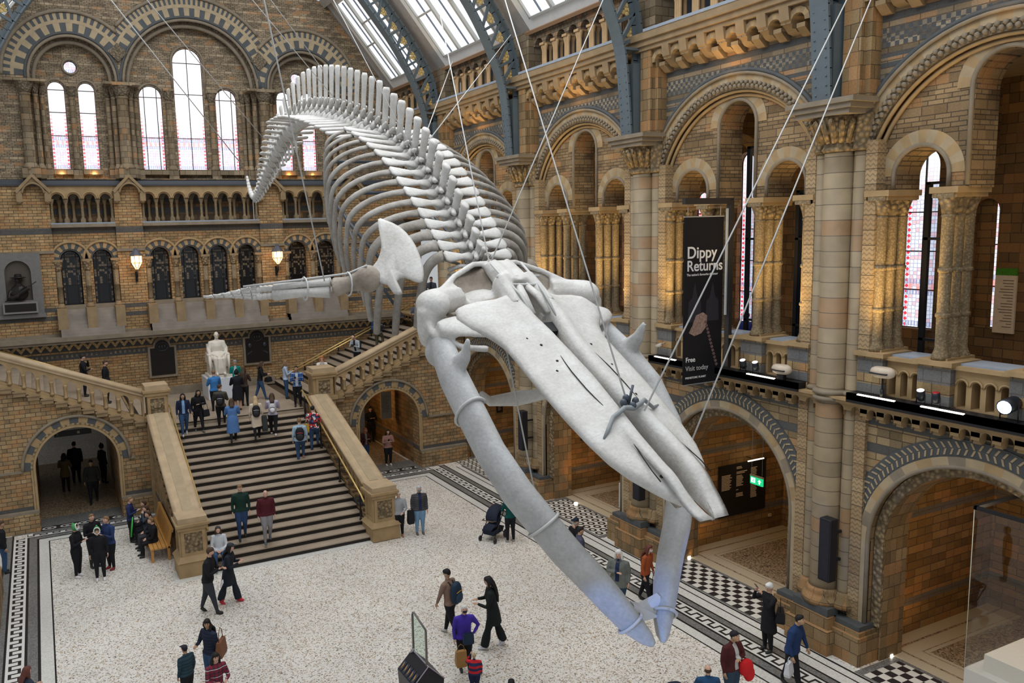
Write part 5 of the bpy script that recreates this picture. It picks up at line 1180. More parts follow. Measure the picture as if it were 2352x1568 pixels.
# shoulder blades and flippers
SCAP = [(5.227,13.014,10.692),(5.314,12.9,10.673),(5.458,12.634,10.557),(5.54,12.355,10.353),(5.561,12.126,10.128),(5.545,11.941,9.909),(5.478,11.813,9.688),(5.386,11.896,9.668),(5.289,12.066,9.735),(5.172,12.152,9.689),(5.182,11.963,9.495),(5.077,12.072,9.488),(5.038,12.238,9.622),(4.911,12.442,9.689),(4.875,12.608,9.827),(5.019,12.606,9.999),(5.132,12.673,10.208),(5.177,12.821,10.422)]
FLIP = [(4.806,12.5,9.728),(4.537,12.7,9.648),(4.362,12.85,9.6),(3.934,13.15,9.579),(3.512,13.5,9.534),(3.048,13.7,9.506),(2.728,13.9,9.484),(2.442,14.1,9.467)]
for sx in (-1, 1):
    # the far blade sits closer to the ribs and a little farther back than the near one
    S_ = lambda p: Vector(p) if sx < 0 else Vector((2*WX-p[0]*1.09, p[1]*1.09, 10.5+(p[2]-10.5)*1.09))
    P = [S_(p) for p in SCAP]; nn = (P[4]-P[0]).cross(P[13]-P[0]).normalized(); ctr = sum(P, Vector())/len(P)
    P2 = []       # smooth the outline
    for i in range(len(P)):
        a, b, c_, d = P[i-1], P[i], P[(i+1) % len(P)], P[(i+2) % len(P)]
        for q in (0, .5): P2.append(.5*((2*b)+(c_-a)*q+(2*a-5*b+4*c_-d)*q*q+(3*b-a-3*c_+d)*q**3))
    mb = MB(); n = len(P2); rings = []
    ctr = ctr.lerp(P[14], .25)
    for sc, h in ((.35, .05), (.7, .042), (.93, .03), (1, .0), (.93, -.03), (.7, -.042), (.35, -.05)): rings.append([ctr+(p-ctr)*sc+nn*(h+.03*math.sin(6*i/n*PI)*(1 if abs(sc) < 1 else .3)*(1-sc)) for i, p in enumerate(P2)])
    mb.loft(rings, 0, True); mb.ell(P[14].lerp(P[13], .5), (.13, .13, .13), 12)
    mb.build('shoulder_blade', BONE, wh)
    F_ = [S_(p) for p in FLIP]
    if sx > 0: F_ = [F_[0]+Vector((.33, .48, -.81)).normalized()*(q-F_[0]).length for q in F_]      # far flipper hangs down
    mb = MB(); mb.ell(F_[0], (.23, .2, .23), 14); mb.tube([F_[0], F_[1], F_[2]], [(.2, .2), (.13, .13), (.17, .17)], 12); h_ = organic_mb(mb, .03, 3); h_.build('humerus', BONEK, wh)
    for dz, y_, e in ((.09, 0, 4), (-.07, .02, 4)):
        o_ = Vector((0, y_, dz)); mb = MB(); mb.tube([F_[2]+o_-(F_[3]-F_[2])*.0+(F_[3]-F_[2])*.15, F_[3]+o_*.85, F_[4]+o_*.8], [.11 if dz < 0 else .08, .075 if dz < 0 else .05, .1 if dz < 0 else .06], 10); mb.build('forearm_bone', BONE, wh)
    mb = MB()
    for q in range(6): mb.ell(F_[4]+(F_[5]-F_[4])*(.12+.16*(q % 3))+Vector((0, 0, .06-.12*(q//3))), (.09, .05, .06), 8)
    mb.build('wrist_bones', BONE, wh)
    for dg in range(4):
        off = Vector((0, 0, .1-.06*dg)); n_ = 6 if dg in (1, 2) else 4; a = F_[4].lerp(F_[5], .45); e = a.lerp(F_[7], [.7, 1, .95, .6][dg])
        for q in range(n_):
            p0 = a.lerp(e, q/n_)+off*(1-q/n_*.8); p1 = a.lerp(e, (q+.86)/n_)+off*(1-(q+.86)/n_*.8); r0 = .042*(1-q/n_*.65)
            mb = MB(); mb.tube([p0, p0.lerp(p1, .5), p1], [r0*1.3, r0*.8, r0*1.25], 7); mb.build('finger_bone', BONE, wh)
mb = MB(); f0, f4 = Vector(FLIP[1])+Vector((0,0,.17)), Vector(FLIP[5])+Vector((0,0,.13)); mb.tube([Vector(FLIP[0])+Vector((-.05,-.1,.22)), f0, Vector(FLIP[3])+Vector((0,-.02,.16)), f4], .018, 6)
for q in (FLIP[1], FLIP[3]):
    mb.tube([Vector(q)+Vector((-.02*0, .19*math.cos(a*PI/6), .19*math.sin(a*PI/6))) for a in range(13)], .016, 6)
mb.build('flipper_mount', MOUNT, wh)
# skull frame: s sideways, t from snout tip to the back, h up from the plane of the skull
SO = Vector((WX, 6.93, 7.03)); FB = Vector((0, .8776, .4794)); UU = Vector((0, -.4794, .8776))
K = lambda s, t, h=0: SO+XA*s+FB*t+UU*h
wprof = [(0,.015),(.1,.085),(.5,.34),(.9,.6),(1.2,.72),(1.6,.79),(2.1,.84),(2.7,.87),(3.3,.88),(3.7,.89),(4.0,1.0),(4.25,1.2),(4.5,1.3),(4.75,1.22)]
gprof = [(0,.04),(.3,.09),(.85,.13),(1.4,.12),(1.9,.08),(2.6,.045),(3.2,.06),(3.7,.1),(4.1,.16),(4.6,.17),(5,.1)]
def ip(P, x):
    for (a, b), (c, d) in zip(P[:-1], P[1:]):
        if x <= c: return b+(d-b)*(x-a)/(c-a)
    return P[-1][1]
sk = organic_mb  # shorthand
head = MB()
for sx in (-1, 1):      # cranium
    head.ell(K(sx*.4, 5.2, -.45), (.55, .5, .38), 14)
    head.tube([K(sx*.02, 5.78, .1), K(sx*.42, 5.82, .08), K(sx*.85, 5.6, .02), K(sx*1.15, 5.35, -.05), K(sx*1.4, 5.15, -.1)], [(.07, .08), (.06, .06), (.05, .06), (.06, .07), (.12, .12)], 10)
    head.tube([K(sx*.1, 5.0, .1), K(sx*.12, 5.7, .1)], [.2, .16], 10)
    head.tube([K(sx*.25, 5.3, -.4), K(sx*.9, 5.3, -.45)], [(.3, .3), (.25, .25)], 10)
    # cheek lump carrying the jaw joint
    head.ell(K(sx*1.42, 5.1, -.16), (.26, .36, .24), 14); head.tube([K(sx*.9, 5.3, -.25), K(sx*1.4, 5.15, -.18)], [.26, .24], 10)
    head.tube([K(sx*1.5, 5.0, -.2), K(sx*1.52, 4.85, -.5), K(sx*1.46, 4.9, -.72)], [.22, .2, .15], 10)
    # brow plate reaching sideways over the eye
    head.tube([K(sx*.35, 4.35, -.02), K(sx*.8, 4.35, -.05), K(sx*1.2, 4.42, -.12), K(sx*1.45, 4.5, -.18), K(sx*1.58, 4.52, -.2)], [(.5, .09), (.42, .08), (.27, .08), (.2, .1), (.13, .08)], 12, up=FB)
    head.tube([K(sx*1.55, 4.45, -.32), K(sx*1.3, 4.15, -.32), K(sx*1.02, 3.9, -.2)], [.06, .055, .06], 8)
    head.tube([K(sx*1.58, 4.9, -.3), K(sx*1.6, 4.6, -.36), K(sx*1.52, 4.4, -.34)], [.1, .06, .07], 8)
    head.tube([K(sx*.3, 4.5, .02), K(sx*.22, 5.2, .12)], [(.22, .12), (.22, .16)], 10)
hm = sk(head, .035, 3); cran = hm.build('cranium', BONE, wh)
for sx in (-1, 1):      # hollow of the temple, stained brown
    c_ = [K(sx*a, b, c) for a, b, c in ((.22,5.75,.1),(.42,5.8,.08),(.62,5.72,.05),(.85,5.58,.02),(1.02,5.45,-.02),(1.2,5.28,-.06),(1.32,5.15,-.08))]
    b_ = [K(sx*a, b, c) for a, b, c in ((.28,4.72,.06),(.42,4.74,.04),(.58,4.76,.02),(.75,4.78,-.0),(.92,4.78,-.05),(1.08,4.76,-.09),(1.22,4.72,-.12))]
    g_ = MB(); rows = []
    for i in range(10):
        q = i/9; rows.append([a.lerp(b, q)-UU*(.26*math.sin(PI*min(1, q*1.15 if q < .8 else 1-(1-q)*.4))*(1 if 0 < j < 6 else .4)) for j, (a, b) in enumerate(zip(c_, b_))])
    if sx > 0: rows = [r_[::-1] for r_ in rows]
    g_.loft([r_+[p-UU*.05 for p in r_[::-1]] for r_ in rows], 0, True); g_.build('temple_hollow', BONEK, cran)
for sx in (-1, 1):
    mb = MB(); rings = []; T = [i/48*4.72 for i in range(49)]
    for t in T:
        w = ip(wprof, t); g = min(ip(gprof, t), w*.6); hr = .17*min(1, t*1.3+.15); 
        if t > 3.3: hr *= 1+.25*(t-3.3)
        rg = []
        for s_, h in ((g, -.2*min(1, t+.2)), (g+.004, hr*.55), (g+.05, hr*.95), (g+.14, hr), (g+.22, hr*.8), (w*.46, hr*.5), (w*.7, hr*.42), (w*.88, hr*.22), (w*.97, .0), (w, -.05), (w*.96, -.11), (w*.75, -.15), (w*.45, -.2)):
            h = h*min(1, .15+t*1.6)
            rg.append(K(sx*max(g, s_), t, h))
        rings.append(rg if sx > 0 else rg[::-1])
    mb.loft(rings, 0, True); uj = mb.build('upper_jaw', BONE, wh)
    cr = MB(); cr.tube([K(sx*(ip(gprof, t)+.24+.05*math.sin(t*3)), t, .17*.72*min(1, t*1.3+.15)) for t in [.6+.2*i for i in range(17)]], .008, 5); cr.build('suture', DARK, uj)
hp = MB()
for s_, t_ in ((-.42,3.5),(-.38,3.1),(-.5,2.9),(-.33,2.6),(-.55,3.7),(.4,3.4),(.45,2.9),(.3,.6),(-.3,.7),(.38,2.2)): hp.ell(K(s_, t_, .085 if abs(s_) < .45 else .07), (.022, .03, .02), 7)
hp.build('nerve_holes', DARK, cran)
mb = MB(); mb.tube([K(0, .5, -.3), K(0, 1.5, -.3), K(0, 2.6, -.24), K(0, 3.9, -.12)], [(.03, .08), (.04, .08), (.05, .08), (.06, .14)], 8, up=UU); mb.build('vomer', BONEK, wh)
mb = MB()
for sx in (-1, 1): mb.tube([K(sx*.07, 4.9, .2), K(sx*.13, 4.6, .2), K(sx*.14, 4.25, .12)], [(.07, .07), (.06, .07), (.03, .05)], 8)
mb.build('nasal_bones', BONE, wh)
for sx in (-1, 1):
    mb = MB(); mb.tube([K(sx*.28, 5.5, .28), K(sx*.27, 5.0, .27), K(sx*.22, 4.6, .26), K(sx*.2, 4.1, .14)], .022, 7); mb.build('mount_tube', MOUNT, wh)
mb = MB(); mb.tube([K(-.35, 5.15, .25), K(.42, 5.1, .25)], .025, 7); mb.tube([K(-.2, 4.9, .25), K(.3, 4.85, .25)], .02, 7); mb.obox(K(.22, 4.35, -.02), XA*.12, FB*.05, UU*.04); mb.build('skull_mount', MOUNT, wh)
mb = MB(); mb.obox(K(.12, 4.0, -.02), XA*.13, FB*.12, UU*.05); mb.build('steel_block', M['black'], wh)
# wavy clamp across the snout
mb = MB(); tz = 1.75; pts = [(-.62,1.5,.05),(-.5,1.6,.12),(-.35,1.74,.17),(-.15,1.8,.25),(0,1.8,.22),(.15,1.84,.25),(.3,1.95,.2),(.42,1.86,.12),(.6,1.95,.06)]
mb.tube([K(*p) for p in pts], [.015,.03,.03,.035,.04,.035,.03,.025,.015], 8); mb.build('snout_clamp', plain('lead_grey_clamp', (.24,.26,.27), .5), wh)
mb = MB()
for s_, t_ in ((-.1,1.9),(0,1.98),(.1,1.9),(0,1.82)): mb.ell(K(s_, t_, .24), (.05, .05, .06), 8)
mb.tube([K(0,1.9,.2), K(.1,2.05,.4)], .02, 6); mb.build('shackle', STEEL, wh)
# lower jaws
JP = [(5.5,11.45,8.98),(5.42,11.1,8.72),(5.33,10.55,8.34),(5.30,9.98,7.93),(5.35,9.5,7.44),(5.50,9.08,6.98),(5.72,8.78,6.58),(5.95,8.6,6.22),(6.20,8.44,5.90),(6.42,8.28,5.58),(6.62,8.1,5.28),(6.76,7.95,5.10),(6.82,7.86,5.02)]
JR = [(.16,.16),(.27,.18),(.3,.19),(.29,.19),(.27,.19),(.26,.2),(.25,.19),(.245,.19),(.24,.18),(.22,.17),(.19,.14),(.13,.09),(.05,.04)]
for sx in (-1, 1):
    J = [Vector(p) if sx < 0 else Vector((2*WX-p[0], p[1], p[2])) for p in JP]
    mb = MB(); mb.tube(J, [(a, b) for a, b in JR], 20, up=(0, -.5, .85))
    c0 = J[2]; mb.tube([J[2]+Vector((0,-.05,.1)), J[2]+Vector((.02*-sx,-.38,.38)), J[2]+Vector((.0,-.5,.62))], [(.2,.1),(.12,.06),(.05,.03)], 10)
    mb.ell(J[0]+Vector((0,.05,.0)), (.2,.2,.2), 12); mb.ell(J[1]+Vector((0,.12,-.1)), (.2,.26,.24), 12)
    o = sk(mb, .035, 3).build('lower_jaw', BONEJ, wh)
    for i in (3, 6, 10):
        if sx > 0 and i != 10: continue
        t_ = (J[i+1]-J[i-1]).normalized(); u_ = Vector((0,-.5,.85)); u_ = (u_-t_*u_.dot(t_)).normalized(); w_ = t_.cross(u_); a_, b_ = JR[i]
        q = MB(); q.tube([J[i]+u_*(a_+.025)*math.cos(k*PI/10)+w_*(b_+.025)*math.sin(k*PI/10) for k in range(-3 if i < 10 else 0, 14 if i < 10 else 21)], .022, 6); q.build('jaw_band', MOUNT, o)
mb = MB(); a, b = Vector(JP[10]), Vector((2*WX-JP[10][0], *JP[10][1:])); mb.loft([[a+Vector((.05,0,.25)), a+Vector((.1,-.05,-.0)), b+Vector((-.1,-.05,0)), b+Vector((-.05,0,.25)), (a+b)/2+Vector((0,.1,.12))], [p+Vector((0,.08,.02)) for p in (a+Vector((.05,0,.25)), a+Vector((.1,-.05,-.0)), b+Vector((-.1,-.05,0)), b+Vector((-.05,0,.25)), (a+b)/2+Vector((0,.1,.12)))]]); mb.build('chin_bracket', plain('white_bracket', (.6,.62,.66), .5), wh)
# throat bone
mb = MB(); mb.tube([(6.0,10.9,7.95),(6.3,11.2,7.75),(6.9,11.35,7.7),(7.5,11.2,7.75),(7.8,10.9,7.95)], [(.05,.05),(.08,.06),(.13,.08),(.08,.06),(.05,.05)], 10, up=(0,0,1)); mb.build('throat_bone', BONE, wh)
# steel armature inside the ribs
for sx in (-1, 1):
    mb = MB(); mb.tube([(WX+sx*1.2,17.0,11.7),(WX+sx*1.4,16.2,11.2),(WX+sx*1.42,15,10.6),(WX+sx*1.25,13.6,9.8)], .035, 7); mb.build('rib_bar', STEEL, wh)
    mb = MB(); mb.tube([(WX+sx*1.0,16.6,10.9),(WX+sx*1.15,15.6,10.2),(WX+sx*.9,13.9,8.9)], .03, 7); mb.build('rib_bar', STEEL, wh)
mb = MB()
for k in (12, 8): 
    c = VP[7+k][0]; mb.tube([c+XA*s_*.2+Vector((0,.1,-1.0+.18*s_*s_ if False else -.25-.0*s_)) for s_ in (-7,-5,-3,-1,1,3,5,7)], .035, 7)
mb.build('rib_hoop', STEEL, wh)
CAB = [((6.95,8.24,8.08),(15.8,11.66,16.21)),((8.0,8.48,7.48),(15.8,11.27,16.08)),((6.9,12.12,9.93),(15.6,19.12,18.56)),((6.9,8.5,8.08),(9.0,15.85,16.68)),((5.75,8.91,6.61),(9.0,18.79,17.62)),
 ((6.9,14.73,12.14),(13.0,25.33,15.88)),((6.9,14.57,12.12),(13.5,22.59,16.14)),((6.9,26.72,13.51),(1.5,18.93,16.71)),((6.9,19.24,13.47),(3.5,18.27,16.75)),((3.85,11.83,9.77),(2.5,9.85,13.95)),((6.9,20.42,14.5),(4.0,18.26,16.81)),((6.9,14.84,11.74),(6.0,19.26,17.38))]
CL = ['running from the snout clamp up to the right girder','running from the far jaw up to the right girder','running from the back of the skull up to the right','running from the snout clamp up past the spine','running from the jaw band up past the skull','running up right from the lower back vertebrae, left of a pair','running up right from the lower back vertebrae, right of a pair','running up left from the tail over the tall window','running up left from the high arch of the tail','running up from the left flipper','running up from the tallest tail spine','running up left along the backbone']
for (a, b), l in zip(CAB, CL):
    a, b = Vector(a), Vector(b); b = a+(b-a)*1.12
    mb = MB(); mb.tube([a, b], .012 if (b-a).length > 9 else .010, 6); o = mb.build('suspension_cable', MOUNT if a.y < 16 else STEEL if a.y > 30 else MOUNT, origin=a)
    tag(o, 'thin steel cable '+l, 'cable', 'suspension cables')
a = Vector((6.9, 29.5, 12.75)); b = Vector((.9, 23.0, 18.2)); mb = MB(); mb.tube([a, b], .016, 6); tag(mb.build('suspension_cable', MOUNT, origin=a), 'thin steel cable running up left from the curled tail tip', 'cable', 'suspension cables')
# ------------------------------------------------------------------ people
_pm = {}
def cm(col, rough=.8, kind=None):
    k = (tuple(round(c, 3) for c in col), rough, kind)
    if k in _pm: return _pm[k]
    m = plain('cloth', col, rough, var=.18, vscale=9)
    if kind:
        nt = m.node_tree; b = nt.nodes['Principled BSDF']; tc = N_(nt, 'ShaderNodeTexCoord')
        if kind == 'floral':
            v = N_(nt, 'ShaderNodeTexVoronoi'); v.inputs['Scale'].default_value = 16; nt.links.new(tc.outputs['Object'], v.inputs['Vector'])
            sp = N_(nt, 'ShaderNodeSeparateColor'); nt.links.new(v.outputs['Color'], sp.inputs[0]); cr = N_(nt, 'ShaderNodeValToRGB'); cr.color_ramp.interpolation = 'CONSTANT'
            e = cr.color_ramp.elements; e[0].color = (.02,.02,.05,1); e[1].position = .35; e[1].color = (.5,.03,.03,1); q = e.new(.6); q.color = (.7,.68,.65,1); q = e.new(.78); q.color = (.05,.12,.3,1); q = e.new(.9); q.color = (.5,.1,.08,1)
            nt.links.new(sp.outputs[0], cr.inputs[0]); nt.links.new(cr.outputs[0], b.inputs['Base Color'])
        else:
            sx = N_(nt, 'ShaderNodeSeparateXYZ'); nt.links.new(tc.outputs['Object'], sx.inputs[0])
            p = .09 if kind != 'puffer' else .075
            hz = math_(nt, 'LESS_THAN', math_(nt, 'FRACT', math_(nt, 'DIVIDE', sx.outputs[2], p)), .38 if kind != 'puffer' else .18)
            if kind == 'puffer': c = mix_(nt, hz, col, [q*.35 for q in col])
            elif kind == 'stripes':
                c = mix_(nt, math_(nt, 'LESS_THAN', math_(nt, 'FRACT', math_(nt, 'DIVIDE', sx.outputs[2], .12)), .5), col, (.02,.03,.09))
            else:
                vt = math_(nt, 'LESS_THAN', math_(nt, 'FRACT', math_(nt, 'DIVIDE', sx.outputs[0], p)), .38)
                c = mix_(nt, math_(nt, 'MULTIPLY', math_(nt, 'ADD', hz, vt), .5), col, (.02,.025,.05))
                wl = math_(nt, 'LESS_THAN', math_(nt, 'FRACT', math_(nt, 'DIVIDE', sx.outputs[2], p*2)), .07); c = mix_(nt, wl, c, (.6,.6,.62))
            nt.links.new(c, b.inputs['Base Color'])
    _pm[k] = m; return m
def seg_dist(P, a, b):
    ab = b-a; t = np.clip(((P-a)@ab)/max(1e-9, ab@ab), 0, 1); return np.linalg.norm(P-(a+t[:, None]*ab), axis=1)
SKIN = {'p': (.56,.34,.25), 'm': (.40,.23,.14), 'd': (.16,.085,.05), 't': (.46,.28,.17)}
HAIRC = {'k': (.012,.010,.010), 'b': (.06,.035,.02), 'l': (.20,.12,.06), 'y': (.42,.31,.17), 'g': (.42,.42,.42), 'w': (.65,.64,.62), 'o': (.42,.13,.04), 'r': (.11,.035,.025)}
def person(label, pos, face, h=1.72, top=(.03,.03,.04), bot=(.02,.02,.03), shoe=(.02,.02,.02), hair='b', skin='p', pose='stand', coat=0, hl=0, arms='down', build=1.0,
           tk=None, bk=None, hat=None, mask=None, look=0, tilt=0, skirt=0, bald=False, arm_bare=False, inner=None, group=None, statue=None, hood=None, beard=False, leg_bare=False, phase=1, loose=1.0):
    """figure in its own frame facing -y, scaled by height h; returned Empty stands at the feet"""
    r = thing('person', label, 'person', pos, group); r.rotation_euler = (0, 0, math.radians(face))
    V = lambda x, y, z: Vector((x, y, z))
    sit = pose == 'sit'
    HZ = .50 if not sit else .28         # hip height
    up = HZ-.50
    lean = {'lean': -.16, 'bend': -.10}.get(pose, -.04 if pose == 'walk' else 0)
    def tor(z, y=0, x=0):      # leaning torso
        return V(x, y+(z-.5)*(lean/.32 if lean else 0), z+up)
    hip = [tor(.52, 0, .052*s) for s in (-1, 1)]
    if pose == 'walk':
        a, b_ = (1, -1) if phase > 0 else (-1, 1)
        kn = [V(-.055, -.07*a-.01, .28), V(.055, -.07*b_-.01, .28)]; an = [V(-.05, -.13*a+(.0), .05 if a > 0 else .075), V(.05, -.13*b_, .05 if b_ > 0 else .075)]
    elif sit:
        kn = [V(-.075, -.24, .285), V(.075, -.24, .285)]; an = [V(-.07, -.25, .045), V(.07, -.23, .045)]
    else: kn = [V(-.058, -.012, .28), V(.058, -.012, .28)]; an = [V(-.062, .005, .045), V(.062, .005, .045)]
    if pose == 'climb': kn = [V(-.06, -.13, .36), V(.055, -.02, .28)]; an = [V(-.06, -.11, .14), V(.055, .01, .045)]
    if pose == 'descend': kn = [V(-.055, -.08, .30), V(.055, -.04, .29)]; an = [V(-.055, -.07, .0), V(.055, .05, .06)]
    sh = [tor(.80, .0, .108*s*build**.5) for s in (-1, 1)]
    A = arms if isinstance(arms, (tuple, list)) else (arms, arms); el = []; wr = []; hd = []
    for i, s in enumerate((-1, 1)):
        k = A[i]; S0 = sh[i]
        if k == 'down': e, w = V(s*.14, .015, .635), V(s*.145, -.03, .50)
        elif k == 'swing': e, w = V(s*.14, .05*(-1 if s*phase > 0 else 1), .64), V(s*.14, -.10 if s*phase > 0 else .03, .52)
        elif k == 'fwd': e, w = V(s*.15, -.05, .64), V(s*.07, -.17, .66)
        elif k == 'phone': e, w = V(s*.145, -.04, .64), V(s*.05, -.16, .70)
        elif k == 'raise': e, w = V(s*.16, -.13, .74), V(s*.06, -.17, .90)
        elif k == 'face': e, w = V(s*.12, -.12, .70), V(s*.035, -.11, .86)
        elif k == 'hip': e, w = V(s*.21, .03, .66), V(s*.115, -.035, .56)
        elif k == 'lap': e, w = V(s*.14, -.05, .62), V(s*.045, -.16, .575)
        elif k == 'fold': e, w = V(s*.145, -.05, .655), V(-s*.03, -.12, .68)
        else: e, w = V(s*.14, .015, .635), V(s*.14, -.03, .50)
        dz = S0-V(.108*s, 0, .80)
        e = e+dz; w = w+dz; el.append(e); wr.append(w); hd.append(w+(w-e).normalized()*.045)
    hb = tor(.925); hb = hb+V(0, -.012-.03*tilt, 0)
    yaw = Matrix.Rotation(math.radians(look), 3, 'Z'); nod = Matrix.Rotation(-.5*tilt, 3, 'X')
    HR = yaw @ nod
    bl = build; mb = MB(); sh_ = loose
    # trunk
    mb.tube([tor(.47), tor(.52), tor(.58), tor(.66), tor(.74), tor(.80), tor(.835)], [(.07, .095*bl**.5), (.075*bl, .1*bl), (.066*bl*sh_, .088*bl*sh_), (.068*bl*sh_, .09*bl*sh_), (.073*bl, .1*bl**.6), (.066, .104*bl**.5), (.04, .06)], 14, up=(0, 1, 0))
    mb.tube([tor(.80), tor(.86), hb], [.042, .033, .034], 10)
    for i in (0, 1):
        s = (-1, 1)[i]
        mb.tube([tor(.815, 0, .03*s), sh[i], sh[i].lerp(el[i], .5), el[i], el[i].lerp(wr[i], .5), wr[i]], [.036, .042*bl**.5, .034*bl*sh_**.5, .029*sh_**.5, .026*sh_**.5, .018], 10)
        mb.tube([hip[i]+V(0, 0, .01), hip[i].lerp(kn[i], .5), kn[i], kn[i].lerp(an[i], .45), an[i]], [.066*bl, .056*bl, .042*bl**.5, .037*sh_**.5 if bk != 'wide' else .06, .026 if bk != 'wide' else .06], 10)
        fd = V(0, -1, 0)
        if pose == 'walk' and an[i].z > .06: fd = V(0, -.75, -.66)
        mb.tube([an[i]+V(0, .018, -.018), an[i]+fd*.045+V(0, 0, -.024), an[i]+fd*.09+V(0, 0, -.03)], [.027, .026, .02], 8)
    if coat:
        zb = .5-coat; q = [tor(.60), tor(.52), V(0, .005, (.52+zb)/2+up), V(0, .01, zb+up)]
        if not sit: mb.tube(q, [(.072*bl, .094*bl), (.08*bl, .108*bl), (.088*bl, .115*bl), (.095*bl, .125*bl+(.05 if pose == 'walk' else 0)*0)], 14, up=(0, 1, 0))
    if skirt:
        zb = .5-skirt; mb.tube([tor(.56), tor(.48), V(0, 0, zb)], [(.06*bl, .08*bl), (.085*bl, .105*bl), (.11*bl, .13*bl)], 14, up=(0, 1, 0))
    # head
    hc = hb+V(0, -.004, .018)
    mb.ell(hc, (.044, .054, .062), 14, rot=HR); mb.ell(hc+HR @ V(0, -.012, -.032), (.033, .038, .032), 10, rot=HR)
    mb.ell(hc+HR @ V(0, -.055, -.008), (.008, .012, .014), 6, rot=HR)
    for s in (-1, 1): mb.ell(hc+HR @ V(.045*s, .003, -.006), (.008, .012, .018), 6, rot=HR)
    for v in (mb,): v.v = [(a*h, b*h, c*h) for a, b, c in v.v]
    Vt, F = organic(mb, .0125*h if statue is None else .011*h, 2)
    ctr = np.array([Vt[list(f)].mean(0) for f in F])/h
    npv = lambda v: np.array(v)
    segs = []; lab = []
    def sg(a, b, rad, m): segs.append(seg_dist(ctr, npv(a), npv(b))-rad); lab.append(m)
    # materials: 0 skin 1 top 2 bottom 3 shoes 4 hair 5 dark 6 inner
    sg(hb+V(0,0,-.02), hb+V(0,0,.05), .055, 0); sg(tor(.845), hb, .028, 0 if hood is None else 1)
    sg(tor(.60), tor(.80), .07*bl, 1); sg(tor(.80, 0, -.09), tor(.80, 0, .09), .05, 1)
    sg(tor(.545), tor(.60), .08*bl, 1); sg(tor(.47), tor(.52), .08*bl, 2 if not skirt or True else 1)
    for i in (0, 1):
        bare = 0 if arm_bare else 1
        sg(sh[i], el[i], .036, 1); sg(el[i], wr[i]-(wr[i]-el[i])*.06, .028, bare); sg(wr[i], hd[i], .012, 0)
        sg(hip[i], kn[i], .055*bl, 2); sg(kn[i], an[i]+V(0,0,.03), .035, 0 if leg_bare else 2); sg(an[i]+V(0,0,-.01), an[i]+V(0,-.08,-.03), .03, 3)
    D = np.stack(segs); mi = np.array(lab)[D.argmin(0)]
    isleg = ctr[:, 2] < .5-max(coat, skirt, .0)+up
    if coat and not sit: mi[(ctr[:, 2] > .5-coat+up-.004) & (mi == 2)] = 1
    elif skirt: mi[(ctr[:, 2] > .5-skirt-.004) & (mi == 2)] = 1
    else: mi[(ctr[:, 2] > .505+up) & (mi == 2) & (np.abs(ctr[:, 1]) < .12)] = 1
    if skirt or coat: mi[(mi == 2) & (ctr[:, 2] > .47+up)] = 1
    if inner is not None:
        lc = ctr[:, 1]-((ctr[:, 2]-up-.5)*(lean/.32 if lean else 0))
        mi[(mi == 1) & (np.abs(ctr[:, 0]) < .028) & (lc < -.03) & (ctr[:, 2] > .53+up)] = 6
    if statue is not None: mi[:] = 0
    body = MB(); body.add([tuple(map(float, v)) for v in Vt], F, [int(q) for q in mi], True)
    # hands with fingers, rooted in the sleeves
    for i, s in enumerate((-1, 1)):
        d = (hd[i]-wr[i]).normalized(); side = V(0, 0, 1).cross(d); side = side.normalized() if side.length > .2 else V(0, 1, 0); nrm_ = d.cross(side)
        if A[i] in ('down', 'swing'): side = V(0, 1, 0) - d*d.y; side.normalize(); nrm_ = d.cross(side)
        b = MB(); c0 = wr[i]
        b.tube([c0-d*.01, c0+d*.012, c0+d*.034, c0+d*.044], [(.013, .01), (.018, .011), (.021, .0095), (.018, .007)], 8, up=side)
        cur = -s*.35 if A[i] in ('down', 'swing') else -.35
        for f in range(4):
            o_ = side*(.0145-.0097*f); L_ = (.036, .042, .039, .03)[f]; p0 = c0+d*.038+o_; p1 = p0+d*L_*.5+nrm_*cur*.012; p2 = p1+d*L_*.38+nrm_*cur*.028
            b.tube([p0, p1, p2], [.0052, .005, .0038], 6)
        tb = c0+d*.014+side*.016; b.tube([tb, tb+side*.014+d*.014+nrm_*cur*.006, tb+side*.017+d*.03+nrm_*cur*.012], [.0068, .0058, .0045], 6)
        b.v = [(a*h, bb*h, c*h) for a, bb, c in b.v]; k = len(body.v); body.v += b.v; body.f += [[q+k for q in f] for f in b.f]; body.m += [0]*len(b.f); body.sm += [True]*len(b.f)
    fb = MB()
    for s in (-1, 1): fb.ell(hc+HR @ V(.017*s, -.05, .006), (.0062, .005, .004), 6, 5); fb.ell(hc+HR @ V(.017*s, -.051, .016), (.010, .004, .0025), 6, 4)
    fb.ell(hc+HR @ V(0, -.0485, -.031), (.012, .004, .003), 6, 7)
    fb.v = [(a*h, bb*h, c*h) for a, bb, c in fb.v]; k = len(body.v); body.v += fb.v; body.f += [[q+k for q in f] for f in fb.f]; body.m += fb.m; body.sm += [True]*len(fb.f)
    sk_ = SKIN[skin] if statue is None else statue
    if statue is not None: mats = [plain('white_marble', statue, .45, var=.06)]*8
    else: mats = [cm(sk_, .55), cm(top, .85, tk), cm(bot, .85, 'puffer' if bk == 'puffer' else None), cm(shoe, .6), cm(HAIRC[hair], .7), cm((.015,.012,.012), .4), cm(inner or (.5,.5,.5), .8), cm((.35,.13,.11), .6)]
    lpart(body, 'body', mats, r)
    def child(mb_, nm, col, rough=.8, kind=None):
        mb_.v = [(a*h, bb*h, c*h) for a, bb, c in mb_.v]; return lpart(mb_, nm, cm(col, rough, kind) if not hasattr(col, 'name') else col, r)
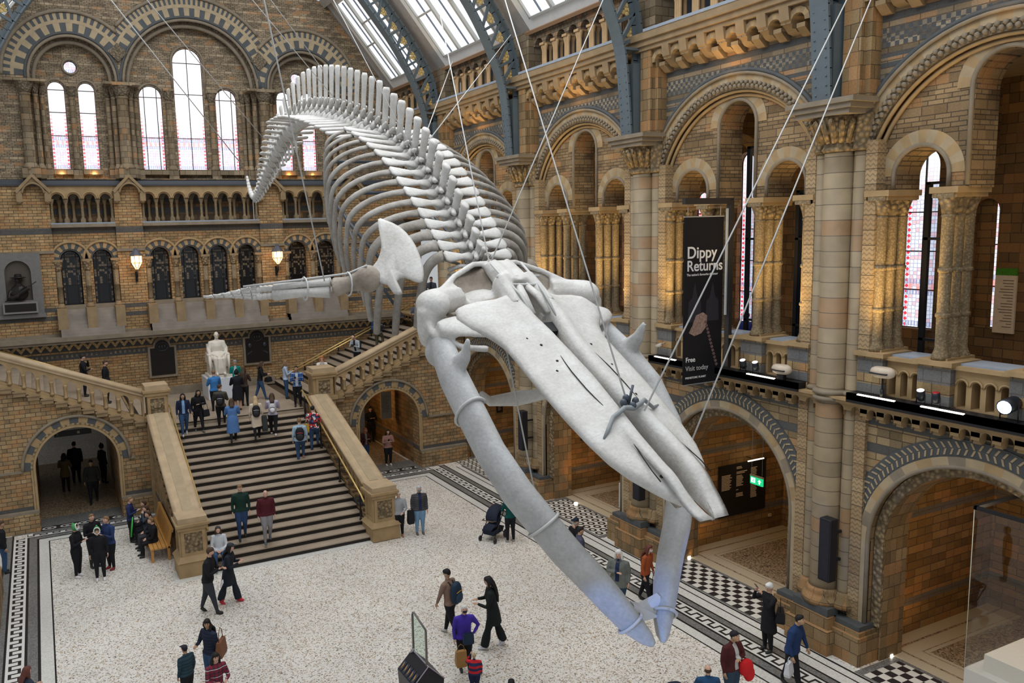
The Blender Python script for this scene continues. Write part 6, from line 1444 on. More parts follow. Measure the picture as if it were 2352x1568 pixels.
    # hair
    if not bald:
        hm_ = MB(); hair_c = HAIRC[hair] if statue is None else mats[0]
        hm_.ell(hc+HR @ V(0, .010, .012), (.049, .052, .058), 14, rot=HR); hm_.ell(hc+HR @ V(0, -.02, .036), (.043, .036, .030), 12, rot=HR)
        if hl > 0:
            bk_ = [hc+HR @ V(0, .03, .02), hc+HR @ V(0, .05, -.04), tor(.84, .075), tor(.84-hl*.5, .085), tor(.84-hl, .085)]
            hm_.tube(bk_, [(.03, .048), (.034, .052), (.028, .058), (.026, .056), (.01, .03)], 10, up=(0, 1, 0))
            for s in (-1, 1): hm_.tube([hc+HR @ V(.034*s, -.01, .03), hc+HR @ V(.048*s, .0, -.02), tor(.86, -.01, .052*s), tor(.84-hl*.45, .0, .062*s)], [(.02, .016), (.022, .018), (.02, .02), (.008, .01)], 8)
        elif hl < 0:      # bun
            hm_.ell(hc+HR @ V(0, .045, .055), (.026, .026, .026), 8)
        elif hl == 0 and hair != 'k0':
            pass
        o_ = MB(); hm_.v = [(a*h, bb*h, c*h) for a, bb, c in hm_.v]; vv, ff = organic(hm_, .0125*h, 1)
        o_.add([tuple(map(float, v)) for v in vv], ff, 0, True); lpart(o_, 'hair', cm(hair_c, .7) if not hasattr(hair_c, 'name') else hair_c, r)
    else:
        q = MB(); q.ell(hc+HR @ V(0, .014, -.004), (.0475, .046, .036), 12, rot=HR); child(q, 'hair', HAIRC[hair])
    if beard: q = MB(); q.ell(hc+HR @ V(0, -.02, -.042), (.03, .03, .024), 10, rot=HR); child(q, 'beard', HAIRC[hair] if statue is None else mats[0])
    if hat:
        q = MB(); kind_, hc_ = hat
        if kind_ == 'beanie': q.ell(hc+HR @ V(0, .004, .032), (.054, .062, .046), 12, rot=HR)
        else:
            q.ell(hc+HR @ V(0, .002, .034), (.051, .059, .038), 12, rot=HR); q.tube([hc+HR @ V(0, -.04, .034), hc+HR @ V(0, -.095, .026)], [(.005, .042), (.003, .03)], 8, up=HR @ V(0, 0, 1))
        child(q, 'hat', hc_)
    if mask: q = MB(); q.ell(hc+HR @ V(0, -.03, -.026), (.034, .032, .024), 10, rot=HR); child(q, 'face_mask', mask)
    if hood:
        q = MB(); q.ell(hc+HR @ V(0, .014, .008), (.06, .058, .072), 12, rot=HR); q.tube([hc+HR @ V(0, .02, .06), hc+HR @ V(0, .03, .10)], [.03, .008], 8); ho_ = child(q, 'hood', hood)
        q = MB()
        q.tube([hc+HR @ V(.052*math.cos(a*PI/8), -.032, .006+.062*math.sin(a*PI/8)) for a in range(17)], .008, 6); child(q, 'hood_trim', (.75,.75,.75)).parent = ho_
    if coat or skirt:
        q = MB(); q.tube([tor(.835, -.02, -.05), tor(.81, -.05, 0), tor(.835, -.02, .05)], .012, 6); child(q, 'collar', [c*.7 for c in top] if statue is None else mats[0])
    r['_hd'] = [tuple(v*h) for v in hd][0]; del r['_hd']
    W2 = lambda v: Matrix.Rotation(math.radians(face), 3, 'Z') @ (v*h)+Vector(pos)
    return dict(root=r, h=h, hands=[W2(v) for v in hd], W=W2, tor=tor, V=V, face=face)

def backpack(P, label, col, acc=(.4,.05,.05), s=1.0):
    h = P['h']; tor = P['tor']; r = thing('backpack', label, 'backpack', P['W'](tor(.68, .125)), None); r.rotation_euler = (0, 0, math.radians(P['face']))
    q = MB(); w, d, z = .15*s, .085*s, .23*s
    q.ell((0, 0, 0), (w*1.12, d*1.2, z*1.12), 14); q.v = [(max(-w, min(w, a)), max(-d, min(d, b)), max(-z, min(z, c))) for a, b, c in q.v]; lpart(q, 'bag_body', cm(col, .7), r)
    q = MB(); q.ell((0, d*.9, -z*.35), (w*.8, d*.55, z*.5), 12); fp = lpart(q, 'front_pocket', cm([c*1.5+.01 for c in col], .7), r)
    q = MB(); q.tube([(-w*.7, d*1.0, z*.2), (0, d*1.12, z*.28), (w*.7, d*1.0, z*.2)], .01, 6); lpart(q, 'zip', cm(acc, .6), fp)
    for sx in (-1, 1): q = MB(); q.tube([(sx*.07*h/1.7, -d, z*.7), (sx*.08, -d-.06, z*.98), (sx*.085, -d-.21, z*.8), (sx*.1, -d-.2, z*.1), (sx*.11, -d-.05, -z*.5)], [(.006, .022)]*5, 6); lpart(q, 'strap', cm(col, .7), r)
    return r
def bag(label, loc, size, col, face=0, handle=.2, cat='bag', name='shoulder_bag', flat=False):
    r = thing(name, label, cat, loc); r.rotation_euler = (0, 0, math.radians(face)); w, d, z = size
    q = MB(); q.loft([[(-w*.9,-d,-z),(w*.9,-d,-z),(w*.9,d,-z),(-w*.9,d,-z)],[(-w,-d*1.1,-z*.6),(w,-d*1.1,-z*.6),(w,d*1.1,-z*.6),(-w,d*1.1,-z*.6)],[(-w*.95,-d*.6,z),(w*.95,-d*.6,z),(w*.95,d*.6,z),(-w*.95,d*.6,z)]]); lpart(q, 'bag_body', cm(col, .6), r)
    q = MB(); q.tube([(-w*.7, 0, z), (-w*.5, 0, z+handle*.7), (0, 0, z+handle), (w*.5, 0, z+handle*.7), (w*.7, 0, z)], .009, 6); lpart(q, 'handle', cm([c*.6 for c in col], .6), r)
    return r
def phone(P, label, i=0, dz=.02):
    p = P['hands'][i]; q = MB(); q.box(-.04, .04, -.006, .006, -.075, .075); o = q.build('mobile_phone', cm((.02,.02,.025), .2), origin=(0,0,0)); o.location = p+Vector((0, 0, dz+.03)); o.rotation_euler = (.6, 0, math.radians(P['face'])); tag(o, label, 'phone')
BK = (.008,.008,.011); NV_ = (.012,.018,.05); JN = (.03,.07,.15); JL = (.15,.28,.42)
def stz(y): return RI*max(1, min(NS, int((y-Y0)/TR)+1))
def pp(label, x, y, z=0, face=0, **k): return person(label, (x, y, z), face, **k)
LN = ZL
# on the broad staircase and landing
a = pp('woman in a navy quilted jacket and pale blue scarf walking down the stairs', 4.56, 32.1, 2.88, -5, h=1.66, top=NV_, bot=JN, hair='k', skin='m', pose='walk', tk='puffer', hl=.1, inner=(.2,.35,.6), tilt=.6, shoe=(.4,.4,.4), build=1.1)
a = pp('woman in a black jacket and trousers descending beside the navy jacket', 5.15, 32.4, 2.88, 10, h=1.68, top=BK, bot=BK, hair='k', skin='m', pose='walk', phase=-1, tk='puffer', hl=.12, tilt=.6, arms=('down','fold'), shoe=(.1,.1,.1), build=1.15)
bag('black handbag hanging at the side of the woman in the black jacket', (5.42, 32.25, 3.62), (.13, .07, .13), BK, 20, .3, 'bag', 'handbag')
a = pp('woman in a bright blue jacket looking up at the marble statue', 6.2, 34.4, LN, 185, h=1.72, top=(.04,.17,.42), bot=BK, hair='l', pose='stand', hl=.0, arms='fwd', build=1.15)
q = MB(); q.tube([(6.02,34.5,4.6),(6.2,34.55,4.4),(6.38,34.5,4.1)], .012, 6); tag(q.build('bag_strap', cm(BK)), 'dark strap worn across the back of the bright blue jacket', 'strap')
a = pp('man in an olive jacket with a black backpack climbing towards the statue', 6.05, 32.5, 2.88, 165, h=1.76, top=(.06,.055,.04), bot=BK, hair='b', look=-50, pose='climb', arms='fwd', build=1.1); backpack(a, 'black backpack on the back of the man in the olive jacket', BK, (.5,.5,.5))
a = pp('woman in a long blue coat seen from behind climbing the stairs', 6.25, 31.35, 2.56, 170, h=1.66, top=(.07,.16,.36), bot=BK, hair='b', pose='walk', coat=.28, arms='fwd', build=1.25, hl=.02)
a = pp('woman in a short black hooded coat and boots facing the statue', 7.05, 34.0, LN, 175, h=1.70, top=BK, bot=(.3,.16,.1), hair='k', pose='stand', coat=.24, hood=BK, leg_bare=True, shoe=(.06,.03,.02), arms='fwd', build=1.1)
a = pp('woman with long dark hair standing just behind the black hooded coat', 7.5, 34.7, LN, 150, h=1.70, top=(.05,.03,.025), bot=BK, hair='b', hl=.22, arms='fwd')
a = pp('person in a grey knitted hat and green coat facing out by the statue', 7.62, 36.9, LN, -10, h=1.68, top=(.0,.18,.16), bot=BK, hair='b', hat=('beanie', (.25,.25,.27)), inner=(.5,.5,.5), coat=.1)
a = pp('woman in a black top and jeans striding right past the statue', 8.42, 35.7, LN, 75, h=1.70, top=BK, bot=JN, hair='b', pose='walk', hl=.04, arms='fwd', look=20, shoe=(.05,.07,.12))
bag('dark jacket bundled under the arm of the striding woman', (8.75, 35.5, 4.1), (.15, .1, .1), BK, 30, .05, 'jacket', 'bundled_jacket')
a = pp('woman in a cream coat with a black backpack climbing the stairs', 7.15, 31.25, 2.56, 170, h=1.68, top=(.55,.46,.36), bot=BK, hair='y', pose='walk', coat=.2, hl=.14, arms='down', build=1.05); backpack(a, 'black backpack on the cream coat', BK, (.4,.4,.4))
bag('dark grey coat carried over the arm beside the cream coat', (7.45, 31.2, 3.15), (.1, .08, .3), (.03,.035,.035), 0, .03, 'coat', 'carried_coat')
a = pp('woman in a pale lilac hooded jacket climbing the stairs', 7.85, 31.45, 2.56, 165, h=1.68, top=(.38,.36,.44), bot=BK, hair='b', pose='walk', phase=-1, hl=.06, shoe=(.6,.6,.6), arms='fwd', build=1.1); backpack(a, 'small white drawstring bag on the lilac jacket', (.5,.5,.52), (.1,.1,.1), .8)
a = pp('woman in a pale blue sweatshirt and jeans standing by the lowest side steps', 9.45, 35.2, LN, 80, h=1.74, top=(.38,.46,.58), bot=JN, hair='l', hl=.03, arms='phone', pose='stand')
a = pp('man in a blue checked shirt reading his phone atop the stairs', 9.42, 33.3, LN, -20, h=1.74, top=(.04,.12,.36), tk='plaid', bot=BK, hair='k', skin='m', arms='phone', tilt=.9, inner=(.4,.45,.5), build=1.05); phone(a, 'dark phone in the hand of the man in the checked shirt', 0)
a = pp('man in a pale blue hooded top with a backpack climbing the stairs', 8.42, 29.75, 1.76, 165, h=1.76, top=(.30,.42,.52), bot=JN, hair='l', pose='climb', build=1.1, shoe=(.45,.2,.2)); backpack(a, 'black backpack with red trim on the pale blue hooded top', BK, (.6,.05,.08), 1.1)
a = pp('person in a red and white floral shirt climbing beside the rail', 9.1, 30.2, 2.08, 150, h=1.74, top=(.4,.05,.05), tk='floral', bot=JN, hair='k', pose='climb', arms='fwd', build=1.15, shoe=(.03,.04,.1))
bag('mustard yellow bag hanging at the left of the floral shirt', (8.8, 30.1, 3.0), (.09, .06, .16), (.45,.28,.03), 0, .12, 'bag', 'tote_bag')
a = pp('young man in a dark green jumper and jeans walking down the stairs', 5.3, 26.15, .64, -8, h=1.78, top=(.006,.028,.02), bot=(.02,.045,.11), hair='l', pose='descend', arms='down', build=1.15, look=-15)
a = pp('balding man in a burgundy jumper and grey trousers on the stairs', 6.05, 25.85, .48, -5, h=1.72, top=(.07,.008,.014), bot=(.22,.21,.22), hair='g', pose='descend', arms='down', tilt=.9, build=1.25, bald=True, shoe=(.08,.1,.12))
a = pp('girl in a white hooded sweatshirt and headphones sitting on the bottom stairs', 4.42, 25.55, .08, -10, h=1.66, top=(.55,.58,.62), bot=JN, hair='b', pose='sit', arms='lap', tilt=1.1, hl=.08, hat=('beanie', (.05,.05,.05)))
# hall floor left
a = pp('bearded man in a black jacket and tight jeans striding right with a leaflet', 3.52, 22.5, 0, 62, h=1.90, top=BK, bot=(.03,.035,.045), hair='b', pose='walk', arms=('phone','fwd'), build=1.2, beard=True, look=15); phone(a, 'phone held out by the striding man in black', 0)
o = MB(); o.box(-.01, .01, -.06, .06, -.12, .1); o_ = tag(o.build('leaflet', cm((.7,.7,.72))), 'white folded leaflet held low by the striding man in black', 'leaflet'); o_.location = (3.85, 22.2, .9); o_.rotation_euler = (.5, .3, 0)
a = pp('woman in a dark cap, long dark coat and red trainers walking right', 4.15, 22.85, 0, 62, h=1.78, top=(.012,.016,.025), bot=(.012,.016,.025), hair='k', pose='walk', phase=-1, coat=.18, hl=.12, hat=('cap', (.03,.035,.04)), arms='phone', shoe=(.5,.03,.05), build=1.1, bk='wide')
SG = (.06,.28,.09)
pp('person in a black jacket, green hood and white trainers looking at a phone', .33, 27.05, 0, 60, h=1.72, top=BK, bot=BK, hair='b', hood=SG, mask=(.5,.6,.65), arms='phone', shoe=(.7,.7,.7), build=1.2, tilt=.5)
pp('person in a black hooded jacket wearing a green hood and facing the camera', .95, 26.45, 0, -5, h=1.70, top=BK, bot=BK, hair='b', hood=SG, arms='down', shoe=(.7,.7,.7), build=1.1)
pp('young man with cropped hair in a dark coat standing behind the green hoods', .85, 27.65, 0, 20, h=1.78, top=BK, bot=(.03,.035,.03), hair='l', arms='phone', tilt=.7, build=1.1)
pp('young man in a navy windproof jacket seen half from behind', 1.32, 27.2, 0, -60, h=1.76, top=(.02,.04,.12), bot=BK, hair='l', arms='phone', tilt=.7, build=1.2, shoe=(.2,.02,.02))
pp('boy in a navy sweatshirt standing beside the bench sitters', 2.15, 29.4, 0, 70, h=1.60, top=(.015,.025,.09), bot=BK, hair='l', arms='phone', tilt=.6)
for k, (y, c, lb) in enumerate(((27.75, BK, 'boy in black hunched over a phone on the near end of the bench'), (28.45, (.02,.02,.025), 'boy in black with white striped trousers on the bench'), (29.1, (.05,.055,.07), 'boy in a dark top resting his chin on the bench'), (29.7, (.02,.04,.07), 'boy in a dark teal shirt at the far end of the bench'))):
    pp(lb, 2.72, y, 0, -90, h=1.64, top=c, bot=BK if k != 1 else (.04,.04,.05), hair='b' if k else 'l', pose='sit', arms='lap' if k != 2 else 'face', tilt=1.0, shoe=(.03,.03,.03), build=1.05)
o = MB(); o.tube([(2.1, 28.9, .35), (2.15, 28.95, .7), (2.2, 29.0, 1.0)], [(.03,.09),(.03,.12),(.02,.03)], 8); tag(o.build('toy_snake', cm((.05,.4,.06))), 'bright green soft toy held by the boys at the bench', 'toy')
a = pp('woman with long dark hair and a brown shoulder bag looking over her shoulder', 2.85, 18.6, 0, -60, h=1.68, top=(.015,.022,.045), bot=JN, hair='k', hl=.2, tk='puffer', skin='m', look=40, arms=('fwd','down'), build=1.1)
bag('large tan brown leather shoulder bag of the long haired woman', (3.08, 18.42, 1.0), (.2, .07, .19), (.18,.07,.03), 60, .3)
pp('boy in a teal quilted coat and black cap at the bottom left', 2.25, 18.2, 0, -150, h=1.36, top=(.02,.05,.07), bot=BK, hair='k', skin='m', tk='puffer', hat=('cap', (.02,.02,.03)), arms='down', build=1.2)
pp('dark fringed woman in a red checked shirt at the bottom edge', 2.72, 17.1, 0, 10, h=1.60, top=(.2,.02,.035), tk='plaid', bot=BK, hair='k', hl=.14, arms='fwd')
pp('person with thick reddish brown hair at the bottom left corner', -.95, 18.55, 0, 120, h=1.55, top=(.02,.03,.05), bot=BK, hair='r', hl=.05, arms='fwd')
pp('visitor half cut off at the left edge of the photo', -1.75, 28.6, 0, 100, h=1.72, top=BK, bot=JN, hair='b', skin='m', arms='down')
# left passage
pp('woman in an olive coat with a dark rucksack in the left archway', .3, 36.8, 0, 165, h=1.66, top=(.11,.075,.03), bot=BK, hair='k', coat=.1, hl=.02, arms='fwd')
pp('tall dark figure in a hooded coat in the left archway', .75, 38.0, 0, 170, h=1.82, top=BK, bot=BK, hair='k', build=1.2)
pp('man in a dark patterned jacket walking out through the left archway', 1.25, 34.7, 0, -10, h=1.78, top=(.02,.02,.016), bot=BK, hair='k', skin='m', pose='walk', build=1.2)
pp('dark figure with a bag behind the patterned jacket in the left archway', 1.8, 37.3, 0, 120, h=1.74, top=BK, bot=BK, hair='k', hood=BK)
# right passage
a = pp('girl in a pink jacket looking at her phone in the right archway', 13.45, 33.3, 0, -5, h=1.66, top=(.34,.18,.15), bot=BK, hair='k', hl=.05, arms='phone', tilt=.8, shoe=(.6,.57,.5), build=1.15); phone(a, 'phone held by the girl in the pink jacket', 0)
pp('red haired girl in a dark patterned cardigan in the right archway', 12.75, 34.3, 0, 5, h=1.62, top=(.06,.02,.02), bot=JN, hair='o', hl=.14, arms='phone', tilt=.6, inner=(.25,.2,.18))
pp('dark haired woman in a black coat at the left side of the right archway', 12.5, 34.9, 0, 0, h=1.70, top=BK, bot=BK, hair='k', hl=.12, coat=.15)
pp('shadowed figure in dark clothes deep inside the right archway', 14.3, 37.6, 0, 0, h=1.80, top=BK, bot=BK, hair='k', arms='phone', build=1.1)
# side flights
a = pp('woman with a dark bun in a black coat walking down the left side stairs', 1.3, 35.7, 4.32-.16, 85, h=1.70, top=BK, bot=BK, hair='k', hl=-1, coat=.12, arms=('fwd','face'), build=1.15)
bag('small red handbag on the hip of the woman with the bun', (1.1, 35.4, 4.95), (.14, .06, .1), (.25,.03,.025), 80, .2, 'bag', 'handbag')
pp('man in a long black coat walking down the left side stairs', 2.1, 35.4, 3.84, 80, h=1.76, top=BK, bot=BK, hair='b', coat=.2, build=1.15, beard=True)
a = pp('man in a grey hooded top bending over a camera on the right side stairs', 12.9, 35.3, 4.16, -50, h=1.66, top=(.34,.37,.4), bot=BK, hair='k', pose='bend', arms='phone', tilt=1.3, inner=BK); backpack(a, 'dark green backpack of the man bending over his camera', (.01,.03,.035), (.05,.2,.15))
o = MB(); o.box(-.06, .06, -.04, .04, -.04, .04); o.tube([(0, -.03, 0), (0, -.11, 0)], .032, 8); o_ = o.build('camera_body', cm((.01,.01,.01), .4), origin=(0,0,0)); o_.name = 'photo_camera'; o_.location = a['hands'][0]+Vector((.05, -.04, 0)); tag(o_, 'black camera in the hands of the man on the side stairs', 'camera')
a = pp('man in a dark checked shirt with a blue backpack climbing the right side stairs', 14.3, 36.2, 4.8, 110, h=1.78, top=(.02,.022,.04), tk='plaid', bot=(.06,.055,.035), hair='k', pose='climb', arms='fwd', build=1.1, shoe=(.6,.6,.6)); backpack(a, 'navy blue backpack on the right side stairs', (.01,.03,.08), (.02,.04,.1))
pp('woman with curly orange hair in a white jumper leaning on the stair post', 10.62, 33.5, 3.55, -15, h=1.68, top=(.6,.56,.5), bot=BK, hair='o', hl=.1, arms='face', pose='stand')
pp('man in a grey jacket standing on the gallery above the stairs', 17.6, 37.0, 6.375, -40, h=1.76, top=(.05,.06,.075), bot=BK, hair='b', arms='fwd', inner=BK)
pp('person in a slate blue shirt descending beside the skull', 16.4, 36.3, 5.3, -60, h=1.72, top=(.07,.085,.12), bot=BK, hair='b', arms='fwd')
pp('person in a blue top seated behind the gallery parapet right of the banner', 19.2, 18.1, 6.375, -100, h=1.74, top=(.02,.04,.25), bot=BK, hair='l', pose='sit', arms='lap')
pp('person in dark clothes seated behind the gallery parapet by the banner', 18.9, 18.75, 6.375, -60, h=1.74, top=BK, bot=BK, hair='k', pose='sit', arms='lap')
pp('person in a grey top seated at the gallery opening right of the banner', 19.0, 17.4, 6.375, 80, h=1.70, top=(.12,.12,.13), bot=JN, hair='b', pose='sit', arms='lap')
# hall floor centre and right
a = pp('white haired woman in a grey jumper with a crossbody bag beside the stair post', 10.45, 25.1, 0, -15, h=1.62, top=(.30,.31,.33), bot=BK, hair='w', hl=.0, arms=('down','lap'), build=1.2, shoe=(.35,.13,.05))
bag('black quilted coat over the arm of the white haired woman', (10.78, 24.85, .72), (.11, .08, .24), BK, 0, .05, 'coat', 'carried_coat')
pp('man in a grey quilted jacket, face mask and pale jeans', 11.16, 24.95, 0, -10, h=1.74, top=(.06,.06,.065), tk='puffer', bot=JL, hair='g', mask=(.08,.2,.25), inner=(.01,.02,.06), arms='down', build=1.25, shoe=(.12,.11,.09), look=10)
pp('person in a green jacket behind the pushchair, half hidden by the jaw', 13.5, 22.75, 0, 170, h=1.72, top=(.0,.06,.055), bot=BK, hair='k', hood=(.01,.02,.06), arms='fwd', shoe=(.35,.33,.3))
a = pp('man in a tan sweater with a navy backpack walking left', 8.85, 18.0, 0, -150, h=1.80, top=(.22,.14,.1), bot=BK, hair='k', skin='t', pose='walk', arms='swing', build=1.15, beard=True, shoe=(.5,.48,.45), look=20, tilt=-.7); backpack(a, 'navy and orange backpack on the tan sweater', (.012,.03,.06), (.6,.3,.03), 1.25)
pp('woman with long black hair in a long black coat and wide trousers striding left', 9.52, 16.95, 0, -115, h=1.88, top=(.008,.012,.012), bot=(.008,.012,.012), hair='k', hl=.2, pose='walk', phase=-1, coat=.14, arms='fwd', build=1.1, bk='wide', shoe=(.6,.6,.65), tilt=-.4)
a = pp('white haired woman in a purple fleece with hand on hip and face mask', 8.38, 16.35, 0, -15, h=1.66, top=(.055,.03,.33), bot=BK, hair='w', mask=(.02,.02,.03), arms=('down','hip'), build=1.15, tilt=1.0, shoe=(.03,.03,.04))
bag('tan paper carrier bag in the hand of the woman in purple', (8.1, 16.0, .55), (.13, .08, .19), (.35,.19,.06), -10, .16, 'bag', 'paper_bag')
bag('small teal crossbody bag at the waist of the woman in purple', (8.36, 16.1, .92), (.13, .04, .13), (.01,.03,.06), -10, .03)
pp('toddler in a red and navy striped jumper in front of the woman in purple', 8.1, 15.35, 0, 150, h=.98, top=(.55,.02,.03), tk='stripes', bot=(.01,.015,.05), hair='y', arms=('down','raise'), build=1.5)
pp('man in a black baseball cap and black jacket behind the jaw', 13.95, 19.6, 0, -70, h=1.74, top=BK, bot=BK, hair='k', hat=('cap', (.01,.015,.03)), mask=(.4,.42,.45), arms=('fwd','face'), build=1.1)
pp('man in a grey blue jumper over a pink collar behind the jaw', 13.6, 18.95, 0, 65, h=1.74, top=(.06,.06,.10), bot=BK, hair='k', skin='t', build=1.2, inner=None)
pp('white haired man in a grey green jacket standing before the far jaw', 13.45, 16.95, 0, -55, h=1.78, top=(.13,.14,.125), bot=(.02,.05,.09), hair='w', arms=('fold','down'), inner=(.01,.02,.06), build=1.3, hl=.02, coat=.06)
a = pp('woman with long dark red hair in a rust top near the jaws', 14.45, 17.05, 0, 20, h=1.70, top=(.32,.07,.02), bot=BK, hair='r', hl=.2, pose='walk', arms='down', mask=(.5,.5,.5)); 
bag('black box bag hanging low behind the woman in the rust top', (14.62, 16.85, .42), (.13, .09, .15), BK, 0, .4, 'bag', 'handbag')
a = pp('blonde woman all in black raising a phone to photograph the skeleton', 15.3, 13.52, 0, -100, h=1.76, top=BK, bot=BK, hair='w', arms='raise', coat=.2, build=1.05, tilt=-.6); phone(a, 'phone raised by the blonde woman in black', 0)
bag('large black shoulder bag of the woman photographing', (15.42, 13.28, 1.0), (.2, .1, .14), BK, 40, .3)
a = pp('man in a royal navy zip jumper striding towards the lower right', 14.48, 12.12, 0, 20, h=1.78, top=(.012,.035,.11), bot=BK, hair='k', skin='t', pose='walk', arms=('down','swing'), build=1.25, tilt=.6)
bag('white plastic carrier bag in the hand of the man in navy', (14.2, 11.95, .62), (.13, .06, .16), (.6,.62,.66), 20, .12, 'bag', 'carrier_bag')
pp('man in a burgundy leather jacket and flat cap looking down', 12.78, 12.25, 0, 5, h=1.74, top=(.07,.014,.014), bot=(.03,.06,.1), hair='k', skin='t', hat=('beanie', (.015,.015,.02)), inner=(.5,.5,.5), arms=('down','fold'), tilt=1.0, build=1.25)
o = MB(); o.ell((0,0,0), (.2,.12,.2), 12); o.ell((.08,-.02,-.16), (.15,.1,.18), 10); o.ell((-.08,0,.1), (.12,.1,.1), 10); o_ = organic_mb(o, .03, 1).build('red_coat', cm((.6,.015,.02)), origin=(0,0,0)); o_.location = (13.05, 12.1, .9); tag(o_, 'bright red padded coat held by the man in burgundy leather', 'coat')
pp('balding man in a blue top seen from above at the bottom edge', 11.6, 11.74, 0, 150, h=1.5, top=(.015,.06,.14), bot=BK, hair='b', arms='fwd', bald=True, build=1.3)
pp('person with dark hair whose head just shows at the bottom edge', 7.72, 13.07, 0, 150, h=1.6, top=BK, bot=BK, hair='k')
# seated marble statue on its plinth
st = person('white marble statue of a bearded old man seated in a chair', (6.98, 37.5, 4.28), 0, h=2.42, pose='sit', arms='lap', hair='w', bald=True, beard=True, coat=0, statue=(.66,.61,.53), build=1.2)
st['root'].name = 'marble_statue'; st['root']['category'] = 'statue'
MRB = plain('statue_marble', (.66,.61,.53), .45, var=.06)
q = MB()
def lb(*a): q.box(*a)
lb(-.52, .52, -.62, .52, -.13, 0); lb(-.42, .42, -.28, .45, 0, .56); lb(-.40, .40, .30, .42, .5, 1.32); 
for sx in (-1, 1): q.box(sx*.42-.06, sx*.42+.06, -.4, .4, .5, .86); q.tube([(sx*.42, -.42, .88), (sx*.42, .4, .88)], .07, 8); q.tube([(sx*.4, -.42, 0), (sx*.42, -.42, .86)], .06, 8)
lpart(q, 'armchair', MRB, st['root'])
q = MB(); q.tube([(0,-.02,1.0),(0,-.2,.82),(0,-.5,.66),(0,-.58,.3),(0,-.56,.03)], [(.14,.24),(.16,.3),(.13,.3),(.08,.25),(.07,.28)], 12, up=(0,1,0)); q.tube([(-.26,.08,1.42),(-.38,-.06,1.12),(-.36,-.25,.85),(-.34,-.35,.3)], [.1,.11,.08,.06], 8); q.tube([(.26,.08,1.42),(.38,-.06,1.12),(.36,-.25,.85),(.34,-.35,.3)], [.1,.11,.08,.06], 8)
lpart(organic_mb(q, .035, 2), 'robe', MRB, st['root'])
r = thing('statue_plinth', 'plain white box plinth carrying the marble statue', 'plinth', (6.98, 37.6, ZL)); q = MB(); q.bevbox(-.62, .62, -.8, .7, 0, .95, .012); lpart(q, 'box', plain('white_plinth', (.62,.65,.70), .45), r)

# ------------------------------------------------------------------ pushchairs
def pushchair(label, loc, face):
    r = thing('pushchair', label, 'pushchair', loc); r.rotation_euler = (0, 0, math.radians(face))
    P = lambda q, n, m: lpart(q, n, m, r)
    F_ = cm((.02,.02,.025), .4); C_ = cm((.012,.018,.035), .8)
    for sx in (-1, 1):
        for y, rr in ((-.38, .09), (.34, .14)):
            q = MB(); q.tube([(sx*.27, y, rr), (sx*.31, y, rr)], rr, 16, smooth=False); q.tube([(sx*.25, y, rr), (sx*.33, y, rr)], .03, 8); P(q, 'wheel', F_)
        q = MB(); q.tube([(sx*.25, -.38, .12), (sx*.25, -.1, .45), (sx*.25, .35, 1.02)], .016, 7); q.tube([(sx*.25, .34, .14), (sx*.25, -.1, .5)], .016, 7); P(q, 'frame', F_)
    q = MB(); q.tube([(-.25, .35, 1.02), (-.2, .42, 1.06), (.2, .42, 1.06), (.25, .35, 1.02)], .02, 8); P(q, 'handlebar', cm((.15,.07,.04), .6))
    q = MB(); q.loft([[(-.2,-.3,.22),(.2,-.3,.22),(.2,.3,.22),(-.2,.3,.22)],[(-.25,-.34,.38),(.25,-.34,.38),(.25,.32,.4),(-.25,.32,.4)]]); P(q, 'basket', C_)
    q = MB(); q.tube([(0,-.42,.42),(0,-.3,.5),(0,.0,.5),(0,.15,.62),(0,.25,.98)], [(.03,.17),(.05,.2),(.07,.21),(.07,.2),(.04,.19)], 12, up=(0,0,1)); P(q, 'seat', C_)
    q = MB(); rows = []
    for i in range(7):
        a = -.2+PI*.62*i/6; rows.append([(x*1.0, .26-.42*math.sin(a)*(.6+.4*math.cos(x*3)), .72+.42*math.cos(a)*(1-.25*(x/.22)**2)) for x in [-.22+.44*k/8 for k in range(9)]])
    q.loft([r_+[(x, y+.01, z-.02) for x, y, z in r_[::-1]] for r_ in rows], 0, True); P(q, 'canopy', C_)
    q = MB(); q.tube([(-.23, -.2, .72), (-.2, -.38, .74), (.2, -.38, .74), (.23, -.2, .72)], .018, 7); P(q, 'bumper_bar', cm((.12,.07,.05), .6))
pushchair('black pushchair parked near the dark floor border', (13.15, 23.3, 0), -60)
pushchair('black pushchair with its canopy just showing at the bottom edge', (11.25, 12.1, 0), 100)
# ------------------------------------------------------------------ props
def text(s, size, loc, rot, col, parent=None, bold=0, name='lettering', align='LEFT', em=False):
    cu = bpy.data.curves.new('t', 'FONT'); cu.body = s; cu.size = size; cu.offset = bold; cu.extrude = .002; cu.align_x = align
    t = bpy.data.objects.new('t', cu); COL.objects.link(t); dg = bpy.context.evaluated_depsgraph_get()
    me = bpy.data.meshes.new_from_object(t.evaluated_get(dg)); bpy.data.objects.remove(t); me.materials.clear(); me.materials.append(cm(col, .6) if not hasattr(col, 'name') else col)
    o = bpy.data.objects.new(name, me); COL.objects.link(o); o.parent = parent; o.location = loc; o.rotation_euler = rot; return o
WTX = (.75, .75, .75)
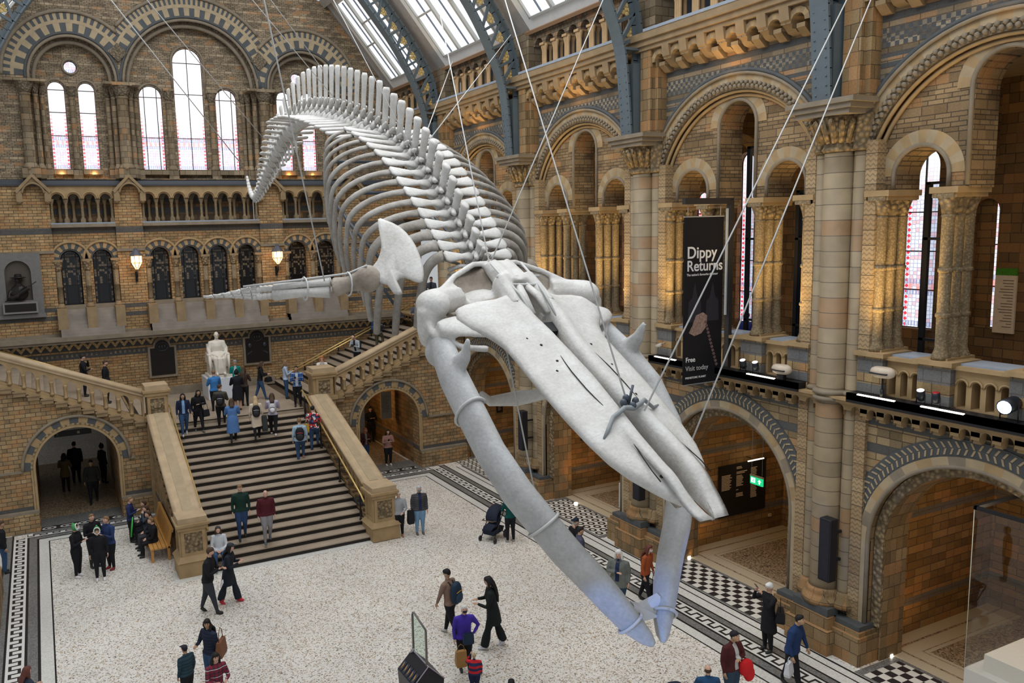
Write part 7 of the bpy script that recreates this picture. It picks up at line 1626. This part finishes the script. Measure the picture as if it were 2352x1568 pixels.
# hanging banner
r = thing('hanging_banner', 'tall black hanging exhibition banner with white lettering on the right wall', 'banner', (16.07, 16.7, 6.12))
q = MB(); q.box(-.69, .69, -.008, .008, 0, 4.5); bn = lpart(q, 'banner_cloth', plain('black_vinyl', (.010,.010,.013), .5), r)
q = MB(); q.box(-.7, .7, -.02, .02, 4.5, 4.53); q.box(-.7, .7, -.012, .012, -.01, .01); lpart(q, 'batten', cm((.3,.3,.3), .4), r)
R_ = (PI/2, 0, 0)
text('Dippy', .44, (-.6, -.012, 3.42), R_, WTX, bn, .006); text('Returns', .40, (-.6, -.012, 3.08), R_, WTX, bn, .006); text("The nation's favourite dinosaur", .088, (-.6, -.012, 2.95), R_, WTX, bn, .001)
text('Free', .19, (-.6, -.012, .62), R_, WTX, bn, .003); text('Visit today', .19, (-.6, -.012, .38), R_, (.5,.5,.5), bn, .0); text('PREHISTORIC PLANET', .075, (-.6, -.012, .16), R_, WTX, bn, .001)
q = MB()      # twin towers and skull printed on the cloth
for cx_ in (-.3, .33): q.add([(cx_-.24,-.0105,1.7),(cx_+.24,-.0105,1.7),(cx_+.22,-.0105,2.25),(cx_+.1,-.0105,2.35),(cx_,-.0105,2.78),(cx_-.1,-.0105,2.35),(cx_-.22,-.0105,2.25)], [(0,1,2,3,4,5,6)])
lpart(q, 'printed_towers', cm((.028,.027,.035), .6), bn)
q = MB(); q.add([(-.5,-.0115,1.42),(-.38,-.0115,1.6),(-.25,-.0115,1.88),(.0,-.0115,1.95),(.15,-.0115,1.85),(.12,-.0115,1.55),(-.05,-.0115,1.38),(-.3,-.0115,1.32)], [(0,1,2,3,4,5,6,7)]); lpart(q, 'printed_skull', plain('printed_skull', (.30,.20,.16), .6, var=.9, vscale=14), bn)
q = MB()
for k in range(13): a_, b_ = .08+.035*k, 1.7-.1*k; q.add([(a_-.05,-.0118,b_),(a_+.03,-.0118,b_+.03),(a_+.07,-.0118,b_-.03),(a_+.0,-.0118,b_-.07)], [(0,3,2,1)])
lpart(q, 'printed_neck', plain('printed_neck', (.16,.10,.10), .6, var=.9, vscale=14), bn)
r = thing('banner_bracket', 'tall dark steel post and arm holding the exhibition banner', 'bracket', (17.0, 16.7, 6.34))
q = MB(); q.box(-.06, .06, -.08, .08, 0, 4.72); lpart(q, 'post', cm((.03,.027,.025), .5), r)
q = MB(); q.box(-1.65, .06, -.06, .06, 4.62, 4.78); lpart(q, 'arm', cm((.03,.027,.025), .5), r)
q = MB(); q.tube([(-1.5, 0, 4.62), (-1.5, 0, 4.3)], .008, 5); q.tube([(-.35, 0, 4.62), (-.35, 0, 4.3)], .008, 5); lpart(q, 'hanger', cm((.4,.4,.4), .4), r)
q = MB(); q.box(-.13, -.09, -.03, .03, 1.6, 4.5); lpart(q, 'guide_rail', cm((.35,.36,.37), .3), r)
# speakers
for c, l in ((13.26, 'tall slim black loudspeaker on the column right of the exit sign'), (20.12, 'tall slim black loudspeaker on the column left of the banner'), (26.98, 'tall slim black loudspeaker on the column seen between jaw and snout')):
    r = thing('column_speaker', l, 'speaker', (16.35, c-.5, 1.9), 'column loudspeakers'); q = MB(); q.bevbox(-.13, .13, -.16, .16, 0, 1.55, .015); lpart(q, 'cabinet', cm((.013,.011,.014), .6), r); q = MB(); q.box(-.135, -.128, -.13, .13, .05, 1.5); lpart(q, 'grille', cm((.02,.018,.022), .9), r)
    q = MB(); q.box(.1, .5, .0, .06, .4, .46); q.box(.1, .5, .0, .06, 1.1, 1.16); lpart(q, 'wall_bracket', M['black'], r)
# lamps on the ledge
def spotlamp(y, label, col, st, rr=.085, d=(-.35, -.1, .9), z=6.62, x=16.66):
    r = thing('spotlight', label, 'light', (x, y, 6.5), 'stage spotlights on the ledge'); d = Vector(d).normalized(); c = Vector((0, 0, z-6.5+.1))
    q = MB(); q.tube([c-d*rr*1.6, c-d*rr*1.2, c+d*rr*1.3], [rr*.6, rr*.95, rr], 14); lpart(q, 'housing', cm((.012,.014,.02), .4), r)
    q = MB(); q.tube([c+d*rr*1.3, c+d*rr*1.34], [rr*.86, rr*.86], 14); lpart(q, 'lens', emis('lens_'+label[:8], col, st), r)
    q = MB(); q.tube([(0, -rr*1.1, 0), (0, -rr*1.1, c.z), (0, -rr*.9, c.z)], .012, 6); q.tube([(0, rr*1.1, 0), (0, rr*1.1, c.z), (0, rr*.9, c.z)], .012, 6); q.box(-.06, .06, -rr*1.2, rr*1.2, 0, .02); lpart(q, 'yoke', M['black'], r)
spotlamp(15.8, 'small spotlight with a pink white lens, left of two beside the banner', (1, .75, .7), 2)
spotlamp(15.38, 'small spotlight with a pink white lens, right of two beside the banner', (1, .8, .75), 2)
spotlamp(10.88, 'small spotlight with a white pink lens on the nearest bay ledge', (1, .8, .75), 2)
spotlamp(10.55, 'small spotlight with a dark red lens on the nearest bay ledge', (.3, .005, .01), .6, .08, (-.2, .0, .95))
spotlamp(9.1, 'large stage spotlight shining blue at the right edge of the photo', (.45, .62, 1), 7, .15, (-.9, -.05, -.1), 6.72)
def pod(y, z, label, pole):
    r = thing('floodlight', label, 'light', (16.62, y, 6.5), 'white pod floodlights')
    q = MB(); q.ell((0,0,0), (.17,.29,.17), 16); q.v = [(a, b, max(-.115, min(.115, c))) for a, b, c in q.v]; q.v = [(a, b, c+z-6.5) for a, b, c in q.v]; lpart(q, 'housing', cm((.55,.46,.36), .4), r)
    q = MB(); q.box(-.19, -.12, -.2, .2, z-6.5-.03, z-6.5+.0); lpart(q, 'slot', cm((.03,.03,.03), .5), r)
    if pole: q = MB(); q.tube([(0,0,0),(0,0,z-6.5-.1)], .02, 8); q.tube([(0,0,0),(0,0,.2)], .04, 8); lpart(q, 'pole', M['black'], r)
    else: q = MB(); q.box(-.06, .06, -.1, .1, 0, z-6.5-.1); lpart(q, 'foot', M['black'], r)
pod(14.5, 6.76, 'rounded cream floodlight resting on the ledge left of the big column', False)
pod(11.75, 7.08, 'rounded cream floodlight on a short pole in the nearest bay', True)
r = thing('security_camera', 'small beige security camera at the foot of the gallery shafts left of the banner', 'camera', (16.7, 19.1, 6.85)); q = MB(); q.tube([(-.05, .12, -.06), (-.05, -.1, .02)], .05, 8); lpart(q, 'housing', cm((.5,.46,.4), .4), r); q = MB(); q.tube([(-.05, 0, 0), (.2, 0, .05)], .02, 6); lpart(q, 'arm', cm((.5,.46,.4), .4), r)
# exit sign
r = thing('exit_sign', 'green and white emergency exit sign hanging in the chapel arch', 'sign', (19.0, 17.38, 2.55))
GRN = emis('exit_green', (.01, .55, .2), 1.0); WEM = emis('exit_white', (.8, 1, .9), 1.2)
q = MB(); q.box(-.02, .02, -.24, .24, 0, .24); lpart(q, 'panel', GRN, r); q = MB(); q.box(-.03, .03, -.25, .25, .24, .28); lpart(q, 'frame', cm((.35,.3,.2), .4), r)
q = MB()
X_ = -.0235
q.add([(X_,.2,.05),(X_,.04,.05),(X_,.04,.2),(X_,.2,.2)], [(0,1,2,3)]); q.add([(X_,-.05,.12),(X_,-.12,.19),(X_,-.19,.12),(X_,-.15,.12),(X_,-.15,.05),(X_,-.09,.05),(X_,-.09,.12)], [(0,1,2,3,4,5,6)]); lpart(q, 'white_symbols', WEM, r)
q = MB(); X_ = -.025; q.ell((X_,.1,.175), (.002,.014,.014), 8); q.tube([(X_,.1,.16),(X_,.12,.12),(X_,.155,.09)], .008, 5); q.tube([(X_,.12,.12),(X_,.1,.085),(X_,.09,.06)], .008, 5); q.tube([(X_,.1,.15),(X_,.07,.12)], .006, 5); lpart(q, 'running_figure', GRN, r)
q = MB(); [q.tube([(0, s_*.2, .28), (0, s_*.2, 3.36)], .006, 5) for s_ in (-1, 1)]; lpart(q, 'suspension_rod', cm((.3,.3,.3), .4), r)
# information board in the chapel
r = thing('information_board', 'large black information board with columns of pale text on the chapel wall', 'board', (20.4, 19.28, .82))
q = MB(); q.box(-1.05, 1.05, -.04, .02, 0, 1.75); q.box(-1.05, 1.05, -.06, -.04, 1.7, 1.76); bp_ = lpart(q, 'board_panel', cm((.012,.010,.010), .6), r)
q = MB()
for cx_, z0, n, wd_ in ((-.95, 1.4, 11, .5), (-.3, 1.62, 2, .3), (-.3, 1.45, 2, .5), (-.3, 1.32, 8, .32), (-.3, .85, 1, .12), (-.3, .72, 3, .4), (.35, 1.5, 22, .3)):
    for k in range(n): w_ = wd_*(.7+.3*random.random()); q.box(cx_, cx_+w_, -.044, -.04, z0-k*.048, z0-k*.048+.026)
lpart(q, 'printed_text', cm((.55,.45,.33), .6), bp_)
r = thing('picture_light', 'slim bright picture light above the black information board', 'light', (20.6, 18.9, 2.72)); q = MB(); q.tube([(-.35, 0, 0), (.35, 0, 0)], .02, 8); lpart(q, 'tube', emis('picture_tube', (1, .85, .6), 6), r); q = MB(); q.tube([(0, 0, 0), (0, .43, .0)], .012, 6); lpart(q, 'arm', M['black'], r)
for x, y, z, l in ((18.36, 12.44, 2.2, 'small black wall notice in the nearest chapel arch'), (19.0, 26.16, 2.0, 'small black wall notice in the arch behind the snout'), (19.1, 33.02, 1.8, 'small black wall notice in the arch behind the lower jaw')):
    r = thing('wall_notice', l, 'notice', (x, y, z), 'small wall notices'); q = MB(); q.box(-.16, .16, -.04, .0, 0, .46); lpart(q, 'plate', cm((.012,.01,.01), .5), r)
    q = MB(); [q.box(-.1, .02+.06*(k % 2), -.045, -.04, .1+.05*k, .12+.05*k) for k in range(5)]; lpart(q, 'small_print', cm((.3,.22,.12), .5), r)
r = thing('power_socket', 'small cream power socket low on the chapel wall', 'socket', (21.75, 19.3, .45)); q = MB(); q.box(-.06, .06, -.03, .02, 0, .1); lpart(q, 'socket_plate', cm((.5,.4,.25), .5), r)
# signs under the side stairs
r = thing('direction_sign', 'dark hanging direction sign with an arrow in the left archway', 'sign', (.7, 35, 2.78)); q = MB(); q.box(-.68, .68, -.04, .04, 0, .22); lpart(q, 'sign_box', cm((.012,.011,.011), .4), r)
q = MB(); q.tube([(-.56, -.045, .05), (-.56, -.045, .16)], .008, 5); q.tube([(-.6, -.045, .12), (-.56, -.045, .165), (-.52, -.045, .12)], .008, 5); q.box(.15, .25, -.046, -.04, .06, .16); lpart(q, 'arrow', cm((.4,.36,.28)), r)
q = MB(); [q.tube([(a, 0, .22), (a, 0, .9)], .01, 5) for a in (-.5, .5)]; lpart(q, 'hanger', M['black'], r)
r = thing('direction_sign', 'small dark sign with an arrow at the top left of the right archway', 'sign', (12.9, 35.1, 2.68)); q = MB(); q.box(-.3, .3, -.03, .03, 0, .18); lpart(q, 'sign_box', cm((.012,.011,.011), .4), r)
q = MB(); q.tube([(.08, -.035, .09), (.22, -.035, .09)], .008, 5); q.tube([(.17, -.035, .13), (.22, -.035, .09), (.17, -.035, .05)], .008, 5); q.box(-.2, -.05, -.036, -.03, .05, .14); lpart(q, 'arrow', cm((.5,.45,.35)), r)
q = MB(); [q.tube([(a, 0, .18), (a, 0, .6)], .01, 5) for a in (-.2, .2)]; lpart(q, 'hanger', M['black'], r)
r = thing('wall_banner', 'pale hanging text panel inside the right archway', 'panel', (14.2, 35.2, 1.68)); q = MB(); q.box(-.27, .27, -.01, .01, 0, 1.3); lpart(q, 'cloth', cm((.30,.27,.22), .8), r)
q = MB(); [q.box(-.2, -.2+.4*random.uniform(.6, 1), -.013, -.01, 1.1-.06*k, 1.115-.06*k) for k in range(14)]; lpart(q, 'printed_text', cm((.08,.07,.06)), r)
# gallery list board
r = thing('directory_board', 'cream directory board with a green leafy top in the nearest gallery bay', 'board', (22.36, 12.5, 7.42)); q = MB(); q.box(-.03, .03, -.26, .26, 0, 1.5); lpart(q, 'board_panel', cm((.85,.70,.52), .5), r)
q = MB(); q.box(-.032, .032, -.26, .26, 1.5, 1.68); lpart(q, 'leafy_header', plain('leaf_print', (.08,.28,.02), .5, var=.9, vscale=30), r)
q = MB(); [q.box(-.034, -.03, -.2, -.2+random.uniform(.12, .36), 1.36-.075*k, 1.375-.075*k) for k in range(17)]; lpart(q, 'printed_text', cm((.15,.10,.06)), r)
# floor uplights that wash the piers with orange light
for x, y, l in ((17.66, 11.96, 'nearest chapel'), (17.6, 24.76, 'chapel behind the snout'), (17.66, 18.8, 'exit sign chapel')):
    r = thing('floor_uplight', 'small bright floor uplight at the threshold of the '+l, 'light', (x, y, 0), 'floor uplights'); q = MB(); q.lathe([(.07, 0), (.07, .05), (.05, .06)], (0,0,0), 12); lpart(q, 'lens', emis('uplight_lens', (1, .93, .8), 14), r)
    spot_light('uplight_beam', (x, y, .1), (x+1.6, y+.35, 2.2), 60, (1, .5, .12), 110, .05)
# maps dispenser
r = thing('map_dispenser', 'black roof shaped map dispenser with an upright glass panel near the bottom edge', 'stand', (6.68, 15.15, 0))
q = MB(); q.prism([(-.3,-.42,0),(.3,-.42,0),(.36,-.42,1.0),(0,-.42,1.36),(-.36,-.42,1.0)], (0,.84,0)); lpart(q, 'cabinet', cm((.018,.017,.02), .35), r)
q = MB(); q.tube([(-.37,-.43,1.0),(0,-.43,1.37),(.37,-.43,1.0)], .012, 5); q.box(-.012, .012, -.42, .42, 1.355, 1.372); lpart(q, 'edge_trim', cm((.4,.33,.42), .3), r)
for k in range(5):
    q = MB(); y_ = -.36+.15*k; d_ = Vector((-.7071, 0, -.7071)); n__ = Vector((-.7071, 0, .7071)); c_ = Vector((-.26, y_+.06, 1.1)); q.obox(c_+n__*.012, d_*.11, Vector((0, .06, 0)), n__*.008); lpart(q, 'map_leaflet', cm((.035,.04,.06), .4), r)
    q = MB(); q.tube([c_+n__*.022+d_*-.07+Vector((0,.02,0)), c_+n__*.024+Vector((0,-.01,0)), c_+n__*.022+d_*.07], [.008,.016,.01], 6); lpart(q, 'printed_shape', cm((.5,.28,.10)), r)
text('Maps £1', .085, (-.075, .38, 1.30), (math.radians(0), math.radians(-45), -PI/2), WTX, r, .002)
q = MB(); q.box(-.02, .02, -.36, -.32, 1.33, 2.12); q.box(-.02, .02, .32, .36, 1.33, 2.2); q.tube([(0,.34,2.2),(0,.31,2.26),(0,.25,2.28),(0,-.34,2.14)], .022, 6); lpart(q, 'metal_frame', cm((.16,.145,.13), .3), r)
q = MB(); q.box(-.004, .004, -.32, .32, 1.35, 2.2); lpart(q, 'glass_panel', glassy('clear_glass', (.88,.95,.92), .1), r)
# tall glass case at the right edge
r = thing('display_case', 'tall glass display case holding a dark specimen on a white block', 'case', (17.0, 8.0, 0))
GC = glassy('case_glass', (.95,.96,.96), .03, .0)
q = MB(); q.box(-1.0, 1.3, -1.5, 1.25, 0, 1.5); lpart(q, 'white_plinth', plain('case_plinth', (.55,.52,.47), .5), r)
q = MB(); q.box(-.8, 1.1, -1.3, 1.0, 1.5, 1.85); lpart(q, 'white_block', plain('case_block', (.66,.60,.52), .5), r)
for nm_, a in (('front', (-1.0,-.985,-1.5,1.25)), ('side', (-1.0,1.3,1.235,1.25))):
    q = MB(); q.box(*a, 1.5, 4.85); lpart(q, 'glass_wall', GC, r)
q = MB(); [q.box(-1.02, 1.32, y_, y_+.07, 4.8, 4.87) for y_ in (-1.52, 1.2)]; [q.box(x_, x_+.07, -1.5, 1.25, 4.8, 4.87) for x_ in (-1.02, 1.25)]; lpart(q, 'top_frame', M['black'], r)
q = MB(); q.tube([(-1.0,1.25,1.5),(-1.0,1.25,4.85)], .008, 4); lpart(q, 'glass_edge', cm((.55,.55,.42), .3), r)
q = MB(); q.tube([(.1,.3,1.85),(.05,.3,2.2),(.15,.25,2.9),(.3,.2,3.4)], [(.17,.14),(.15,.12),(.13,.11),(.25,.2)], 10); q.tube([(.3,.2,3.2),(.5,-.2,3.5),(.8,-.8,3.4)], [(.25,.25),(.45,.4),(.4,.4)], 12); lpart(organic_mb(q, .05, 2), 'dark_specimen', plain('dark_fossil', (.045,.045,.05), .6, var=.4), r)
point_light('case_lamp', (17.0, 8.2, 4.5), 40, (1, .8, .55), .2)
# base of the left wall pier, bottom of the frame's left edge
q = MB(); q.box(-3.4, -1.75, 24.2, 27.2, 0, .75); q.box(-3.4, -1.85, 24.3, 27.1, .75, .95, 1); q.box(-3.4, -2.0, 24.6, 26.8, .95, 1.6); struct(q.build('trim_left_pier', [M['block'], M['slate']]))
r = thing('white_pedestal', 'narrow white pedestal in the arch behind the snout', 'plinth', (19.0, 23.4, 0)); q = MB(); q.bevbox(-.25, .25, -.25, .25, 0, .95, .01); lpart(q, 'block', cm((.6,.62,.62), .5), r)
# warm glow strip at the inner jamb of the exit sign arch
